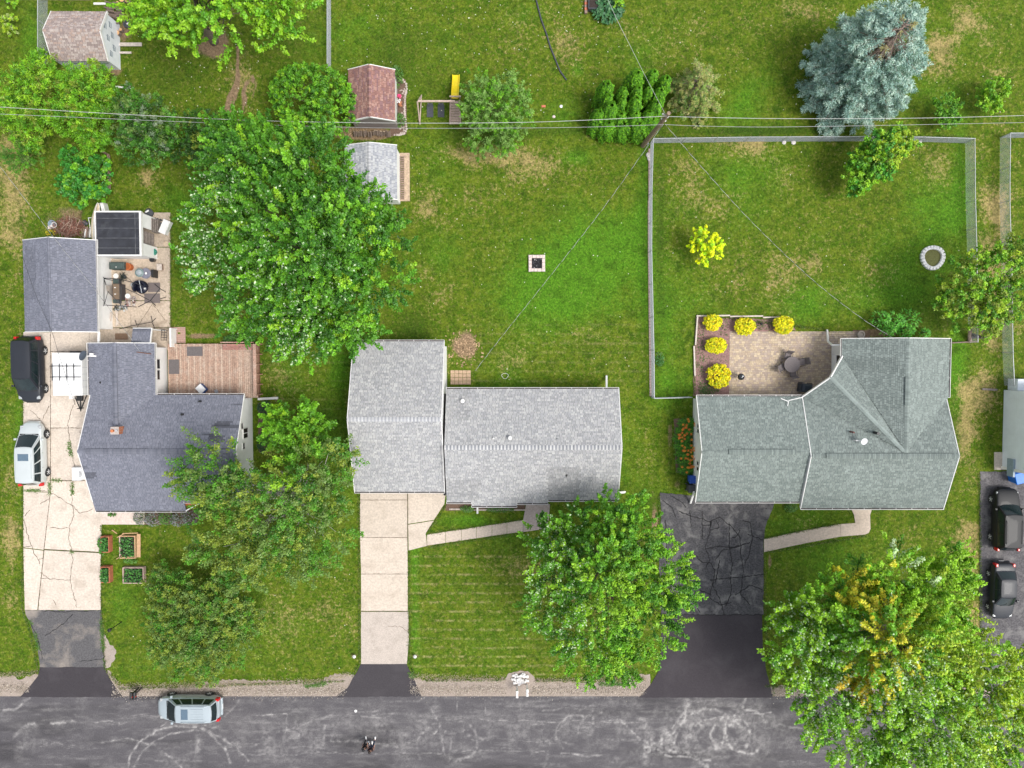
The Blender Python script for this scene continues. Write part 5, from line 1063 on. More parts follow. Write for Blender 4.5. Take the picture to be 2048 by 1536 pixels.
for i, (x, y, rx, ry, lb) in enumerate(SH):
    make_tree('yellow_shrub', lb, 'shrub', (x, y), [(x, y, .5, rx * .93, .45, ry * .93)], 240, 40, (.095, .075), ('yellow', (.55, .58, .01), (.66, .50, .01), (.30, .40, .01)), (5, 3, 1.5, .8), .04, .25, seed=30 + i, nl=4, tl=.12, tw=.16, wob=.04, shell=(.85, 1.), interior=.03, zlow=0, group='yellow shrubs round the paver patio')
def bigleaf(name, label, cat, px, py, rx, ry, h, n, L, Wd, pal, seed, group=None, droop=.3, mat=None):
    rng = np.random.default_rng(seed); b = P(px, py, 0); t = thing(name, label, cat, (b.x, b.y, 0), group=group)
    a = rng.random(n) * 6.283; r = np.sqrt(rng.random(n)); X_ = b.x + np.cos(a) * r * rx / 25; Y_ = b.y + np.sin(a) * r * ry / 25; Zz = h * (1 - .7 * r ** 2) * rng.uniform(.6, 1.05, n)
    pos = np.stack([X_, Y_, Zz + .05], 1); ax = np.stack([np.cos(a) + rng.normal(size=n) * .5, np.sin(a) + rng.normal(size=n) * .5, -droop * r], 1); nr = rng.normal(size=(n, 3)) * .3; nr[:, 2] += 1; nr /= np.linalg.norm(nr, axis=1)[:, None]
    pal = np.array(pal); c = pal[rng.choice(len(pal), n)] * rng.uniform(.75, 1.25, (n, 1)); V, F, C = leaf_mesh(pos, nr, ax, L, Wd, c, rng); V[:, 2] = np.maximum(V[:, 2], .02)
    npmesh('foliage', V, F, C, mat or leafm, t); mb = MB()
    for i in range(0, n, max(1, n // 14)): mb.tube([(b.x + (X_[i] - b.x) * .2, b.y + (Y_[i] - b.y) * .2, 0), (X_[i], Y_[i], Zz[i])], [.02, .01], 4)
    mb.build('stem', plain('green_stem', (.08, .14, .04), .8), t); return t
GR = [(.05, .17, .06), (.035, .12, .05), (.08, .22, .08)]
bigleaf('hosta', 'blue-green broad-leaved hosta at the top edge beside a reddish brick edging', 'plant', 1215, 20, 32, 30, .8, 330, .36, .2, GR, 50)
make_tree('yellow_shrub', 'sprig of yellow-green leaves behind the hosta on the top edge', 'shrub', (1236, 0), [(1236, 0, .9, 12, .4)], 20, 24, (.14, .10), ('lime', 'bright'), (1, 1), .03, .3, seed=51, nl=3, tl=.3, tw=.2)
for i, (x, y, r) in enumerate([(1752, 640, 18), (1778, 645, 20), (1808, 640, 22), (1765, 660, 16), (1800, 662, 16)]):
    bigleaf('sumac', ['sumac sprout at the left of the clump behind the green-grey roof', 'middle sumac sprout of the clump where the service wire lands', 'largest sumac sprout at the right of the clump', 'low sumac sprout touching the roof edge on the left', 'low sumac sprout touching the roof edge on the right'][i], 'plant', x, y, r, r, 1.9, 120, .30, .10, [(.09, .36, .03), (.15, .46, .04), (.07, .27, .02)], 60 + i, 'sumac sprouts behind the green-grey roof')
bigleaf('sumac', 'lone sumac sprout right of the clump, above the green-grey roof', 'plant', 1842, 667, 11, 10, 1.2, 60, .28, .10, [(.09, .36, .03), (.15, .46, .04)], 67)
# daylilies by the gable
rng = np.random.default_rng(70)
LB = ['topmost daylily clump along the white gable wall', 'second daylily clump from the top along the white gable', 'third daylily clump from the top along the white gable', 'middle daylily clump of the bed along the white gable', 'fifth daylily clump from the top along the white gable', 'sixth daylily clump, near the bottom of the bed', 'lowest daylily clump, right above the blue bin']
for i in range(7):
    x = 1366 + [8, 2, -3, 0, 2, 4, 6][i]; y = 845 + i * 15.5; t = bigleaf('daylily', LB[i], 'plant', x, y, 19, 10, .5, 300, .42, .04, [(.08, .28, .02), (.14, .40, .03), (.05, .17, .02)], 71 + i, 'orange daylilies along the gable wall')
    mb = MB(); b = P(x, y, 0)
    for k in range(8):
        X_, Y_ = b.x + rng.uniform(-.5, .75), b.y + rng.uniform(-.35, .35)
        for j in range(6):
            a = j * 1.047 + k; mb.poly([(X_, Y_, .7), (X_ + .07 * math.cos(a - .4), Y_ + .07 * math.sin(a - .4), .75), (X_ + .13 * math.cos(a), Y_ + .13 * math.sin(a), .72), (X_ + .07 * math.cos(a + .4), Y_ + .07 * math.sin(a + .4), .75)], random.choice([(.75, .20, .02), (.8, .33, .03), (.6, .12, .02)]))
    mb.build('blossom', attr_mat('petal', .6, .1), t)
# foundation and shed plants
GB = [(.07, .19, .03), (.05, .14, .02), (.12, .25, .04)]
bigleaf('shrub', 'leafy green shrub at the top corner of the red-roofed shed', 'shrub', 795, 157, 13, 22, 1.0, 260, .16, .09, GB, 80); bigleaf('shrub', 'leafy green plant at the lower corner of the red-roofed shed', 'shrub', 800, 243, 12, 14, .7, 170, .16, .08, GB, 81)
PG_ = [(.20, .20, .24), (.30, .28, .34), (.06, .14, .04), (.10, .18, .05), (.24, .26, .22)]
for i, x in enumerate((287, 311, 337, 360, 385)):
    bigleaf('lilac_shrub', ['leftmost grey-violet shrub under the front eave of the left house', 'second grey-violet shrub from the left under the front eave', 'green shrub in the middle of the row under the front eave', 'fourth shrub under the front eave, mixed green and grey', 'rightmost grey-violet shrub under the brown bay corner'][i], 'shrub', x, 1034 + (i % 2) * 3, 17, 15, .9, 330, .10, .06, PG_ if i != 2 else GB, 83 + i, 'shrubs under the front eave of the left house')
bigleaf('shrub', 'small dark shrub by the white downspout of the left house', 'shrub', 533, 815, 16, 14, .9, 300, .12, .08, [(.02, .07, .03), (.03, .09, .03), (.05, .12, .04)], 90); bigleaf('shrub', 'dark shrub low on the gable side of the left house', 'shrub', 530, 885, 14, 22, .8, 260, .13, .09, [(.02, .07, .03), (.04, .10, .03)], 91)
bigleaf('shrub', 'dark green shrub poking out under the far end of the wooden deck bench', 'shrub', 482, 678, 34, 10, .9, 420, .13, .09, [(.05, .17, .02), (.09, .22, .03), (.03, .1, .02)], 92)
bigleaf('shrub', 'green perennials in the bed below the centre house eave', 'plant', 935, 1017, 14, 7, .4, 170, .14, .08, GB, 93); bigleaf('shrub', 'small green perennials left of the front door path of the centre house', 'plant', 1000, 1019, 30, 5, .3, 220, .12, .06, GB, 94)
bigleaf('shrub', 'round green shrub at the garage corner of the green-grey roofed house', 'shrub', 1580, 1014, 14, 9, .6, 180, .13, .08, GB, 95); bigleaf('shrub', 'weedy plants just left of the wire fence corner', 'plant', 1318, 718, 10, 14, .4, 120, .14, .07, [(.04, .15, .03), (.06, .19, .03)], 96)
bigleaf('weeds', 'patch of low weeds by the kettle grill end of the mulch bed', 'plant', 1418, 780, 22, 9, .18, 160, .12, .06, [(.09, .15, .04), (.06, .13, .03)], 97); bigleaf('shrub', 'leafy green clump at the end of the front walk beside the left house', 'plant', 226, 1029, 9, 4, .3, 60, .13, .07, GB, 98)
bigleaf('yellow_plant', 'yellow-flowering weed at the top corner of the left garage', 'plant', 106, 467, 11, 6, .6, 110, .12, .06, [(.55, .48, .02), (.60, .40, .02), (.12, .24, .03)], 99)
# weeds in cracks, clover heads, tufts: uncountable small growth
rng = np.random.default_rng(5)
def scatter(name, n, fn, L, Wd, pal, kind='stuff', up=1.0):
    px, py = fn(n); x, y = PG(px, py, 0); pos = np.stack([x, y, rng.uniform(.03, .09, n)], 1); nr = rng.normal(size=(n, 3)) * .4; nr[:, 2] += up; nr /= np.linalg.norm(nr, axis=1)[:, None]
    pal = np.array(pal); c = pal[rng.choice(len(pal), n)] * rng.uniform(.8, 1.2, (n, 1)); V, F, C = leaf_mesh(pos, nr, rng.normal(size=(n, 3)), L, Wd, c, rng); V[:, 2] = np.maximum(V[:, 2], .005); o = npmesh(name, V, F, C, leafm); return tag(o, kind=kind)
def inbox(boxes):
    def f(n):
        w = np.array([(b[1] - b[0]) * (b[3] - b[2]) * b[4] for b in boxes], float); i = rng.choice(len(boxes), n, p=w / w.sum()); B = np.array(boxes)[i]; return B[:, 0] + rng.random(n) * (B[:, 1] - B[:, 0]), B[:, 2] + rng.random(n) * (B[:, 3] - B[:, 2])
    return f
scatter('clover_flowers', 420, inbox([(670, 1300, 0, 230, 1), (250, 520, 60, 230, 1.6), (820, 1290, 290, 760, .35), (1310, 1940, 290, 640, .25), (1330, 2040, 0, 230, .35), (230, 700, 1060, 1350, .3)]), .09, .09, [(.75, .75, .62), (.6, .62, .5)])
scatter('bed_weeds', 700, inbox([(1394, 1408, 645, 788, 1), (1440, 1456, 640, 672, 1), (1400, 1455, 712, 724, .4), (1396, 1420, 765, 790, 1.5), (1510, 1550, 640, 660, 1)]), .10, .07, [(.07, .16, .03), (.10, .19, .04), (.16, .12, .08)])
def along(lines, jitx=4, jity=4):
    def f(n):
        segs = [(a, b) for l in lines for a, b in zip(l[:-1], l[1:])]; w = np.array([math.hypot(b[0] - a[0], b[1] - a[1]) for a, b in segs]); i = rng.choice(len(segs), n, p=w / w.sum()); t = rng.random(n); A = np.array([s[0] for s in segs])[i]; B = np.array([s[1] for s in segs])[i]
        q = A + (B - A) * t[:, None]; return q[:, 0] + rng.normal(size=n) * jitx * .5, q[:, 1] + rng.normal(size=n) * jity * .5
    return f
GW = [(.06, .17, .02), (.09, .21, .03), (.14, .22, .05)]
scatter('crack_weeds', 1500, along([[(138, 884), (143, 912)], [(105, 960), (122, 961)], [(145, 965), (146, 990)], [(100, 965), (100, 990)], [(142, 1101), (147, 1106)], [(55, 981), (80, 981)], [(60, 1240), (64, 1248)], [(203, 1240), (207, 1300)], [(70, 1265), (78, 1300)], [(205, 1255), (206, 1270)]], 5, 4), .09, .05, GW)
scatter('crack_weeds', 900, along([[(612, 1372), (650, 1368)], [(1200, 1367), (1250, 1369)], [(820, 1345), (828, 1354)], [(640, 1366), (650, 1364)]], 6, 4), .12, .06, GW)
scatter('gravel_stones', 9000, along([[(-20, 1375), (60, 1375)], [(225, 1384), (690, 1380)], [(820, 1378), (1010, 1378)], [(1060, 1380), (1290, 1378)], [(1545, 1385), (1640, 1386)]], 4, 13), .06, .055, [(.5, .43, .36), (.3, .25, .21), (.18, .15, .13), (.62, .56, .5)])
scatter('gravel_stones', 5000, along([[(-20, 1350), (75, 1346)], [(222, 1350), (240, 1373), (640, 1362), (700, 1348)], [(820, 1353), (1010, 1358)], [(1070, 1361), (1290, 1356)]], 4, 7), .07, .05, [(.45, .38, .28), (.3, .25, .18), (.36, .32, .16)])
edges = [[(46, 670), (46, 1220), (60, 1260), (78, 1345)], [(204, 1050), (204, 1220), (210, 1335), (240, 1375)], [(718, 990), (719, 1325), (704, 1352)], [(818, 1105), (819, 1325), (832, 1356)], [(852, 1068), (1044, 1039)], [(854, 1094), (1046, 1065)], [(1318, 990), (1320, 1110)], [(1529, 1105), (1529, 1240), (1548, 1390)], [(1530, 1076), (1680, 1047)], [(1530, 1105), (1732, 1071)], [(1304, 290), (1301, 500), (1306, 790)], [(342, 430), (342, 650)], [(1958, 945), (1962, 1300)], [(892, 1010), (856, 1064)], [(240, 1377), (690, 1362)], [(850, 1361), (1010, 1359)], [(1070, 1361), (1290, 1358)], [(0, 1350), (75, 1345)], [(1530, 1372), (1620, 1376)], [(1318, 275), (1940, 275)], [(1392, 634), (1388, 790)], [(1394, 631), (1660, 660)]]
scatter('edge_grass', 14000, along(edges, 3, 3), .16, .035, [(.07, .15, .015), (.10, .19, .02), (.20, .19, .06), (.05, .11, .012)], up=.5)
# ------------------------------------------------------------------ fences
galv = plain('galvanised_steel', (.50, .52, .55), .45, .1, 4, metal=.3); wirem = plain('fence_wire', (.40, .42, .45), .5, .1, 4)
def fence(label, pts_rail, h=1.2, seed=0, mesh=True, rail_extra=()):
    """pts_rail: photo pixels of the top rail, at height h"""
    W_ = [P(x, y, h) for x, y in pts_rail]; t = thing('chain_link_fence', label, 'fence', (W_[0].x, W_[0].y, 0)); rr = random.Random(seed)
    for a, b in zip(W_[:-1], W_[1:]):
        n = max(1, round((b - a).length / 2.6)); prev = None
        for i in range(n + 1):
            p = a.lerp(b, i / n); 
            if i < n: MB().tube([(p.x, p.y, 0), (p.x, p.y, h + .03)], .028, 6).disc_stack([(.035, 0), (.03, .03), (.008, .05)], 6, None, Matrix.Translation((p.x, p.y, h + .02))).build('post', galv, t)
        q = [a.lerp(b, i / (2 * n)) + Vector((0, 0, rr.uniform(-.012, .012))) for i in range(2 * n + 1)]; MB().tube(q, .024, 6).build('top_rail', galv, t)
        L = (b - a).length; d = (b - a).normalized(); st = .085; k = int(L / st); e = h - .06; mb = MB(); nrm = Vector((-d.y, d.x, 0)) * .004
        for i in range(-int(e / st), k):
            for sg in (1, -1):
                s0, s1 = i * st, i * st + e; z0, z1 = (.03, .03 + e) if sg > 0 else (.03 + e, .03)
                if s0 < 0: z0 += (z1 - z0) * (-s0) / e; s0 = 0
                if s1 > L: z1 -= (z1 - z0) * (s1 - L) / (s1 - s0); s1 = L
                if s1 - s0 < .02: continue
                p0 = a + d * s0; p1 = a + d * s1; p0.z = z0; p1.z = z1; r = .0055; u = Vector((0, 0, r))
                mb.faces([p0 - nrm * 1.3, p0 + u, p0 + nrm * 1.3, p1 - nrm * 1.3, p1 + u, p1 + nrm * 1.3], [(0, 1, 4, 3), (1, 2, 5, 4), (2, 0, 3, 5)])
        tag(mb.build('wire_mesh', wirem, t), kind='stuff')
    return t
fence('chain-link fence running north from the round shrub by the red-roofed shed', [(654, 140), (654, -40)], 1.2, 1)
fence('long chain-link fence around the right back yard with the yellow shrubs', [(1384, 795), (1309, 797), (1308, 700), (1303.5, 500), (1304, 384), (1307, 277), (1500, 274), (1727, 273), (1850, 274), (1950, 277), (1951, 400), (1954, 510), (1956, 685)], 1.2, 2)
fence('chain-link fence at the far right, outside the fenced back yard', [(2100, 266), (2021, 266), (2020, 400), (2024, 560), (2026, 705), (2029, 772)], 1.2, 3)
fence('short chain-link fence left of the wrapped shed at the top left', [(75, 118), (75, -40)], 1.2, 4)
paver_c = plain('edging_stone', (.40, .31, .28), .9, .2, 5)
t = thing('edging_strip', 'pinkish paver strip along the foot of the fence between the two back lawns', 'edging', tuple(P(1299, 520)))
m0 = None
for k in range(86):
    f = k / 85; y = lerp(300, 790, f); x = 1299.5 + (1 if y < 400 else 0) + 3.5 * max(0, (y - 500) / 300) - 1.5; p = P(x, y) - t.location
    if m0 is None: m0 = MB().bevbox(-.09, .09, -.105, .105, 0, .05, .01).build('paver', paver_c, t, local=True); m0.location = p
    else: inst(m0.data, 'paver', t, p, random.uniform(-.05, .05))
for (x, y, a, l) in ((1568, 285, .1, 'left white stone under the back fence of the fenced yard'), (1587, 285, -.1, 'right white stone of the pair under the back fence'), (1839, 283, .3, 'white stone under the back fence right of the bright tree'), (1299, 318, 1.2, 'pale block leaning on the fence below the utility pole'), (1296, 310, .2, 'pinkish block at the fence just below the utility pole')):
    p = P(x, y); tag(MB().lump((0, 0, 0), .2, .5, int(x)).build('stone', plain('pale_stone', (.55, .52, .49), .85, .2, 6), loc=(0, 0, 0)), l, 'stone').location = p

# ------------------------------------------------------------------ utility pole and wires
polem = plain('pole_wood', (.24, .17, .12), .9, .4, 5)
pb = P(1286, 291); ptop = P(1338, 226, 9.0)
up_ = thing('utility_pole', 'weathered wooden utility pole at the fence corner', 'utility pole', tuple(pb))
MB().tube([pb, pb.lerp(ptop, .5), ptop], [.20, .17, .13], 12).build('pole', polem, up_)
mb = MB(); 
for k, (dx, dy) in ((.93, (-.28, .1)), (.93, (.05, -.1)), (.80, (.15, -.05)), (.82, (-.14, .05))):
    c = pb.lerp(ptop, k); mb2 = MB().disc_stack([(.035, 0), (.06, .04), (.035, .07), (.055, .11), (.02, .15)], 8, None, Matrix.Translation((c.x + dx, c.y + dy, c.z))); mb2.build('insulator', trim, up_)
c = pb.lerp(ptop, .93); MB().tube([(c.x - .32, c.y + .12, c.z), (c.x, c.y, c.z + .02)], .03, 6).build('bracket', galv, up_)
c = pb.lerp(ptop, .12); MB().cbox(c.x + .2, c.y - .02, .6, .12, .1, .35).build('junction_box', plain('meter_grey'), up_)
wl = plain('wire_light', (.50, .50, .48), .4, .1); wd = plain('wire_dark', (.03, .03, .032), .6, .1)
def wire(name, label, pts, z, r=.022, m=None, twist=False, sag=None):
    """pts photo px with heights z list"""
    q = [P(x, y, zz) for (x, y), zz in zip(pts, z)]; out = []
    for i in range(len(q) - 1):
        p0 = q[max(i - 1, 0)]; p1 = q[i]; p2 = q[i + 1]; p3 = q[min(i + 2, len(q) - 1)]; n = 14
        for j in range(n):
            t_ = j / n; out.append(.5 * ((2 * p1) + (p2 - p0) * t_ + (2 * p0 - 5 * p1 + 4 * p2 - p3) * t_ ** 2 + (3 * p1 - p0 - 3 * p2 + p3) * t_ ** 3))
    out.append(q[-1]); a = out[0]
    if twist:   # black and bare conductor twisted round each other
        t = thing(name, label, 'cable', (a.x, a.y, 0)); L = 0; d = [0]
        for u, v in zip(out[:-1], out[1:]): L += (v - u).length; d.append(L)
        n = int(L / .16); s1, s2 = [], []
        for i in range(n + 1):
            l = L * i / n; k = max(0, min(len(out) - 2, int(np.searchsorted(d, l)) - 1)); p = out[k].lerp(out[k + 1], (l - d[k]) / max(1e-6, d[k + 1] - d[k])); di = (out[k + 1] - out[k]).normalized(); s = di.cross(Vector((0, 0, 1))).normalized(); w = s.cross(di)
            an = l * 2 * math.pi / 1.15; off = (s * math.cos(an) + w * math.sin(an)) * .014; s1.append(p + off); s2.append(p - off)
        MB().tube(s1, r, 5).build('insulated_conductor', wd, t); MB().tube(s2, r * .8, 5).build('bare_conductor', wl, t); return t
    return tag(MB().tube(out, r, 6).build(name, m or wl, loc=(a.x, a.y, 0)), label, 'cable')
wire('power_line', 'upper pale power line from the left edge to the utility pole', [(-60, 210), (0, 214), (256, 229), (512, 241), (780, 246), (1024, 245), (1180, 240), (1334, 232)], [8.6, 8.5, 8.1, 7.9, 7.9, 8.1, 8.3, 8.7], .015)
wire('power_line', 'lower pale power line from the left edge to the utility pole', [(-60, 226), (0, 228), (256, 239), (512, 249), (780, 256), (1024, 256), (1180, 254), (1328, 249)], [7.2, 7.1, 6.7, 6.5, 6.5, 6.7, 6.9, 7.2], .014, plain('wire_grey', (.35, .35, .35), .5, .1))
wire('power_line', 'upper pale power line from the utility pole to the right edge', [(1336, 233), (1536, 237), (1750, 237), (1900, 235), (2048, 231), (2120, 229)], [8.7, 8.4, 8.3, 8.4, 8.6, 8.7], .015)
wire('power_line', 'lower pale power line from the utility pole to the right edge', [(1330, 249), (1400, 252), (1536, 254), (1750, 251), (1900, 248), (2048, 245), (2120, 243)], [7.2, 7.1, 6.9, 6.9, 7, 7.2, 7.3], .014, MATS['wire_grey'])
wire('service_cable', 'thin cable from the pole up over the hosta to the top edge', [(1332, 231), (1292, 155), (1262, 95), (1232, 35), (1205, -25)], [8.5, 7.6, 7.2, 7.2, 7.4], .012)
wire('service_cable', 'twisted cable from the pole down to the back of the centre house', [(1327, 248), (1290, 300), (1200, 425), (1090, 565), (1010, 665), (950, 742)], [7.2, 6.4, 4.9, 3.9, 3.3, 3.0], .011, twist=True)
wire('service_cable', 'twisted cable from the pole to the green-grey roofed house', [(1330, 248), (1400, 330), (1500, 440), (1620, 555), (1720, 634), (1790, 678)], [7.2, 6.2, 5.0, 4.0, 3.5, 3.3], .011, twist=True)
wire('service_cable', 'twisted cable over the left garage roof to the service mast', [(-40, 285), (0, 333), (55, 405), (110, 478), (193, 583), (255, 668), (279, 703)], [7, 6.6, 6.0, 5.4, 4.6, 3.9, 3.7], .010, twist=True)
wire('telephone_cable', 'thin black cable slanting over the left slope of the garage roof', [(46, 515), (70, 585), (103, 662), (118, 710), (150, 810)], [4.9, 4.4, 3.9, 3.6, 3.2], .014, wd)

# ------------------------------------------------------------------ deck
dkm = attr_mat('deck_wood', .85, .4, 9, ((2.2), (.50, .43, .36), .50, .6), .3, .4)
d0, d1 = P(337, 795, .5), P(515, 688, .5); dk_ = thing('deck', 'weathered reddish-brown wooden deck behind the left house', 'deck', ((d0.x + d1.x) / 2, (d0.y + d1.y) / 2, 0)); nb = 46; w = (d1.x - d0.x) / nb
MB().box(d0.x, d1.x, d0.y, d1.y, .0, .44).build('frame', plain('deck_frame', (.20, .09, .06), .9, .3), dk_)
for k in range(nb):
    x = d0.x + w * (k + .5); c = jit((.40, .27, .205), .12) if random.random() > .3 else jit((.46, .34, .265), .1)
    MB().col(*c).box(x - w * .44, x + w * .44, d0.y - .02, d1.y + random.uniform(0, .03), .45, .49).build('board', dkm, dk_)
rl = MB().col(.38, .24, .18)
q0, q1 = P(510, 790, 1.3), P(510, 688, 1.3); MB().col(.42, .27, .21).box(q0.x - .12, q0.x + .12, q0.y, q1.y, 1.26, 1.31).build('rail', dkm, dk_); MB().col(.33, .18, .13).box(q0.x - .03, q0.x + .03, q0.y, q1.y, .5, 1.26).build('rail_panel', dkm, dk_)
for y in np.linspace(q0.y, q1.y, 6): MB().col(.36, .2, .14).box(q0.x + .06, q0.x + .16, y - .05, y + .05, 0, 1.25).build('post', dkm, dk_)
b0, b1 = P(445, 700, .95), P(508, 688, .95); bb = thing('deck_bench', 'reddish wooden bench built at the far corner of the deck', 'bench', ((b0.x + b1.x) / 2, (b0.y + b1.y) / 2, .49))
for k in range(3): y = lerp(b0.y, b1.y, k / 3.); MB().col(*jit((.34, .17, .14), .1)).box(b0.x, b1.x, y + .01, y + (b1.y - b0.y) / 3 - .01, .90, .94).build('seat_board', dkm, bb)
MB().col(.40, .22, .18).box(b0.x, b1.x, b1.y + .08, b1.y + .16, .95, 1.35).build('backrest', dkm, bb)
for x in (b0.x + .1, (b0.x + b1.x) / 2, b1.x - .1): MB().col(.3, .15, .12).box(x - .04, x + .04, b0.y + .05, b1.y, .49, .9).build('leg', dkm, bb)
matm = plain('rubber_mat', (.13, .115, .115), .9, .15, 8)
for (l, r, t_, b_, z, lb) in ((374, 405, 693, 712, .5, 'grey doormat lying on the deck along its back edge'), (338, 358, 719, 748, .5, 'grey doormat by the door wall end of the deck')):
    a, b = P(l, b_, z), P(r, t_, z); tag(MB().box(a.x, b.x, a.y, b.y, z, z + .012).build('doormat', matm, loc=((a.x + b.x) / 2, (a.y + b.y) / 2, z)), lb, 'doormat')
c = P(401, 778, .9); ck = thing('cooler', 'cooler with white lid and blue body standing askew on the deck', 'cooler', (c.x, c.y, .495), .75)
MB().bevbox(-.30, .30, -.36, .30, 0, .36, .03).build('body', plain('cooler_blue', (.02, .07, .22), .4), ck, local=True); MB().bevbox(-.28, .28, -.3, .33, .362, .43, .02).build('lid', plain('cooler_white', (.8, .8, .8), .4, .05), ck, local=True)
c = P(433, 783, .5); sh_ = thing('shoes', 'pair of pale grey shoes on the deck near the eave', 'shoes', (c.x, c.y, .49), .5)
for s in (-.07, .07): MB().box(s - .05, s + .05, -.15, .15, 0, .05).box(s - .045, s + .045, -.15, 0, .05, .11).build('shoe', plain('shoe_grey', (.35, .36, .40), .7), sh_, local=True)
# brick path, rail, low steps beside the deck
bp = thing('brick_path', 'small pinkish brick landing between patio and deck', 'path', tuple(P(355, 670))); bm = attr_mat('brick_pink', .9, .2, 9); m0 = None
q0, q1 = P(341, 686), P(371, 654)
for i in range(6):
    for j in range(9):
        x = lerp(q0.x, q1.x, (i + .5) / 6); y = lerp(q0.y, q1.y, (j + .5) / 9); 
        if m0 is None: m0 = MB().col(.42, .27, .22).bevbox(-.095, .095, -.066, .066, 0, .05, .008).build('brick', bm, bp, local=True); m0.location = (x - bp.location.x, y - bp.location.y, 0)
        elif random.random() > .06: inst(m0.data, 'brick', bp, (x - bp.location.x, y - bp.location.y, random.uniform(-.01, .006)))
wr_ = thing('handrail', 'white painted handrail panel beside the brick landing', 'railing', tuple(P(338, 675)))
a, b = P(341, 694, 1.1), P(341, 656, 1.1); MB().box(a.x - .07, a.x + .07, a.y, b.y, 1.02, 1.1).build('rail', trim, wr_); MB().box(a.x - .02, a.x + .02, a.y, b.y, .15, 1.0).build('panel', trim, wr_)
for y in (a.y + .05, b.y - .05): MB().box(a.x - .05, a.x + .05, y - .05, y + .05, 0, 1.02).build('post', trim, wr_)
ld = thing('iron_gate', 'thin black wrought-iron gate frame between porch roof and white handrail', 'gate', tuple(P(328, 672))); mb = MB()
for k in range(5): y0_ = 660 + k * 5; mb.tube([P(323, y0_, .9), P(334, y0_, .9)], .02, 4)
for x in (323, 329, 334): mb.tube([P(x, 660, .9), P(x - 1, 681, .9)], .02, 4)
mb.tube([P(323, 660, .9), P(323, 660, 0)], .02, 4); mb.tube([P(333, 681, .9), P(333, 681, 0)], .02, 4); mb.build('frame', plain('black_metal'), ld)

# ------------------------------------------------------------------ paver patio and bed
pt = base_struct('paver_patio', P(1560, 727)); a, b = P(1458, 790), P(1657, 663); pv = MB(); cols = [(.48, .38, .27), (.43, .34, .26), (.53, .43, .30), (.40, .32, .27), (.50, .41, .31), (.37, .30, .25)]
row = 0; y = a.y; rr = random.Random(9); big = []; xr = P(1720, 670).x
while y < b.y:
    hh = rr.choice((.15, .15, .2)) * .97; x = a.x - rr.uniform(0, .2)
    while x < b.x + (2.4 if y > P(1600, 680).y else 1.0):
        ww_ = rr.choice((.15, .21, .28, .28)); c = jit(rr.choice(cols), .07, rr); z = rr.uniform(.035, .042); x1 = x + ww_ - .018; y1 = min(y + hh - .018, b.y)
        x0_ = max(x, a.x)
        if x1 > x0_: (big if ww_ > .25 and hh > .16 else [pv]).append((x0_, x1, y, y1, z, c)) if (ww_ > .25 and hh > .16 and len(big) < 290) else pv.box(x0_, x1, y, y1, 0, z, c)
        x += ww_
    y += hh
pvm = attr_mat('paver', .9, .18, 10, ((.8), (.34, .28, .23), .55, .5), .3, .3)
tag(pv.build('pavers', pvm, pt), kind='stuff')
for (x0_, x1, y0_, y1_, z, c) in big: MB().col(*c).box(x0_, x1, y0_, y1_, 0, z).build('paver', pvm, pt)
sand = MB().col(.28, .22, .16).box(a.x - .02, b.x + .1, a.y - .3, b.y, -.05, .026); sand.build('jointing_sand', attr_mat('sand', .95, .3, 20), pt)
mul = attr_mat('mulch', .95, .5, 16, ((1.4), (.10, .13, .04), .60, .8), .1, 1.)
w_ = rough_poly([tuple(P(*q).xy) for q in ((1392, 634), (1580, 640), (1592, 661), (1459, 664), (1459, 792), (1386, 792), (1388, 700))], .3, .04, 5); tag(MB().col(.27, .165, .15).prism(w_, -.05, .028).build('mulch_bed', mul), kind='structure')
for q, z in (((1347, 838), (1384, 838), (1384, 948), (1352, 945)),.01), (((516, 805), (540, 820), (548, 895), (518, 905)), .01), (((892, 1006), (1050, 1008), (1050, 1020), (892, 1021)), .01), (((225, 1022), (395, 1018), (395, 1046), (290, 1050)), .008), (((788, 150), (812, 160), (813, 268), (780, 272)), .01), (((1706, 660), (1740, 660), (1740, 678), (1706, 678)), .03):
    w_ = rough_poly([tuple(P(*p).xy) for p in q], .3, .05, int(q[0][0])); tag(MB().col(.15, .10, .075).prism(w_, -.04, z).build('mulch_bed', mul), kind='structure')
tm = plain('edging_timber', (.55, .48, .42), .85, .2, 6)
te = thing('timber_edging', 'pale landscape timbers edging the mulch bed on the lawn side', 'edging', tuple(P(1392, 640)))
for p, q in (((1393, 632), (1460, 631)), ((1460, 633), (1526, 632)), ((1526, 635), (1578, 634)), ((1395, 633), (1391, 690)), ((1388, 692), (1390, 752))): m = MB(); beam(m, P(*p, .12), P(*q, .12), .11, .1); m.build('timber', tm, te)
# stone edging bottom of centre house beds
t = thing('stone_border', 'low pale stone border of the bed under the centre house eave', 'edging', tuple(P(970, 1021)))
m0 = None
for k in range(46):
    x = lerp(900, 1050, k / 45); p = P(x, 1018 if x < 925 else 1019.5) - t.location
    if m0 is None: m0 = MB().bevbox(-.062, .062, -.06, .06, 0, .1, .015).build('stone', plain('border_stone', (.47, .40, .35), .9, .2), t, local=True); m0.location = p
    else: inst(m0.data, 'stone', t, p, random.uniform(-.1, .1))

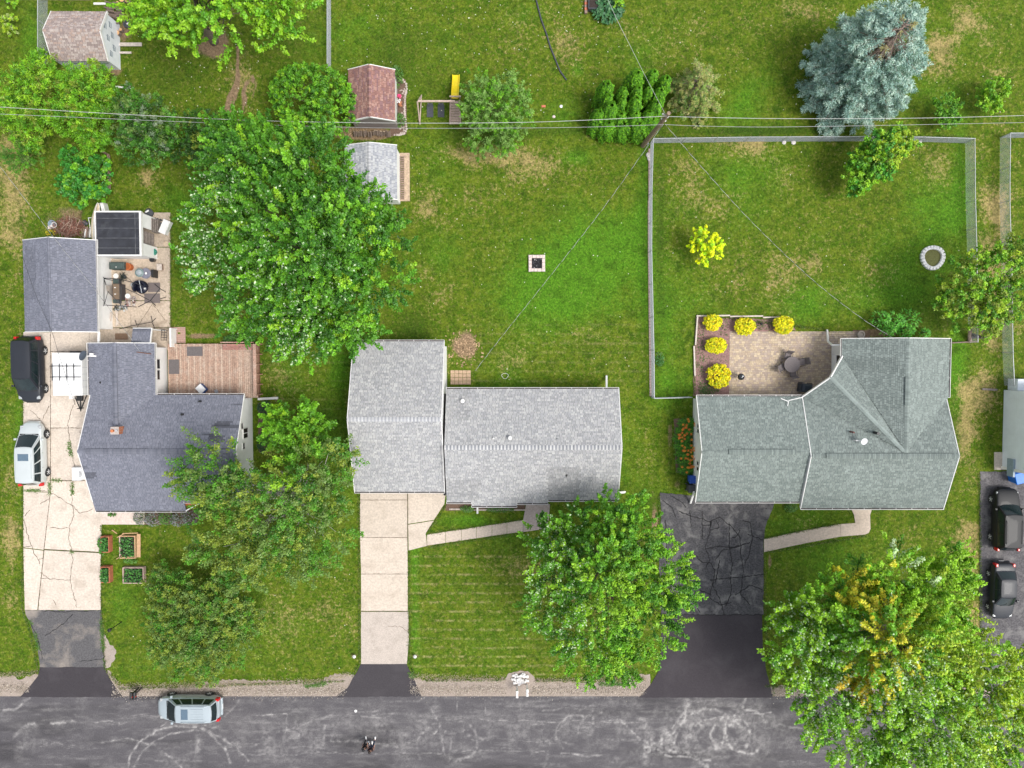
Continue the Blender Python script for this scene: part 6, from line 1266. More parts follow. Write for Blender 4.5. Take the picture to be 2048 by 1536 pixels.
# ------------------------------------------------------------------ fire pits, rocks
fb = plain('pale_block', (.62, .52, .48), .9, .2, 8); char = attr_mat('charcoal', .95, .5, 20)
c = P(1073.5, 527); fp = thing('fire_pit', 'square fire pit of pinkish blocks filled with black coals on the middle lawn', 'fire pit', tuple(c)); m0 = None
for k in range(4):
    for j in range(4):
        M = Matrix.Rotation(k * math.pi / 2, 4, 'Z') @ Matrix.Translation((-.52 + .3 * j, .53, 0))
        if m0 is None: m0 = MB().bevbox(-.14, .14, -.12, .12, 0, .24, .025).build('block', fb, fp, local=True); m0.location = M.translation
        else: inst(m0.data, 'block', fp, M.translation, k * math.pi / 2 + random.uniform(-.05, .05))
cm = MB(); rr = random.Random(4)
cm.box(-.42, .42, -.42, .42, 0, .06, (.012, .011, .012))
for k in range(90): cm.lump((rr.uniform(-.36, .36), rr.uniform(-.36, .36), .05), rr.uniform(.03, .07), .7, k, jit((.03, .03, .035), .6, rr) if rr.random() > .08 else (.3, .3, .3), 5)
tag(cm.build('coals', char, fp, local=True), kind='stuff')
c = P(1864, 515.5); fr = thing('fire_ring', 'round fire ring of white blocks with dry grass inside', 'fire pit', tuple(c)); m0 = None; wb = plain('white_block', (.82, .81, .80), .85, .12, 8)
for k in range(22):
    a = k / 22 * 2 * math.pi; r = .82 + .03 * math.sin(3 * a); p = (r * math.cos(a), r * math.sin(a), 0)
    if m0 is None: m0 = MB().bevbox(-.15, .15, -.105, .105, 0, .2, .03).build('block', wb, fr, local=True); m0.location = p
    else: inst(m0.data, 'block', fr, p, a + random.uniform(-.06, .06))
w_ = [(.7 * math.cos(a), .7 * math.sin(a)) for a in np.linspace(0, 6.1, 20)]; MB().col(.17, .175, .06).prism(w_, 0, .03).build('dry_grass', attr_mat('drygrass', .95, .5, 20), fr, local=True)
rp_ = thing('rock_pile', 'pile of white landscaping rocks around the mailbox posts', 'rocks', tuple(P(1040, 1358))); rr = random.Random(8); wm_ = plain('white_rock', (.66, .64, .62), .85, .2, 7)
srcs = [MB().lump((0, 0, 0), .13, .75, s).build('rock', wm_, rp_, local=True) for s in range(4)]
for s in srcs: q = P(1040 + rr.uniform(-10, 10), 1356 + rr.uniform(-6, 6)) - rp_.location; s.location = q
for k in range(52):
    a = rr.uniform(0, 6.28); r = math.sqrt(rr.random()); q = P(1040 + 18 * r * math.cos(a), 1357 + 12 * r * math.sin(a)) - rp_.location; q.z = rr.uniform(0, .1) * (1 - r) * 3; s = rr.uniform(.7, 1.25); inst(rr.choice(srcs).data, 'rock', rp_, q, rr.uniform(0, 6), (s, s * rr.uniform(.7, 1.1), s))
def mailbox(px, py, lb, m, seed):
    b = P(px, py, 0); t = thing('mailbox', lb, 'mailbox', tuple(b)); top = P(px, py, 1.1)
    MB().box(-.05, .05, -.05, .05, 0, 1.05).build('post', m[0], t, local=True)
    Mx = Matrix.Translation((0, -.18, 1.05)) @ Matrix.Rotation(math.pi / 2, 4, 'X'); pr = MB(); n = 8; vs = []
    for y in (-.28, .28):
        for j in range(n + 1): a = math.pi * j / n; vs.append((.10 * math.cos(a), y - .1, 1.16 + .10 * math.sin(a)))
        vs += [(-.10, y - .1, 1.04), (.10, y - .1, 1.04)]
    k = n + 3; pr.faces(vs, [tuple(range(k)), tuple(reversed(range(k, 2 * k)))] + [(i, k + i, k + (i + 1) % k, (i + 1) % k) for i in range(k)]); pr.build('box', m[1], t, local=True)
    MB().box(.10, .115, -.2, -.14, 1.1, 1.25).build('flag', plain('flag_red', (.5, .03, .02), .5), t, local=True); MB().box(-.105, .105, -.39, -.375, 1.03, 1.25).build('door', m[1], t, local=True); return t
mailbox(1034, 1372, 'left of two white mailboxes on the white rock pile', (trim, trim), 1); mailbox(1054, 1369, 'right of two white mailboxes on the white rock pile', (trim, trim), 2)
bm_ = plain('black_metal'); mailbox(277.5, 1376, 'left of two black mailboxes at the kerb near the silver van', (bm_, bm_), 3); mailbox(284.5, 1375, 'right of two black mailboxes at the kerb near the silver van', (plain('dark_wood', (.06, .05, .05), .8), bm_), 4)
l0 = P(243, 1244); lp = thing('lamp_post', 'black garden lamp post on the lawn beside the left asphalt drive', 'lamp post', tuple(l0)); MB().tube([(0, 0, 0), (0, 0, 1.5)], .035, 8).build('pole', bm_, lp, local=True)
MB().disc_stack([(.05, 0), (.11, .04), (.14, .24), (.16, .26), (.04, .36), (.015, .42)], 6, None, Matrix.Translation((0, 0, 1.5))).build('lantern', bm_, lp, local=True); MB().tube([(-.16, 0, 1.3), (.16, 0, 1.3)], .015, 5).build('cross_bar', bm_, lp, local=True)
for x, lb in ((710, 'white driveway marker light left of the centre driveway'), (831, 'white driveway marker light right of the centre driveway')):
    b = P(x, 1310); t = thing('path_light', lb, 'light', tuple(b), group='marker lights beside the centre driveway'); MB().disc_stack([(.02, 0), (.02, .3)], 6).build('stem', trim, t, local=True); MB().disc_stack([(.12, .3), (.14, .33), (.05, .42), (.02, .44)], 10).build('cap', trim, t, local=True)

# ------------------------------------------------------------------ playset
pw = plain('playset_wood', (.50, .38, .32), .85, .25, 5)
s0 = P(872, 215); ps = thing('playset', 'wooden swing frame with ladder and bright yellow slide', 'playset', tuple(s0))
def pbar(nm, a, b, w=.1, h=.1, m=pw): q = MB(); beam(q, P(*a), P(*b), w, h); return q.build(nm, m, ps)
pbar('beam', (836, 202.5, 2.0), (910, 202.5, 2.0), .12, .14)
pbar('leg', (842, 193, .1), (836.5, 203, 2.0)); pbar('leg', (840, 248, 0), (835, 203, 2.0)); pbar('brace', (843, 190, 0.2), (840, 245, .3), .06, .1)
for x in (901, 919): pbar('post', (x + 1, 197, 0), (x, 192, 1.5), .1, .1); pbar('ladder_rail', (x - 1 + (x > 910) * 3, 248, 0.05), (x, 200, 1.3), .1, .12)
pbar('platform_rail', (899, 193, 1.5), (922, 193, 1.5), .08, .12)
for k in range(9):
    f = k / 8; pbar('step', (900 + f * 0, lerp(204, 246, f), lerp(1.25, .12, f)), (920 + f * 2, lerp(204, 246, f), lerp(1.25, .12, f)), .17, .04)
ys = plain('yellow_plastic', (.80, .62, .01), .35, .06, 2); mb = MB(); ps_ = [((910, 197), 1.35), ((910, 186), 1.1), ((911, 172), .55), ((912, 160), .22), ((912, 150), .16)]
pr = [P(*p, z) for p, z in ps_]; hw_ = .24
for a, b in zip(pr[:-1], pr[1:]):
    X_ = Vector((1, 0, 0)); U = Vector((0, 0, .12)); T = Vector((0, 0, -.03))
    mb.poly([a - X_ * hw_, b - X_ * hw_, b + X_ * hw_, a + X_ * hw_][::-1]); mb.poly([a - X_ * hw_ + T, b - X_ * hw_ + T, b + X_ * hw_ + T, a + X_ * hw_ + T])
    for s in (-1, 1):
        e = X_ * hw_ * s; f = X_ * (hw_ + .045) * s
        mb.poly([a + e, b + e, b + e + U, a + e + U]); mb.poly([a + e + U, b + e + U, b + f + U, a + f + U]); mb.poly([a + f + T, b + f + T, b + f + U, a + f + U])
mb.build('slide', ys, ps)
for x, lb in ((860, 'left'), (882, 'right')):
    c = P(x, 222, .02); g_ = tag(MB().bevbox(-.26, .26, -.48, .48, 0, .03, .01).build('rubber_mat', plain('dark_rubber', (.06, .065, .075), .85, .2)), lb + ' dark rubber mat on the grass under the swing beam', 'mat', 'rubber mats under the swing beam'); g_.location = (c.x, c.y, .0)
    for s in (-4, 4): q = MB().tube([P(x + s, 203, 1.95), P(x + s, 208, .55)], .012, 4); q.build('chain', galv, ps)
    q = P(x, 208, .55); MB().box(q.x - .2, q.x + .2, q.y - .08, q.y + .08, .53, .56).build('seat', plain('dark_rubber'), ps)

# ------------------------------------------------------------------ raised planters
wo = plain('cedar_red', (.40, .135, .07), .8, .25, 6); wt = plain('cedar_tan', (.50, .31, .17), .8, .2, 6); wp = plain('cedar_pink', (.50, .36, .31), .85, .2, 6); soil = plain('soil', (.035, .025, .02), .95, .4, 12)
def planter(l, r, t_, b_, lb, ms, h, seed, cuts=()):
    a, b = P(l, b_, 0), P(r, t_, 0); T = thing('planter', lb, 'planter', ((a.x + b.x) / 2, (a.y + b.y) / 2, 0), group='wooden planters beside the left driveway'); w = .07
    for (x0_, x1, y0_, y1_, m) in ((a.x, a.x + w, a.y + w, b.y - w, ms[0]), (b.x - w, b.x, a.y + w, b.y - w, ms[1]), (a.x, b.x, a.y, a.y + w, ms[2]), (a.x, b.x, b.y - w, b.y, ms[3])): MB().box(x0_, x1, y0_, y1_, 0, h).build('side_board', m, T)
    MB().box(a.x + w, b.x - w, a.y + w, b.y - w, 0, h * .7).build('soil', soil, T)
    rng = np.random.default_rng(seed); n = 230; pos = np.stack([rng.uniform(a.x + .1, b.x - .1, n), rng.uniform(a.y + .1, b.y - .1, n), rng.uniform(h * .7, h + .3, n)], 1); nr = rng.normal(size=(n, 3)) * .4; nr[:, 2] += 1; nr /= np.linalg.norm(nr, axis=1)[:, None]
    pal = np.array([(.05, .18, .03), (.08, .26, .04), (.03, .11, .02)]); V, F, C = leaf_mesh(pos, nr, rng.normal(size=(n, 3)), .17, .11, pal[rng.choice(3, n)], rng); tag(npmesh('vegetables', V, F, C, leafm, T), kind='stuff'); return T
planter(209, 225, 1070, 1102, 'reddish planter against the drive, upper of the left pair', (wo, wo, wo, wo), .5, 1); planter(209, 226, 1130, 1162, 'reddish planter against the drive, lower of the left pair', (wo, wo, wo, wo), .5, 2)
pl3 = planter(245, 276, 1069, 1114, 'tan planter with a wide right board, upper of the right pair', (wp, wt, wt, wt), .45, 3); planter(251, 292, 1132, 1164, 'pinkish square-framed planter, lower of the right pair', (wp, wp, wp, wp), .4, 4)
m = MB(); beam(m, P(277.5, 1114, .5), P(277.5, 1068, .5), .28, .04); m.build('bench_board', wt, pl3)
for a, b in (((234, 1075, .3), (247, 1068, .6)), ((233, 1118, .1), (244, 1112, .5)), ((245, 1067, .6), (276, 1066, .6)), ((244, 1115, .4), (268, 1113, .4))): m = MB(); beam(m, P(*a), P(*b), .06, .05); m.build('stake', wt, pl3)
bigleaf('squash_plant', 'pale green leafy plant below the upper right planter', 'plant', 264, 1121, 15, 5, .3, 80, .16, .11, [(.13, .28, .05), (.09, .22, .03)], 200); bigleaf('squash_plant', 'pale green leafy plant spilling over the drive edge by the upper left planter', 'plant', 208, 1102, 8, 9, .3, 70, .16, .11, [(.13, .28, .05), (.09, .22, .03)], 201)
bigleaf('squash_plant', 'leaves climbing out of the left planters over the drive edge', 'plant', 205, 1084, 5, 12, .6, 80, .15, .11, [(.05, .18, .03), (.09, .24, .03)], 202)
m = MB(); beam(m, P(224, 1060, .05), P(234, 1067, .08), .07, .05); tag(m.build('wood_offcut', wt, loc=tuple(P(229, 1063))), 'short tan wood offcut above the left planters', 'wood')

# ------------------------------------------------------------------ firewood, stones, lawn things
logm = attr_mat('log_end', .9, .25, 20); barkd = plain('log_bark', (.20, .15, .12), .95, .4, 10)
def log(T, a, b, r, c=(.45, .33, .22)):
    m = MB().tube([a, b], r, 7, (.16, .12, .095), cap=False); d = (Vector(b) - Vector(a)).normalized(); k = len(m.v)
    m.f.append(tuple(reversed(range(7)))); m.c.append(c); m.f.append(tuple(range(7, 14))); m.c.append(c); return m.build('log', logm, T)
rr = random.Random(12)
fw = thing('firewood_stack', 'row of split firewood standing below the red-roofed shed', 'firewood', tuple(P(742, 268)))
for k in range(26):
    x = lerp(709, 780, k / 25) + rr.uniform(-1, 1); y = 266 + rr.uniform(-2, 2); log(fw, P(x, y + rr.uniform(3, 9), .1 + rr.uniform(0, .15)), P(x + rr.uniform(-1, 1), y - 4, .45 + rr.uniform(-.1, .1)), rr.uniform(.05, .085), jit((.36, .28, .20), .3, rr))
fw2 = thing('firewood_stack', 'untidy heap of firewood logs beside the wrapped shed', 'firewood', tuple(P(232, 30)))
for k in range(34):
    x = rr.uniform(214, 242); y = rr.uniform(2, 48); a = rr.uniform(-.3, .3); p = P(x, y, rr.uniform(.1, .6)); d = Vector((math.cos(a), math.sin(a), 0)) * .27; log(fw2, p - d, p + d, rr.uniform(.05, .09), jit((.36, .27, .19), .3, rr))
for i, (x, y, r) in enumerate([(240, 11, .16), (248, 3, .2), (259, 5, .17), (239, 69, .2), (246, 63, .12)]):
    b = P(x, y); t = thing('log_round', ['sawn log round at the left of the three orange ones at the top edge', 'largest orange log round touching the top edge', 'right orange log round at the top edge', 'pale sawn log round right of the wrapped shed', 'smallest pale log round beside the wrapped shed'][i], 'log', tuple(b))
    MB().disc_stack([(r, 0), (r * 1.05, .1), (r, .35)], 12).build('bark', barkd, t, local=True); MB().col(.62, .36, .17).disc_stack([(r * .93, .35), (r * .93, .36)], 12).build('cut_face', logm, t, local=True)
for i, (l, r, t_, b_, lb, m) in enumerate([(233, 283, 85, 92, 'long tan plank on the grass right of the wrapped shed', tm), (236, 262, 103, 107, 'short tan plank on the grass right of the wrapped shed', tm), (187, 211, 5, 9, 'white board on the ground above the wrapped shed', trim)]):
    a, b = P(l, b_, .1), P(r, t_, .1); tag(MB().box(a.x, b.x, a.y, b.y, .03, .1).build('plank', m, loc=((a.x + b.x) / 2, (a.y + b.y) / 2, 0)), lb, 'plank')
m = MB(); beam(m, P(231, 173, .1), P(262, 177, .1), .12, .06); tag(m.build('plank', trim, loc=tuple(P(246, 175))), 'thin white board on the dark grass below the wrapped shed', 'plank')
m = MB(); beam(m, P(40, -2, .9), P(180, -1, .9), .1, .1); tag(m.build('timber_rail', brn, loc=tuple(P(120, 0))), 'brown timber rail along the top edge above the wrapped shed', 'rail')
ty_ = P(256, 49); t = thing('tyre', 'old black tyre with debris on the grass right of the wrapped shed', 'tyre', tuple(ty_)); MB().disc_stack([(.2, 0), (.3, .02), (.33, .1), (.3, .18), (.2, .2), (.17, .1)], 14).build('rubber', plain('dark_rubber'), t, local=True); MB().cbox(.05, .02, .05, .2, .12, .08, .4).build('white_scrap', trim, t, local=True)
sb = thing('stone_border', 'curved border of small stones around the bed right of the red-roofed shed', 'edging', tuple(P(805, 215))); srcs = [MB().lump((0, 0, 0), .1, .6, s).build('stone', plain('border_stone'), sb, local=True) for s in range(3)]
path = [(806, 160), (812, 168), (813.5, 178), (811, 190), (809, 215), (810, 235), (812, 248), (813, 258), (809, 267), (798, 270), (785, 270)]; cnt = 0
for a, b in zip(path[:-1], path[1:]):
    n = max(2, int(math.hypot(b[0] - a[0], b[1] - a[1]) / 3.6))
    for j in range(n):
        q = P(lerp(a[0], b[0], j / n) + rr.uniform(-.6, .6), lerp(a[1], b[1], j / n)) - sb.location
        if cnt < 3: srcs[cnt].location = q
        else: s = rr.uniform(.75, 1.15); inst(srcs[cnt % 3].data, 'stone', sb, q, rr.uniform(0, 6), (s, s, s))
        cnt += 1
for k in range(60): s = rr.uniform(.3, .7); inst(srcs[k % 3].data, 'stone', sb, P(rr.uniform(799, 809), rr.choice([rr.uniform(178, 196), rr.uniform(225, 240), rr.uniform(252, 268)])) - sb.location, rr.uniform(0, 6), (s, s, s))
for (x, y, c, lb, nm) in ((800, 196, (.75, .07, .22), 'pot of bright pink flowers against the red-roofed shed', 'flower_pot'), (799, 205, (.75, .73, .72), 'small white garden ornament against the red-roofed shed', 'garden_ornament'), (801, 211, (.55, .22, .10), 'pot of orange-brown flowers below the white ornament', 'flower_pot')):
    b = P(x, y); t = thing(nm, lb, nm.replace('_', ' '), tuple(b)); MB().disc_stack([(.1, 0), (.14, .25), (.15, .27)], 10).build('pot', plain('clay_pot', (.3, .12, .07), .8), t, local=True); m = MB()
    for k in range(22): m.lump((rr.uniform(-.16, .16), rr.uniform(-.16, .16), .27 + rr.uniform(0, .1)), .05, .8, k, jit(c, .25, rr), 5)
    tag(m.build('top' if 'orn' in nm else 'flowers', attr_mat('petal'), t, local=True), kind='stuff')
st = plain('red_brick', (.5, .16, .09), .9, .2); 
for (x, y, m, lb) in ((1087, 213, st, 'orange-red brick on the grass left of the evergreen cluster'), (1122, 213, wb, 'white stone on the grass left of the evergreen cluster'), (1107.5, 233.5, fb, 'pinkish stone on the grass under the power line')):
    b = P(x, y); o = (MB().box(-.16, .16, -.08, .08, 0, .09) if m is st else MB().lump((0, 0, 0), .13, .6, 3)).build('stone', m); o.location = b; tag(o, lb, 'stone')
tag(MB().tube([P(x, y, .05) for x, y in ((1066, -30), (1073, 2), (1082, 38), (1093, 68), (1101, 95), (1112, 122), (1120, 142), (1133, 160))], .06, 6).build('hose', plain('dark_rubber'), loc=tuple(P(1095, 80))), 'black hose snaking over the grass from the top edge', 'hose')
t = thing('brick_edging', 'reddish brick edging by the hosta at the top edge', 'edging', tuple(P(1172, 10)))
for k in range(5): MB().cbox(P(1171.5, 4 + 5.5 * k).x, P(1171.5, 4 + 5.5 * k).y, 0, .2, .2, .25, .05).build('brick', st if k % 2 else brn, t)
cn = P(1190, 8, .6); t = thing('dark_planter', 'black box planter half hidden behind the hosta', 'planter', (cn.x, cn.y, 0)); MB().box(-.5, .3, -.3, .6, 0, .5).build('body', plain('dark_rubber'), t, local=True); MB().box(-.42, .22, -.22, .52, .5, .52).build('soil', soil, t, local=True)
c = P(460.5, 626); t = thing('stone_pot', 'round stone pot under the left edge of the big maple', 'pot', tuple(c)); MB().disc_stack([(.22, 0), (.33, .25), (.34, .35), (.26, .35), (.22, .2)], 14).build('rim', plain('pot_stone', (.30, .26, .23), .9), t, local=True); MB().col(.4, .35, .3).lump((0, 0, .15), .14, .8, 3).build('stones', char, t, local=True)
c = P(450, 597); tag(MB().box(-.35, .35, -.3, .3, 0, .08, None).build('paving_slab', plain('pink_slab', (.36, .18, .16), .9)), 'pinkish slab under the left edge of the big maple', 'paving slab').location = c
fn = thing('timber_fence', 'low weathered timber rail right of the bright climber', 'fence', tuple(P(216, 350)))
for a, b in (((215.5, 308, .7), (217, 378, .7)), ((218.5, 310, .35), (220, 378, .35))): m = MB(); beam(m, P(*a), P(*b), .08, .1); m.build('rail', brn, fn)
for y in (310, 345, 377): q = P(217.5, y); MB().box(q.x - .06, q.x + .06, q.y - .06, q.y + .06, 0, .85).build('post', brn, fn)
w_ = rough_poly([tuple((P(925, 754) + Vector((.72 * a, .48 * b, 0))).xy) for a, b in ((-1, -1), (1, -1), (1, 1), (-1, 1))], .3, .02, 3)
pd = thing('paved_pad', 'tan square paver pad on bare soil behind the centre house', 'paving', tuple(P(921, 755)))
for i in range(5):
    for j in range(4): q = P(905 + i * 8.2, 744 + j * 7.2); MB().box(q.x - .15, q.x + .15, q.y - .13, q.y + .13, 0, .05).build('paver', plain('tan_paver', (.47, .33, .22), .9, .2, 7), pd)
lt_ = MB(); rr = random.Random(33)
for k in range(130): q = P(rr.gauss(930, 13) + rr.choice((-12, 0, 0, 6)), rr.gauss(697, 17)); lt_.cbox(q.x, q.y, 0, rr.uniform(.06, .2), rr.uniform(.04, .12), .02, rr.uniform(0, 3), jit((.40, .27, .16), .25, rr))
tag(lt_.build('wood_chips', attr_mat('chips', .95, .2)), kind='stuff')
hz_ = P(1010, 752); tag(MB().tube([(hz_.x + .25 * math.cos(a) * (1 + .2 * math.sin(3 * a)), hz_.y + .22 * math.sin(a), .03) for a in np.linspace(0, 9, 24)], .015, 5).build('hose', plain('white_trim'), loc=tuple(hz_)), 'coil of pale hose on the grass behind the centre house', 'hose')
# bins
def bin_(px, py, lb, c, cl, rz=0, s=1., h=1.0):
    b = P(px, py); t = thing('wheelie_bin', lb, 'bin', tuple(b), rz); m = plain('bin_' + cl, c, .45, .1, 3); w = .29 * s; d = .36 * s; vs = []
    for z, k in ((.06, .82), (h, 1)):
        for x, y in ((-w, -d), (w, -d), (w, d), (-w, d)): vs.append((x * k, y * k, z))
    MB().faces(vs, [(3, 2, 1, 0), (4, 5, 6, 7), (0, 1, 5, 4), (1, 2, 6, 5), (2, 3, 7, 6), (3, 0, 4, 7)]).build('body', m, t, local=True); MB().bevbox(-w * 1.08, w * 1.08, -d * 1.1, d * 1.05, h, h + .09, .035).build('lid', m, t, local=True)
    MB().tube([(-w * .8, d * 1.12, h - .02), (w * .8, d * 1.12, h - .02)], .02, 6).build('handle', m, t, local=True)
    for sx in (-1, 1): MB().disc_stack([(.1, -.03), (.1, .03)], 10, None, Matrix.Translation((sx * w * .9, d * .85, .1)) @ Matrix.Rotation(math.pi / 2, 4, 'Y')).build('wheel', plain('dark_rubber'), t, local=True)
    return t
bin_(1382, 955, 'blue wheelie bin below the daylilies at the white gable wall', (.02, .08, .42), 'blue', math.pi / 2, .98); bin_(1379.5, 973, 'dark grey wheelie bin next to the blue one at the white gable wall', (.06, .062, .07), 'grey', math.pi / 2, .98)
bin_(2021, 952, 'bright blue bin at the lower corner of the pale house on the right edge', (.01, .16, .62), 'bright', .25, 1.15)
# kettle grill
def kettle(px, py, lb, r=.27, m=None, legs=True):
    b = P(px, py); t = thing('kettle_grill', lb, 'grill', tuple(b)); mm = m or plain('enamel_black', (.02, .022, .025), .2, .1, 3, coat=.5)
    MB().disc_stack([(.08, .52), (r * .8, .6), (r, .74)], 18).build('bowl', mm, t, local=True); MB().disc_stack([(r * 1.03, .745), (r * .95, .84), (r * .6, .93), (.03, .96)], 18).build('lid', mm, t, local=True, smooth=True)
    MB().tube([(-.05, 0, .96), (-.05, 0, 1.0), (.05, 0, 1.0), (.05, 0, .96)], .012, 5).build('handle', bm_, t, local=True); MB().disc_stack([(.04, .958), (.04, .965)], 8, None, Matrix.Translation((.09, .05, -.01))).build('vent', galv, t, local=True)
    for a in (.3, 2.4, 4.5): MB().tube([(.12 * math.cos(a), .12 * math.sin(a), .6), (.34 * math.cos(a), .34 * math.sin(a), 0)], .015, 5).build('leg', galv, t, local=True)
    return t
kettle(1476, 753, 'black kettle grill on the paver patio by the largest yellow shrub'); 
# patio dining set
tc = P(1577, 729); tb = thing('patio_table', 'round grey-brown mesh patio table on the pavers', 'table', (tc.x, tc.y, .04)); tmm = plain('table_mesh', (.14, .12, .12), .7, .25, 20)
MB().disc_stack([(.62, .66), (.64, .69), (.62, .72)], 22).build('table_top', tmm, tb, local=True); MB().disc_stack([(.35, 0), (.33, .03), (.03, .06), (.03, .66)], 12).build('pedestal', bm_, tb, local=True)
def chair(px, py, rz, lb, c=None, z=.04, grp=None):
    b = P(px, py); t = thing('patio_chair', lb, 'chair', (b.x, b.y, z), rz, grp); m = c or tmm
    MB().bevbox(-.26, .26, -.25, .25, .40, .44, .015).build('seat', m, t, local=True)
    k = MB(); k.faces([(-.26, -.25, .44), (.26, -.25, .44), (.26, -.42, .95), (-.26, -.42, .95), (-.26, -.29, .44), (.26, -.29, .44), (.26, -.46, .95), (-.26, -.46, .95)], [(0, 1, 2, 3), (5, 4, 7, 6), (0, 3, 7, 4), (1, 5, 6, 2), (3, 2, 6, 7)]); k.build('backrest', m, t, local=True)
    for s in (-1, 1):
        MB().tube([(s * .29, .26, 0), (s * .29, .22, .62), (s * .29, -.3, .64)], .018, 5).build('armrest', bm_, t, local=True)
        for y in (.24, -.28): MB().tube([(s * .27, y, 0), (s * .25, y * .9, .42)], .016, 5).build('leg', bm_, t, local=True)
    return t
chair(1571, 713, math.pi * .93, 'patio chair above the round mesh table'); chair(1599, 724, math.pi * .58, 'patio chair right of the round mesh table'); chair(1559, 735, -math.pi * .33, 'patio chair left of the round mesh table'); chair(1581, 745, .15, 'patio chair below the round mesh table')
c = P(1604, 775); t = thing('gas_grill', 'covered dark blue-grey gas grill by the roof corner on the paver patio', 'grill', (c.x, c.y, .04), -.1); gm_ = plain('grill_cover', (.025, .035, .05), .5, .2, 4)
MB().bevbox(-.42, .42, -.35, .33, .05, .95, .08).build('cart', gm_, t, local=True); MB().bevbox(-.36, .36, -.27, .25, .95, 1.15, .1).build('lid', gm_, t, local=True); MB().tube([(-.5, .2, .9), (-.5, -.2, .9)], .05, 6).build('handle', gm_, t, local=True)
for s in (-1, 1): MB().tube([(s * .35, .38, 0), (s * .35, .38, .9)], .03, 6).build('leg', gm_, t, local=True)
c = P(1520, 648); tag(MB().disc_stack([(.03, 0), (.03, .3), (.12, .31), (.11, .34), (.02, .4)], 10).build('garden_light', bm_, None), 'small black garden light between yellow shrubs above the patio', 'light').location = c
c = P(1722, 669, .3); t = thing('round_planter', 'round stone planter tucked behind the green-grey roof edge', 'planter', (c.x, c.y, 0)); MB().disc_stack([(.26, 0), (.3, .35), (.3, .38), (.2, .38), (.17, .3)], 16).build('pot', plain('pot_stone'), t, local=True)
m = MB(); beam(m, P(1899, 686, .15), P(1955, 683, .15), .1, .1); tag(m.build('log_edging', barkd, loc=tuple(P(1925, 685))), 'brown log edging between the house corner and the fence', 'edging')
tk = thing('tree_stump', 'bare leaning grey stump where log edging meets the fence', 'stump', tuple(P(1940, 680))); MB().tube([P(1940, 683, 0), P(1939, 672, .5), P(1941, 655, 1.0)], [.16, .13, .1], 8).build('wood', bark_g, tk)
# ------------------------------------------------------------------ clutter behind the left house
junk = P(128, 455); bpile = thing('brush_pile', 'heap of reddish-brown twigs behind the left garage', 'brush pile', tuple(junk)); rr = random.Random(77)
tw_m = attr_mat('twig', .9, .2, 20); m = MB()
for k in range(420):
    x, y = rr.gauss(140, 15), rr.gauss(456, 9); x = min(max(x, 108), 168); y = min(max(y, 436), 473); a = rr.uniform(0, 6.28); l = rr.uniform(.3, 1.1); p = P(x, y, rr.uniform(.05, .5)); d = Vector((math.cos(a) * l / 2, math.sin(a) * l / 2, rr.uniform(-.1, .1))); m.tube([p - d, p + Vector((rr.uniform(-.06, .06), rr.uniform(-.06, .06), .03)), p + d], rr.uniform(.008, .022), 3, jit((.20, .09, .065), .4, rr) if rr.random() > .2 else (.35, .26, .2), cap=False)
tag(m.build('twigs', tw_m, bpile), kind='stuff')
c = P(108, 449); t = thing('bucket', 'grey bucket with a white hoop left of the brush pile', 'bucket', tuple(c)); MB().disc_stack([(.24, 0), (.3, .3), (.27, .3), (.2, .1)], 14).build('body', plain('meter_grey'), t, local=True); MB().tube([(.2 * math.cos(a) + .22, .2 * math.sin(a) - .1, .34) for a in np.linspace(0, 6.28, 16)], .02, 5).build('hoop', trim, t, local=True)
c = P(104, 455); tag(MB().cbox(0, 0, 0, .35, .25, .25, .2).build('block', fb), 'pale block between the bucket and the yellow-flowering weed', 'block').location = c
c = P(169, 444); t = thing('rubbish_bags', 'dark bags of rubbish behind the brush pile', 'bag', tuple(c))
for k in range(5): MB().lump((rr.uniform(-.35, .35), rr.uniform(-.2, .2), 0), rr.uniform(.18, .28), 1.2, k, None, 9).build('bag', plain('bin_grey'), t, local=True, smooth=True)
for k in range(6):
    x = 166 + k * 3.3; m = MB(); beam(m, P(x, 475, .3 + .05 * (k % 2)), P(x + 2.5, 457 - 2 * (k % 3), .3), .09, .06); tag(m.build('board', (dk, trim, brn)[k % 3], loc=tuple(P(x, 466))), ['leftmost dark board leaning behind the garage', 'white board second in the row behind the garage', 'brown board third in the row behind the garage', 'dark board fourth in the row behind the garage', 'white board fifth in the row behind the garage', 'rightmost brown board by the canoe behind the garage'][k], 'board')
fr_ = thing('metal_frame', 'white metal frame leaning by the brush pile and canoe', 'frame', tuple(P(181, 460)))  # plain frame of white bars
for a, b in (((177, 437), (184, 474)), ((184, 436), (190, 473)), ((176, 436), (185, 435)), ((179, 455), (187, 453)), ((182, 474), (190, 474))): m = MB().tube([P(*a, .5), P(*b, .5)], .025, 5); m.build('bar', trim, fr_)
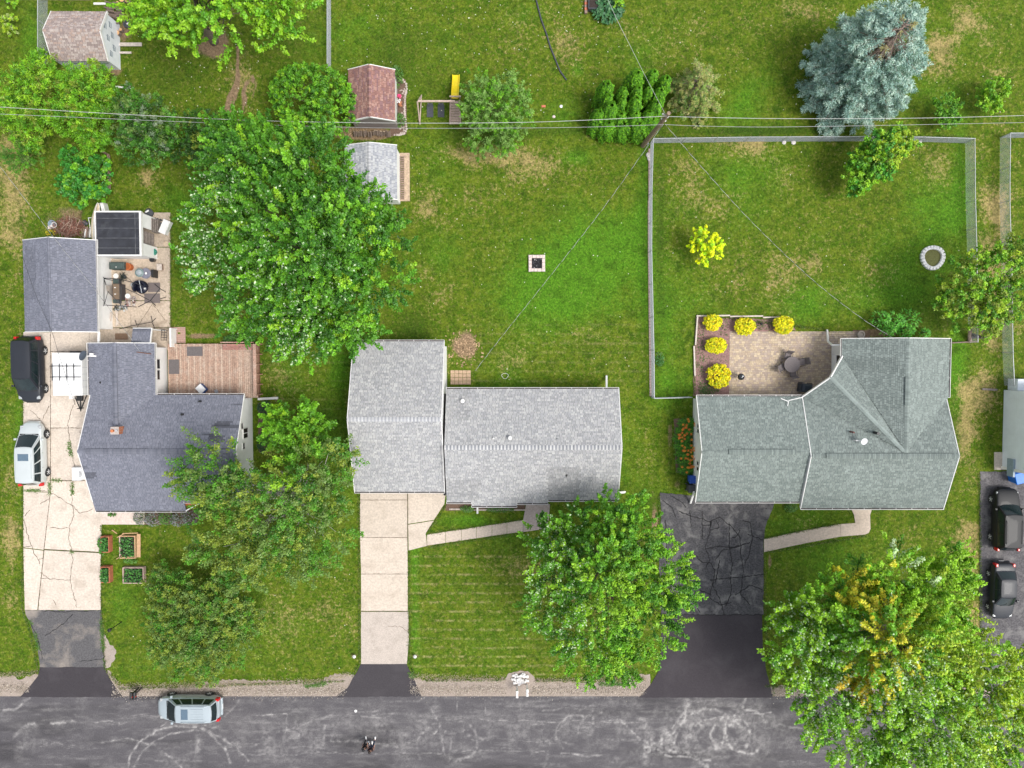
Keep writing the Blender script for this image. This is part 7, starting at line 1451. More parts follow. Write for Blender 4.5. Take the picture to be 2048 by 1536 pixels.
# canoe
L0, L1 = P(194, 405, .9), P(188, 492, .9); cv = thing('canoe', 'cream canoe standing on its side along the black-roofed shed', 'canoe', ((L0.x + L1.x) / 2, (L0.y + L1.y) / 2, 0)); m = MB(); n = 14; seg = 7; vs = []
for i in range(n + 1):
    f = i / n; p = L0.lerp(L1, f); w = .42 * math.sin(math.pi * min(max(f * .96 + .02, 0), 1)) ** .6
    for j in range(seg): a = math.pi * j / (seg - 1); vs.append((p.x - w * math.sin(a) * .9, p.y, .75 + w * math.cos(a) * 1.0))
fs = [(i * seg + j, i * seg + j + 1, (i + 1) * seg + j + 1, (i + 1) * seg + j) for i in range(n) for j in range(seg - 1)]; m.faces(vs, fs); m.build('hull', plain('cream_hull', (.62, .52, .36), .4, .08), cv, smooth=True)
m = MB().tube([Vector(vs[i * seg]) for i in range(n + 1)], .03, 5); m.build('gunwale', trim, cv); m = MB().tube([Vector(vs[i * seg + seg - 1]) for i in range(n + 1)], .03, 5); m.build('gunwale', trim, cv)
c = P(205, 414, .6); t = thing('white_sheet', 'rounded white plastic panel poking out behind the black-roofed shed', 'panel', (c.x, c.y, 0), .25); MB().bevbox(-.14, .14, -.4, .35, .0, .7, .08).build('panel', trim, t, local=True)
c = P(335, 456); t = thing('chest_freezer', 'white rectangular box tilted on the patio corner behind the black-roofed shed', 'box', (c.x, c.y, 0), -.42); MB().bevbox(-.27, .27, -.55, .55, .03, .5, .03).build('body', trim, t, local=True); MB().bevbox(-.28, .28, -.56, .56, .5, .56, .02).build('lid', trim, t, local=True)
c = P(318, 446); t = thing('rubbish_heap', 'tangle of dark scrap between the shed and the white box', 'scrap', tuple(c)); m = MB()
for k in range(26): m.cbox(rr.uniform(-.3, .3), rr.uniform(-.3, .3), rr.uniform(0, .2), rr.uniform(.1, .35), rr.uniform(.04, .12), .06, rr.uniform(0, 3), jit((.07, .07, .08), .6, rr))
tag(m.build('scrap', tw_m, t, local=True), kind='stuff')
c = P(300, 427); t = thing('dark_bag', 'black bag with white scraps at the upper right shed corner', 'bag', tuple(c)); MB().lump((0, 0, 0), .38, .9, 4, None, 9).build('bag', plain('dark_rubber'), t, local=True, smooth=True); MB().cbox(-.05, .1, .3, .3, .12, .06, .5).build('scrap', trim, t, local=True)
def disc(name, lb, cat, px, py, z, r, h, m, m2=None, r2=None):
    c = P(px, py, z); t = thing(name, lb, cat, (c.x, c.y, .03)); MB().disc_stack([(r * .9, z - h - .03), (r, z - h * .3), (r, z - .03)], 18).build('body', m, t, local=True)
    MB().disc_stack([(r2 or r * .7, z - .028), (r2 or r * .7, z)], 16).build('top', m2 or m, t, local=True); return t
wok = plain('ceramic_white', (.72, .70, .66), .4, .1)
disc('round_lid', 'beige round lid lying on the stained patio corner', 'lid', 332, 488, .08, .20, .04, plain('sandy_lid', (.58, .46, .34), .8), None, .12)  # flat beige round lid
t = disc('hose_reel', 'round green hose reel at the lower right shed corner', 'hose reel', 307, 504, .55, .27, .12, plain('green_plastic', (.02, .16, .11), .5)); 
for k in range(3): a = k * 1.047 + .2; m = MB(); beam(m, (.22 * math.cos(a), .22 * math.sin(a), .535), (-.22 * math.cos(a), -.22 * math.sin(a), .535), .035, .02); m.build('spoke', plain('teal_plastic', (.10, .5, .40), .5), t, local=True)
disc('black_pot', 'small black pot at the end of the white shed wall', 'pot', 303, 519, .5, .19, .4, plain('enamel_black'), bm_, .13)
c = P(323, 535); t = thing('wooden_crate', 'pale wooden box alone near the right edge of the patio', 'crate', (c.x, c.y, .03), .05)
for k in range(4): MB().bevbox(-.2 + .1 * k + .004, -.104 + .1 * k, -.26, .24, .3, .34, .008).build('slat', tm, t, local=True)
MB().box(-.18, .18, -.22, .22, 0, .3).build('body', brn, t, local=True)
c = P(229, 531, .9); t = thing('tool_bench', 'dark green tool chest standing against the garage wall below the shed', 'chest', (c.x + .1, c.y, .03)); MB().bevbox(-.55, .62, -.28, .28, 0, .85, .03).build('body', plain('dark_green', (.05, .075, .07), .6, .3, 6), t, local=True); MB().bevbox(-.5, .5, -.24, .24, .85, .9, .02).build('lid', plain('dark_green'), t, local=True); MB().cbox(.05, -.12, .9, .08, .05, .03).build('latch', trim, t, local=True)
disc('terracotta_pot', 'orange terracotta tub beside the dark green chest', 'pot', 254, 533, .55, .30, .5, plain('terracotta', (.42, .11, .03), .8, .15), plain('terracotta_in', (.30, .08, .02), .9), .22)
c = P(262, 534); tag(MB().lump((0, 0, 0), .2, 1.1, 9, None, 9).build('dark_pot', plain('dark_rubber')), 'small dark pot right of the terracotta tub', 'pot').location = c
disc('round_stool', 'white-topped round stool near the garage wall', 'stool', 232, 552, .5, .21, .03, wok); 
c = P(250, 554); t = thing('potted_plant', 'black-potted wiry plant in front of the garage wall', 'plant', (c.x, c.y, .03)); MB().disc_stack([(.15, 0), (.2, .25), (.17, .25)], 12).build('pot', plain('dark_rubber'), t, local=True); m = MB()
for k in range(40): a = rr.uniform(0, 6.28); l = rr.uniform(.2, .5); m.tube([(0, 0, .25), (l * .5 * math.cos(a), l * .5 * math.sin(a), .5), (l * math.cos(a), l * math.sin(a), rr.uniform(.3, .5))], .012, 3, (.03, .04, .03))
tag(m.build('stems', tw_m, t, local=True), kind='stuff')
c = P(300, 549); t = thing('smoker_grill', 'grey round-topped smoker with a side table on the patio', 'grill', (c.x, c.y, .03)); MB().disc_stack([(.36, .6), (.42, .7), (.42, .74)], 14, None, Matrix.Translation((.05, 0, 0))).build('table_top', plain('slate', (.16, .16, .20), .7, .2, 8), t, local=True)
MB().disc_stack([(.28, .55), (.34, .75), (.34, .8), (.24, .84)], 18, None, Matrix.Translation((-.42, .05, 0))).build('rim', plain('steel_teal', (.14, .2, .2), .4), t, local=True); MB().disc_stack([(.22, .84), (.17, .9), (.03, .92)], 16, None, Matrix.Translation((-.42, .05, 0))).build('lid', plain('brushed_steel', (.5, .55, .56), .3, .1, 8, metal=.6), t, local=True)
MB().lump((.1, 0, .74), .09, .8, 4).build('white_cup', trim, t, local=True); MB().bevbox(.5, .66, -.3, .3, 0, .8, .03).build('side_box', bm_, t, local=True)
for a in (.5, 2.5, 4.2): MB().tube([(.3 * math.cos(a), .3 * math.sin(a), .6), (.4 * math.cos(a), .4 * math.sin(a), 0)], .02, 5).build('leg', bm_, t, local=True)
c = P(270, 570); t = thing('tarp_bundle', 'crumpled grey-white tarp bundle in the middle of the patio', 'tarp', (c.x, c.y, .03)); 
for k in range(5): MB().lump((rr.uniform(-.25, .3), rr.uniform(-.12, .12), 0), rr.uniform(.13, .22), 1.2, k, None, 8).build('fold', plain('tarp_grey', (.42, .45, .46), .5, .25, 8), t, local=True)
navy = plain('navy_vinyl', (.008, .010, .022), .22, .2, 5); c = P(288, 576); t = thing('lounge_chair', 'glossy navy-black rounded armchair on the patio mats', 'armchair', (c.x, c.y, .03), .45)
MB().disc_stack([(.42, .1), (.5, .3), (.46, .42)], 16).build('seat', navy, t, local=True, smooth=True)
vs = []; n = 12
for i in range(n + 1):
    a = math.radians(-20 + 220 * i / n)
    for r_, z in ((.40, .42), (.43, .8), (.52, .84), (.55, .3)): vs.append((r_ * math.cos(a), r_ * math.sin(a), z))
MB().faces(vs, [(i * 4 + j, i * 4 + j + 1, i * 4 + 5 + j, i * 4 + 4 + j) for i in range(n) for j in range(3)]).build('backrest', navy, t, local=True, smooth=True)
MB().tube([(-.1, -.42, .5), (.3, .42, .86)], .03, 6).build('trim_bar', galv, t, local=True); MB().disc_stack([(.3, 0), (.28, .1)], 12).build('base', bm_, t, local=True)
for (l, r, t0, b0_, lb) in ((296, 320, 565, 584, 'upper grey-brown mat on the patio beside the navy armchair'), (289, 320, 587, 606, 'lower grey-brown mat on the patio beside the navy armchair')):
    a, b = P(l, b0_, .04), P(r, t0, .04); tag(MB().box(a.x, b.x, a.y, b.y, .036, .052).build('patio_mat', plain('grey_brown_mat', (.15, .125, .12), .9, .2, 30), loc=((a.x + b.x) / 2, (a.y + b.y) / 2, .03)), lb, 'mat')
c = P(232, 583, .9); t = thing('cabinet', 'brown low cabinet against the white garage wall', 'cabinet', (c.x, c.y, .03)); MB().box(-.28, .28, -.62, .62, 0, .85).build('body', plain('dark_wood'), t, local=True); MB().bevbox(-.25, .25, -.6, .6, .85, .89, .02).build('top', plain('brown_top', (.17, .12, .08), .6, .2, 8), t, local=True)
for y in (-.2, .3): MB().cbox(-.05, y, .89, .12, .07, .03).build('handle', trim, t, local=True)
for (x, y, lb) in ((232, 563, 'black crate above the brown cabinet'), (232, 601, 'black crate below the brown cabinet')): c = P(x, y, .4); t = thing('black_crate', lb, 'crate', (c.x, c.y, .03)); MB().bevbox(-.24, .24, -.2, .2, 0, .4, .02).build('body', plain('dark_rubber'), t, local=True); MB().box(-.2, .2, -.16, .16, .4, .405).build('contents', plain('dark_green'), t, local=True)
disc('white_bowl', 'white round basin on the lower part of the patio', 'basin', 255, 592, .45, .2, .2, wok, trim, .12)
c = P(262, 602); t = thing('junk_pile', 'pile of pinkish and dark odds and ends beside the white basin', 'clutter', (c.x, c.y, .03)); m = MB()
for k in range(60): m.lump((rr.uniform(-.35, .4), rr.uniform(-.4, .3), rr.uniform(0, .2)), rr.uniform(.04, .1), .8, k, rr.choice([(.35, .2, .18), (.06, .05, .05), (.3, .26, .24), (.5, .45, .42), (.12, .07, .05)]), 6)
tag(m.build('clutter', tw_m, t, local=True), kind='stuff')
c = P(245, 617); t = thing('junk_pile', 'heap of grey-blue clutter under the lower gazebo bar', 'clutter', (c.x, c.y, .03)); m = MB()
for k in range(50): m.lump((rr.uniform(-.55, .5), rr.uniform(-.2, .25), rr.uniform(0, .3)), rr.uniform(.05, .11), .8, k, rr.choice([(.3, .33, .36), (.05, .05, .05), (.16, .17, .15), (.5, .5, .5), (.1, .09, .05)]), 6)
tag(m.build('clutter', tw_m, t, local=True), kind='stuff')
# bare gazebo frame: thin bent pipes
gz = thing('gazebo_frame', 'bare black pipe frame of a gazebo over the cluttered patio', 'frame', tuple(P(255, 590)))
for pts in (((205, 552, 0), (208, 556, 2.1), (208, 610, 2.1), (204, 615, 0)), ((208, 556, 2.1), (240, 558, 2.1), (270, 566, 2.05), (285, 572, 2.0)), ((208, 610, 2.1), (240, 612, 2.1), (273, 614, 2.1)), ((208, 557, 2.1), (226, 561, 2.2)), ((243, 572, 2.1), (241, 611, 2.1)), ((208, 557, 2.1), (212, 570, 1.2)), ((209, 608, 2.1), (216, 583, 2.6), (241, 609, 2.1)), ((276, 614, 1.9), (301, 601, 1.7), (320, 577, 1.5), (331, 584, .1)), ((301, 601, 1.7), (311, 611, .1)), ((320, 577, 1.5), (309, 568, .6)), ((243, 573, 2.0), (275, 588, 1.9), (298, 600, 1.7))):
    MB().tube([P(*p) for p in pts], .03, 5).build('pipe', plain('black_metal'), gz)
gz2 = thing('bent_frame', 'fallen black pipe frame lying above the small porch roof', 'frame', tuple(P(290, 650)))
for pts in (((239, 658, .1), (262, 652, .4), (304, 644, .5), (312, 636, .3)), ((304, 644, .5), (310, 658, .1)), ((302, 632, .3), (305, 644, .5)), ((270, 640, .2), (274, 651, .4)), ((320, 598, .1), (332, 594, .1)), ((310, 660, .1), (338, 660, .1))): MB().tube([P(*p) for p in pts], .025, 5).build('pipe', plain('black_metal'), gz2)
sd_ = thing('plywood_sheet', 'tan plywood sheet leaning on the garage side wall', 'board', tuple(P(226, 582))); MB().faces([P(212, 571, 1.4), P(226, 571, .1), P(226, 595, .1), P(214, 583, 1.4)], [(0, 1, 2, 3)]).build('sheet', tm, sd_)
tag(MB().faces([P(212, 571, 1.43), P(227, 571, .13), P(227, 595, .13), P(214, 583, 1.43)], [(3, 2, 1, 0)]).build('edge', tm, sd_), None)
for i, (a, b) in enumerate((((222, 625, .9), (220, 648, .1)), ((232, 620, .6), (236, 650, .1)), ((235, 622, .5), (233, 652, .1)))): m = MB(); beam(m, P(*a), P(*b), .12, .04); tag(m.build('plank', tm, loc=tuple(P(230, 640))), ['tan plank leaning on the lower end of the garage side wall', 'tan plank nearest the patio at the garage side wall', 'middle tan plank lying by the garage side wall'][i], 'plank')
c = P(241, 673, .1); tag(MB().box(-.45, .55, -.25, .25, .03, .06).build('doormat', plain('brown_mat', (.22, .14, .09), .9, .2, 20)), 'brown doormat left of the small porch roof', 'doormat').location = (c.x, c.y, .01)

# ------------------------------------------------------------------ vehicles
def paint(name, col, rough=.28, metal=.3): return plain(name, col, rough, .04, 1.5, metal=metal, coat=.06 if col[0] < .1 else .6)
carglass = plain('car_glass', (.012, .022, .024), .04, .2, 1); tyre = plain('tyre_rubber', (.018, .018, .019), .85, .2, 10); rimm = plain('alloy_rim', (.62, .63, .64), .4, .05, 4, metal=.2); lampw = plain('headlamp', (.38, .40, .41), .15, .1, 10); lampr = plain('tail_lamp', (.55, .008, .01), .2, .1, 8); blk = plain('black_plastic', (.02, .02, .021), .55, .2, 5)
def shell(rows, closed=False):     # rows of equal-length vertex lists
    k = len(rows[0]); vs = [v for r in rows for v in r]; return vs, [(i * k + j, (i + 1) * k + j, (i + 1) * k + j + 1, i * k + j + 1) for i in range(len(rows) - 1) for j in range(k - 1)]
def car(name, label, cat, loc, rz, S, pm, group=None):
    """S: len, wid, body stations [(x, halfw, zlow, ztop)], cabin: base x front/rear, roof x front/rear, belt z, roof z, widths"""
    t = thing(name, label, cat, loc, rz, group); rows = []
    for (x, w, zl, zt, cr) in S['st']:
        half = [(0, .0, zl), (w * .82, 0, zl), (w * .96, 0, zl + .06), (w, 0, lerp(zl, zt, .35)), (w * .995, 0, lerp(zl, zt, .62)), (w * .965, 0, zt - .06), (w * .90, 0, zt - .005), (w * .72, 0, zt + cr * .45), (w * .4, 0, zt + cr * .85), (0, 0, zt + cr)]
        half = [(x, h[0], h[2]) for h in half]; rows.append(half + [(p[0], -p[1], p[2]) for p in half[-2:0:-1]] + [half[0]])
    vs, fs = shell(rows); k = len(rows[0]); n = len(rows)
    fs.append(tuple(range(k - 1))); fs.append(tuple((n - 1) * k + j for j in reversed(range(k - 1))))
    b = MB().faces(vs, fs).build('body', pm, t, local=True, smooth=True)
    sub = b.modifiers.new('Subdivision', 'SUBSURF'); sub.levels = 1; sub.render_levels = 2
    # cabin: base ring and roof ring
    bf, br, rf, rr2, zb, zr, wb_, wr_ = S['bf'], S['br'], S['rf'], S['rr'], S['zb'], S['zr'], S['wb'], S['wr']
    def sect(f, i):     # f 0..1 base->roof : polyline of ring at that height
        pass
    pil = S['pil']     # fractions along side from front to rear 0..1 (glass edges)
    def side(u, f, s):  # u along front->rear, f 0 belt..1 roof
        x = lerp(lerp(bf, br, u), lerp(rf, rr2, u), f); w = lerp(wb_, wr_, f) * (1 - .05 * abs(2 * u - 1) ** 3); bulge = .03 * math.sin(math.pi * f); return Vector((x, s * (w + bulge), lerp(zb, zr, f)))
    def front(v, f, rear=False):  # v -1..1
        x0 = br if rear else bf; x1 = rr2 if rear else rf; bow = (.0 if rear else .16) * (1 - v * v) * (1 - .55 * f) * (-1 if rear else 1); bowr = -.08 * (1 - v * v) if rear else 0
        w = lerp(wb_, wr_, f) * .95; return Vector((lerp(x0, x1, f) + bow + bowr, v * w, lerp(zb, zr, f) + (.02 if not rear else 0) * (1 - v * v) * f))
    U = [i / 8 for i in range(9)]; Vv = [-1 + i / 4 for i in range(9)]; Fh = [0, .35, .7, 1]; m = MB()
    for s in (1, -1):
        r_ = [[side(u, f, s) for u in U] for f in Fh]; v_, f_ = shell(r_); m.faces(v_, f_ if s < 0 else [tuple(reversed(q)) for q in f_])
    for rear in (False, True):
        r_ = [[front(v, f, rear) for v in Vv] for f in Fh]; v_, f_ = shell(r_); m.faces(v_, f_ if not rear else [tuple(reversed(q)) for q in f_])
    rows = []
    for i in range(9):
        u = i / 8; row = []
        for j in range(9):
            v = -1 + j / 4; a = front(v, 1); b2 = front(v, 1, True); x = lerp(a.x, b2.x, u); w = wr_ * (1 - .05 * abs(2 * u - 1) ** 3); dome = .055 * (1 - v ** 4) * (1 - (2 * u - 1) ** 6) ** .5 if abs(2 * u - 1) < 1 else 0; row.append(Vector((x, v * w, zr + dome + .0)))
        rows.append(row)
    v_, f_ = shell(rows); m.faces(v_, f_); m.build('cabin', pm, t, local=True, smooth=True)
    def patch(fn, us, fsr, off, nm, mt, n1=6, n2=4, flip=False):
        q = []; 
        for j in range(n2 + 1):
            row = []
            for i in range(n1 + 1):
                a = lerp(us[0], us[1], i / n1); f = lerp(fsr[0], fsr[1], j / n2); p = fn(a, f); row.append(p)
            q.append(row)
        n = (q[0][-1] - q[0][0]).cross(q[-1][0] - q[0][0]).normalized(); n = -n if flip else n; cen = Vector((0, 0, .6))
        if n.dot(q[0][0] - Vector((0.3 * (bf + br), 0, .6))) < 0: n = -n
        q = [[p + n * off for p in r] for r in q]; v_, f_ = shell(q); return MB().faces(v_, f_).build(nm, mt, t, local=True, smooth=True)
    patch(lambda a, f: front(a, f), (-.90, .90), (.06, .93), .012, 'windscreen', carglass); patch(lambda a, f: front(a, f, True), (-.86, .86), (.25, .9), .012, 'rear_window', carglass)
    for s in (1, -1):
        for u0, u1 in pil: patch(lambda a, f: side(a, f, s), (u0, u1), (.1, .86), .012, 'side_window', carglass, 4, 3)
        # mirrors
        mx = bf - .28; MB().bevbox(mx - .08, mx + .08, s * (wb_ + .06) - .0, s * (wb_ + .06) + .2 * s if s > 0 else s * (wb_ + .06) + .0, zb - .02, zb + .13, .03).build('mirror', pm, t, local=True) if s > 0 else MB().bevbox(mx - .08, mx + .08, -(wb_ + .26), -(wb_ + .06), zb - .02, zb + .13, .03).build('mirror', pm, t, local=True)
        # door seams and handles
        W2 = S['wid'] / 2
        for hx in S['doors']: MB().box(hx - .1, hx + .1, s * (W2 - .02) - .012, s * (W2 - .02) + .02, S['zb'] - .2, S['zb'] - .16).build('door_handle', S.get('trimm', pm), t, local=True)
        for sx in S['seams']: MB().box(sx - .008, sx + .008, s * W2 * .972 - .01, s * W2 * .972 + .01, .35, S['zb'] - .06).build('door_seam', blk, t, local=True)
        for wx in S['wheels']:
            M = Matrix.Translation((wx, s * (W2 - .105), S['wr_']) ) @ Matrix.Rotation(math.pi / 2 * -s, 4, 'X'); R_ = S['wr_']
            MB().disc_stack([(R_ * 1.13, -.1), (R_ * 1.13, .088)], 20, None, Matrix.Translation((wx, s * (W2 - .105), R_ * 1.02)) @ Matrix.Rotation(math.pi / 2 * -s, 4, 'X')).build('wheel_arch', blk, t, local=True)
            w_ = MB().disc_stack([(R_ * .7, -.1), (R_ * .95, -.1), (R_, -.06), (R_, .09), (R_ * .95, .13), (R_ * .68, .135)], 20, None, M).build('wheel', tyre, t, local=True)
            MB().disc_stack([(R_ * .66, .10), (R_ * .66, .137), (R_ * .60, .125), (R_ * .15, .13), (.03, .14)], 20, None, M).build('rim', rimm, w_, local=True); sp = MB()
            for k in range(5): a = k * 1.2566; sp.box(.1 * R_, .6 * R_, -.03, .03, .13, .145, None, M @ Matrix.Rotation(a, 4, 'Z'))
            tag(sp.build('rim_spokes', rimm, w_, local=True), kind='stuff')
    x1, w1 = S['st'][-1][0], S['st'][-1][1]; x0 = S['st'][0][0]
    for s in (1, -1):
        hp = S['head']; MB().bevbox(hp[0] - .2, hp[0] + .12, min(s * hp[1], s * (hp[1] + .26)), max(s * hp[1], s * (hp[1] + .26)), hp[2] - .06, hp[2] + .06, .04).build('headlight', lampw, t, local=True)
        tp = S['tail']; MB().bevbox(tp[0] - .12, tp[0] + .14, min(s * tp[1], s * (tp[1] + .2)), max(s * tp[1], s * (tp[1] + .2)), tp[2] - .25, tp[2] + .15, .04).build('tail_light', lampr, t, local=True)
    MB().bevbox(x0 - .05, x0 + .25, -S['wid'] * .36, S['wid'] * .36, .32, .52, .05).build('bumper', S.get('bump', pm), t, local=True); MB().bevbox(x1 - .25, x1 + .03, -S['wid'] * .24, S['wid'] * .24, .28, .5, .05).build('bumper', S.get('bump', pm), t, local=True)
    MB().box(bf - .02, bf + .14, -wb_ * .8, wb_ * .8, zb - .015, zb + .02).build('cowl', blk, t, local=True)
    for y in (-.35, .3): MB().tube([(bf + .12, y, zb + .03), (lerp(bf, rf, .3) + .12, y + .42, lerp(zb, zr, .3) + .04)], .012, 4).build('wiper', blk, t, local=True)
    if S.get('rails'):
        for s in (1, -1): MB().tube([(rf - .35, s * wr_ * .88, zr + .02), (rf - .5, s * wr_ * .88, zr + .09), (rr2 + .4, s * wr_ * .86, zr + .09), (rr2 + .25, s * wr_ * .86, zr + .02)], .022, 6).build('roof_rail', S['rails'], t, local=True)
    if S.get('ribs'):
        for k in range(5): y = (k - 2) * wr_ * .28; MB().box(rr2 + .5, rf - 1.15, y - .02, y + .02, zr + .045, zr + .068).build('roof_rib', pm, t, local=True)
    if S.get('sunroof'): MB().bevbox(rf - .95, rf - .4, -.42, .42, zr + .03, zr + .066, .012).build('sunroof', plain('sunroof_glass', (.10, .15, .20), .08, .1), t, local=True)
    MB().box(x0 - .01, x0 + .0, 0, 0, 0, 0) if False else None
    MB().bevbox(S['st'][0][0] + .02, S['st'][0][0] + .02 + .01, 0, 0, 0, 0, 0) if False else None
    pl_ = MB().box(x0 - .075, x0 - .055, -.22, .22, .5, .62) if False else MB().box(x0 - .07, x0 - .055, -.2, .2, .36, .47); pl_.build('number_plate', plain('plate_white', (.7, .7, .7), .5), t, local=True)
    return t
def vanS(L=5.1, Wd=1.95, zr=1.70, **k):
    h = L / 2; w = Wd / 2
    d = dict(wid=Wd, st=[(-h, w * .66, .40, .84, .02), (-h + .09, w * .86, .30, 1.0, .03), (-h + .5, w * .985, .24, 1.06, .03), (-1.0, w, .22, 1.05, .02), (0, w, .22, 1.03, .02), (.9, w, .22, 1.01, .03), (h - 1.05, w * .985, .24, .98, .06), (h - .62, w * .93, .26, .90, .07), (h - .30, w * .82, .29, .78, .06), (h - .1, w * .66, .33, .67, .04), (h, w * .46, .40, .58, .02)],
             bf=h - 1.05, br=-h + .12, rf=h - 2.0, rr=-h + .42, zb=1.0, zr=zr, wb=w * .93, wr=w * .74, pil=[(.05, .19), (.22, .47), (.50, .74), (.77, .95)], doors=[.62, -.35], seams=[1.25, .1, -1.05], wheels=[1.52, -1.5], wr_=.33, head=(h - .40, w * .58, .80), tail=(-h + .12, w * .74, .98))
    d.update(k); return d
black_p = paint('black_paint', (.016, .019, .026), .5, .0); silver_p = paint('silver_paint', (.42, .48, .51), .35, .3); silver2 = paint('pale_silver_paint', (.56, .60, .60), .35, .25); grey_p = paint('charcoal_paint', (.006, .0065, .008), .6, .0)
c = P(72, 739); car('minivan', 'black minivan parked beside the white cargo trailer, facing the road', 'minivan', (c.x, c.y, .035), -math.pi / 2, vanS(5.2, 2.0, 1.75), black_p)
c = P(77, 905); car('minivan', 'silver minivan parked on the left concrete drive below the black one', 'minivan', (c.x, c.y, .035), math.pi / 2, vanS(5.05, 1.95, 1.72, rails=silver2, sunroof=True), silver2)
c = P(386, 1407); car('minivan', 'silver-blue minivan parked along the road at the kerb', 'minivan', (c.x, c.y, .01), math.pi, vanS(5.1, 1.95, 1.74, rails=silver_p, ribs=True, sunroof=True), silver_p)
c = P(1999, 1034); car('suv', 'black station-style SUV parked on the far right asphalt drive, facing the house', 'SUV', (c.x, c.y, .025), math.pi / 2, vanS(4.95, 1.92, 1.66, rails=blk, bf=1.15, rf=.45, br=-2.38, rr=-2.0, head=(2.1, .6, .78), st=[(-2.47, .66, .40, .9, .02), (-2.37, .86, .32, 1.0, .03), (-2.0, .95, .28, 1.05, .03), (-1.0, .96, .26, 1.05, .02), (0, .96, .26, 1.04, .02), (.7, .96, .26, 1.02, .03), (1.2, .955, .27, 1.02, .06), (1.8, .93, .28, .96, .07), (2.3, .84, .32, .84, .05), (2.47, .64, .40, .70, .03)], pil=[(.04, .30), (.33, .60), (.63, .92)]), grey_p)
c = P(1993, 1176); car('sedan', 'black saloon car partly under the golden-patched maple at the right', 'car', (c.x, c.y, .025), -math.pi / 2, dict(wid=1.8, st=[(-2.3, .66, .38, .82, .02), (-2.15, .82, .30, .95, .03), (-1.7, .88, .25, .98, .03), (-1.0, .9, .22, .97, .02), (0, .9, .2, .95, .02), (.7, .9, .2, .94, .03), (1.0, .89, .21, .92, .05), (1.6, .86, .24, .84, .06), (2.1, .76, .28, .70, .05), (2.3, .56, .36, .58, .02)],
    bf=1.0, br=-1.75, rf=.25, rr=-1.05, zb=.93, zr=1.42, wb=.82, wr=.62, pil=[(.06, .42), (.46, .86)], doors=[.3, -.65], seams=[.95, -.1, -1.1], wheels=[1.4, -1.3], wr_=.31, head=(1.95, .5, .68), tail=(-2.14, .58, .84)), black_p)
# trailer
c = P(168, 747); tr = thing('cargo_trailer', 'white enclosed cargo trailer with ladder rack between the black minivan and the house', 'trailer', (c.x, c.y, .035)); tw = plain('trailer_white', (.80, .80, .79), .35, .04, 2, coat=.3)
MB().bevbox(-1.13, 1.13, -1.65, 1.65, .45, 2.15, .07).build('body', tw, tr, local=True)
for k in range(7): x = 1.135; y = -1.5 + k * .5; MB().box(x, x + .012, y - .01, y + .01, .5, 2.08).build('side_seam', galv, tr, local=True)
for y in (.62, -.22): MB().tube([(-1.2, y, 2.3), (1.15, y, 2.3)], .028, 6).build('rack_bar', bm_, tr, local=True); 
for x in (-.98, -.42, .14, .68): MB().tube([(x, .82, 2.36), (x + .0, -.5, 2.36)], .034, 6).build('ladder_bar', bm_, tr, local=True)
for x in (-1.1, 1.1):
    for y in (.62, -.22): MB().tube([(x, y, 2.12), (x, y, 2.3)], .03, 5).build('rack_foot', bm_, tr, local=True)
for s in (-1, 1): MB().disc_stack([(.33, -.1), (.34, 0), (.33, .1)], 18, None, Matrix.Translation((s * 1.2, -.1, .34)) @ Matrix.Rotation(math.pi / 2, 4, 'Y')).build('wheel', tyre, tr, local=True)
for s in (-1, 1): MB().tube([(s * .55, -1.6, .5), (0, -2.9, .5)], .045, 6).build('tongue_bar', bm_, tr, local=True)
MB().tube([(0, -1.6, .5), (0, -3.0, .5)], .05, 6).build('tongue', bm_, tr, local=True); MB().bevbox(-.75, -.42, -2.0, -1.68, .5, .8, .05).build('propane_box', trim, tr, local=True); MB().bevbox(-.2, .25, -2.15, -1.75, .5, .75, .04).build('battery_box', bm_, tr, local=True); MB().tube([(.0, -2.75, .1), (0, -2.75, .95)], .035, 6).build('jack', bm_, tr, local=True)
MB().bevbox(-.3, .3, 1.66, 1.78, .6, 1.3, .05).build('spare_wheel', plain('navy_vinyl'), tr, local=True)

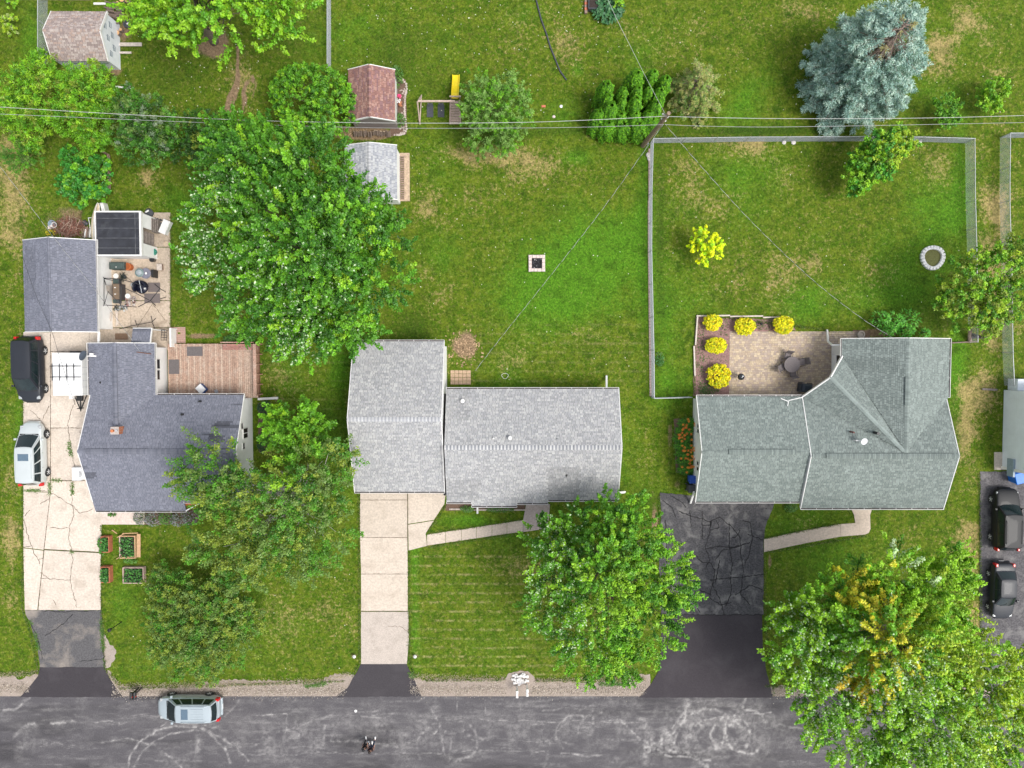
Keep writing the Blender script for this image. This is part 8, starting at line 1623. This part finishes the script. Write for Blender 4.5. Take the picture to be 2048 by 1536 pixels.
# ------------------------------------------------------------------ two people walking up the road
def skinobj(name, verts, edges, rad, mat, parent, lvl=2):
    me = bpy.data.meshes.new(name); me.from_pydata(verts, edges, []); me.materials.append(mat); o = bpy.data.objects.new(name, me); COL.objects.link(o); o.parent = parent
    s = o.modifiers.new('Skin', 'SKIN'); s.use_smooth_shade = True; sv = me.skin_vertices[0].data if me.skin_vertices else None
    if sv is None: bpy.context.view_layer.objects.active = o; me.skin_vertices; sv = me.skin_vertices[0].data
    for i, r in enumerate(rad): sv[i].radius = r if isinstance(r, tuple) else (r, r)
    sv[0].use_root = True; m = o.modifiers.new('Subdivision', 'SUBSURF'); m.levels = lvl; m.render_levels = lvl; return o
def person(label, px, py, rz, shirt, legs, shoe, hairc, stride=.22, hgt=1.72, arms_back=False, capc=None):
    b = P(px, py); t = thing('person', label, 'person', (b.x, b.y, .01), rz); k = hgt / 1.75; skin = plain('skin', (.50, .27, .19), .55, .06)
    s = stride
    J = dict(pel=(0, 0, .95), sp=(0, .01, 1.15), ch=(0, .02, 1.33), nk=(0, .02, 1.47), hd=(0, .04, 1.60), ht=(0, .04, 1.70),
             hl=(-.09, 0, .90), kl=(-.10, s * .55, .50), al=(-.10, s * .6 - .02, .09), hr=(.09, 0, .90), kr=(.10, -s * .2, .49), ar=(.10, -s * 1.1, .12),
             sl=(-.17, .02, 1.40), el=(-.23, -.08, 1.13), wl=(-.20, .08, .92), sr=(.17, .02, 1.40), er=(.23, .0, 1.12), wr=(.22, .14, .93))
    nm = list(J); V = [tuple(c * k for c in J[n]) for n in nm]; I = {n: i for i, n in enumerate(nm)}
    E = [(I[a], I[b]) for a, b in (('pel', 'sp'), ('sp', 'ch'), ('ch', 'nk'), ('nk', 'hd'), ('hd', 'ht'), ('pel', 'hl'), ('hl', 'kl'), ('kl', 'al'), ('pel', 'hr'), ('hr', 'kr'), ('kr', 'ar'), ('ch', 'sl'), ('sl', 'el'), ('el', 'wl'), ('ch', 'sr'), ('sr', 'er'), ('er', 'wr'))]
    R = dict(pel=(.14, .11), sp=(.13, .10), ch=(.16, .11), nk=(.06, .06), hd=(.085, .095), ht=(.06, .07), hl=.085, kl=.058, al=.042, hr=.085, kr=.058, ar=.042, sl=.055, el=.04, wl=.028, sr=.055, er=.04, wr=.028)
    skinobj('body', V, E, [R[n] if isinstance(R[n], tuple) else (R[n], R[n]) for n in nm], skin, t)
    def sub(name, keys, edges, rad, mat):
        V2 = [tuple(c * k for c in (J[q] if isinstance(q, str) else q)) for q in keys]; return skinobj(name, V2, edges, rad, mat, t)
    mid = lambda a, b, f: tuple(lerp(x, y, f) for x, y in zip(J[a], J[b]))
    sub('shirt', ['sp', (0, .0, .98), 'ch', (0, .02, 1.43), 'sl', mid('sl', 'el', .6), 'sr', mid('sr', 'er', .6)], [(0, 1), (0, 2), (2, 3), (2, 4), (4, 5), (2, 6), (6, 7)], [(.15, .12), (.155, .13), (.175, .125), (.08, .07), (.07, .07), (.058, .058), (.07, .07), (.058, .058)], shirt)
    sub('trousers', ['pel', 'hl', mid('hl', 'kl', .9), mid('kl', 'al', .8), 'hr', mid('hr', 'kr', .9), mid('kr', 'ar', .8)], [(0, 1), (1, 2), (2, 3), (0, 4), (4, 5), (5, 6)], [(.155, .125), (.095, .1), (.07, .07), (.058, .058), (.095, .1), (.07, .07), (.058, .058)], legs)
    for q in ('al', 'ar'):
        x, y, z = [c * k for c in J[q]]; m = MB(); M = Matrix.Translation((x, y + .05, z - .09 * k)) @ Matrix.Rotation(.35 if q == 'ar' else 0, 4, 'X'); m.bevbox(-.055, .055, -.12, .17, 0, .09, .035, None, M); m.build('shoe', shoe, t, local=True)
    for q, e_, sx in (('wl', 'el', -1), ('wr', 'er', 1)):
        w0 = Vector(J[q]) * k; d = (w0 - Vector(J[e_]) * k).normalized(); m = MB(); m.tube([w0, w0 + d * .05, w0 + d * .09], [.026, .038, .034], 8)
        s_ = Vector((0, 1, 0)); s_ = (s_ - d * s_.dot(d)).normalized()
        for i in range(4): o_ = s_ * (-.027 + .018 * i); l = (.062, .072, .068, .052)[i]; m.tube([w0 + d * .085 + o_, w0 + d * (.085 + l * .5) + o_, w0 + d * (.085 + l * .85) + o_ + Vector((-sx * .02, 0, 0))], [.0095, .009, .007], 5)
        m.tube([w0 + d * .03 + s_ * .03, w0 + d * .06 + s_ * .055, w0 + d * .09 + s_ * .06], [.013, .011, .008], 5); tag(m.build('hand', skin, t, local=True), kind='stuff')
    hx, hy, hz = (0, .04 * k, 1.62 * k); vs = []; m = MB().disc_stack([(.098, -.05), (.112, 0), (.105, .06), (.07, .105), (.02, .12)], 14, None, Matrix.Translation((hx, hy - .012, hz)) @ Matrix.Scale(1.12, 4, (0, 1, 0))); hr_ = m.build('hair', hairc, t, local=True, smooth=True)
    if capc: MB().bevbox(-.08, .08, .09, .19, .035, .05, .01, None, Matrix.Translation((hx, hy, hz))).build('cap_brim', capc, t, local=True); MB().disc_stack([(.118, .03), (.11, .08), (.06, .125), (.01, .135)], 14, None, Matrix.Translation((hx, hy - .005, hz))).build('cap', capc, t, local=True, smooth=True)
    MB().tube([(hx, hy + .10, hz - .02), (hx, hy + .125, hz - .035)], [.012, .016], 6).build('nose', skin, t, local=True)
    for s_ in (-1, 1): MB().lump((hx + s_ * .095, hy, hz - .04), .02, 1.5, 3).build('ear', skin, t, local=True); MB().lump((hx + s_ * .034, hy + .098, hz - .005), .009, 1, 3).build('eye', plain('eye_dark', (.03, .02, .02), .3), t, local=True)
    MB().box(-.025, .025, hy + .098, hy + .106, hz - .075, hz - .068).build('mouth', plain('lip', (.35, .10, .09), .6), t, local=True); return t
bk = plain('black_cloth', (.012, .012, .014), .85, .2); sw = plain('shoe_white', (.75, .75, .75), .5, .08); dn = plain('navy_denim', (.02, .03, .06), .85, .2); hr1 = plain('dark_hair', (.02, .013, .01), .7, .3); hr2 = plain('black_cap', (.015, .015, .017), .7, .2)
person('person in black top, black cap and white shoes, left of the walking pair', 735, 1480, .12, bk, bk, sw, hr1, .24, 1.66, False, hr2); person('person in dark top, navy trousers and white shoes, right of the walking pair', 747, 1483, -.15, plain('dark_plum_cloth', (.02, .014, .022), .85, .2), dn, sw, hr1, -.26, 1.74)
c = P(711.5, 1422); tag(MB().disc_stack([(.12, 0), (.11, .02), (.02, .03)], 12).build('white_disc', trim), 'small white disc lying on the road above the walkers', 'disc').location = (c.x, c.y, .01)
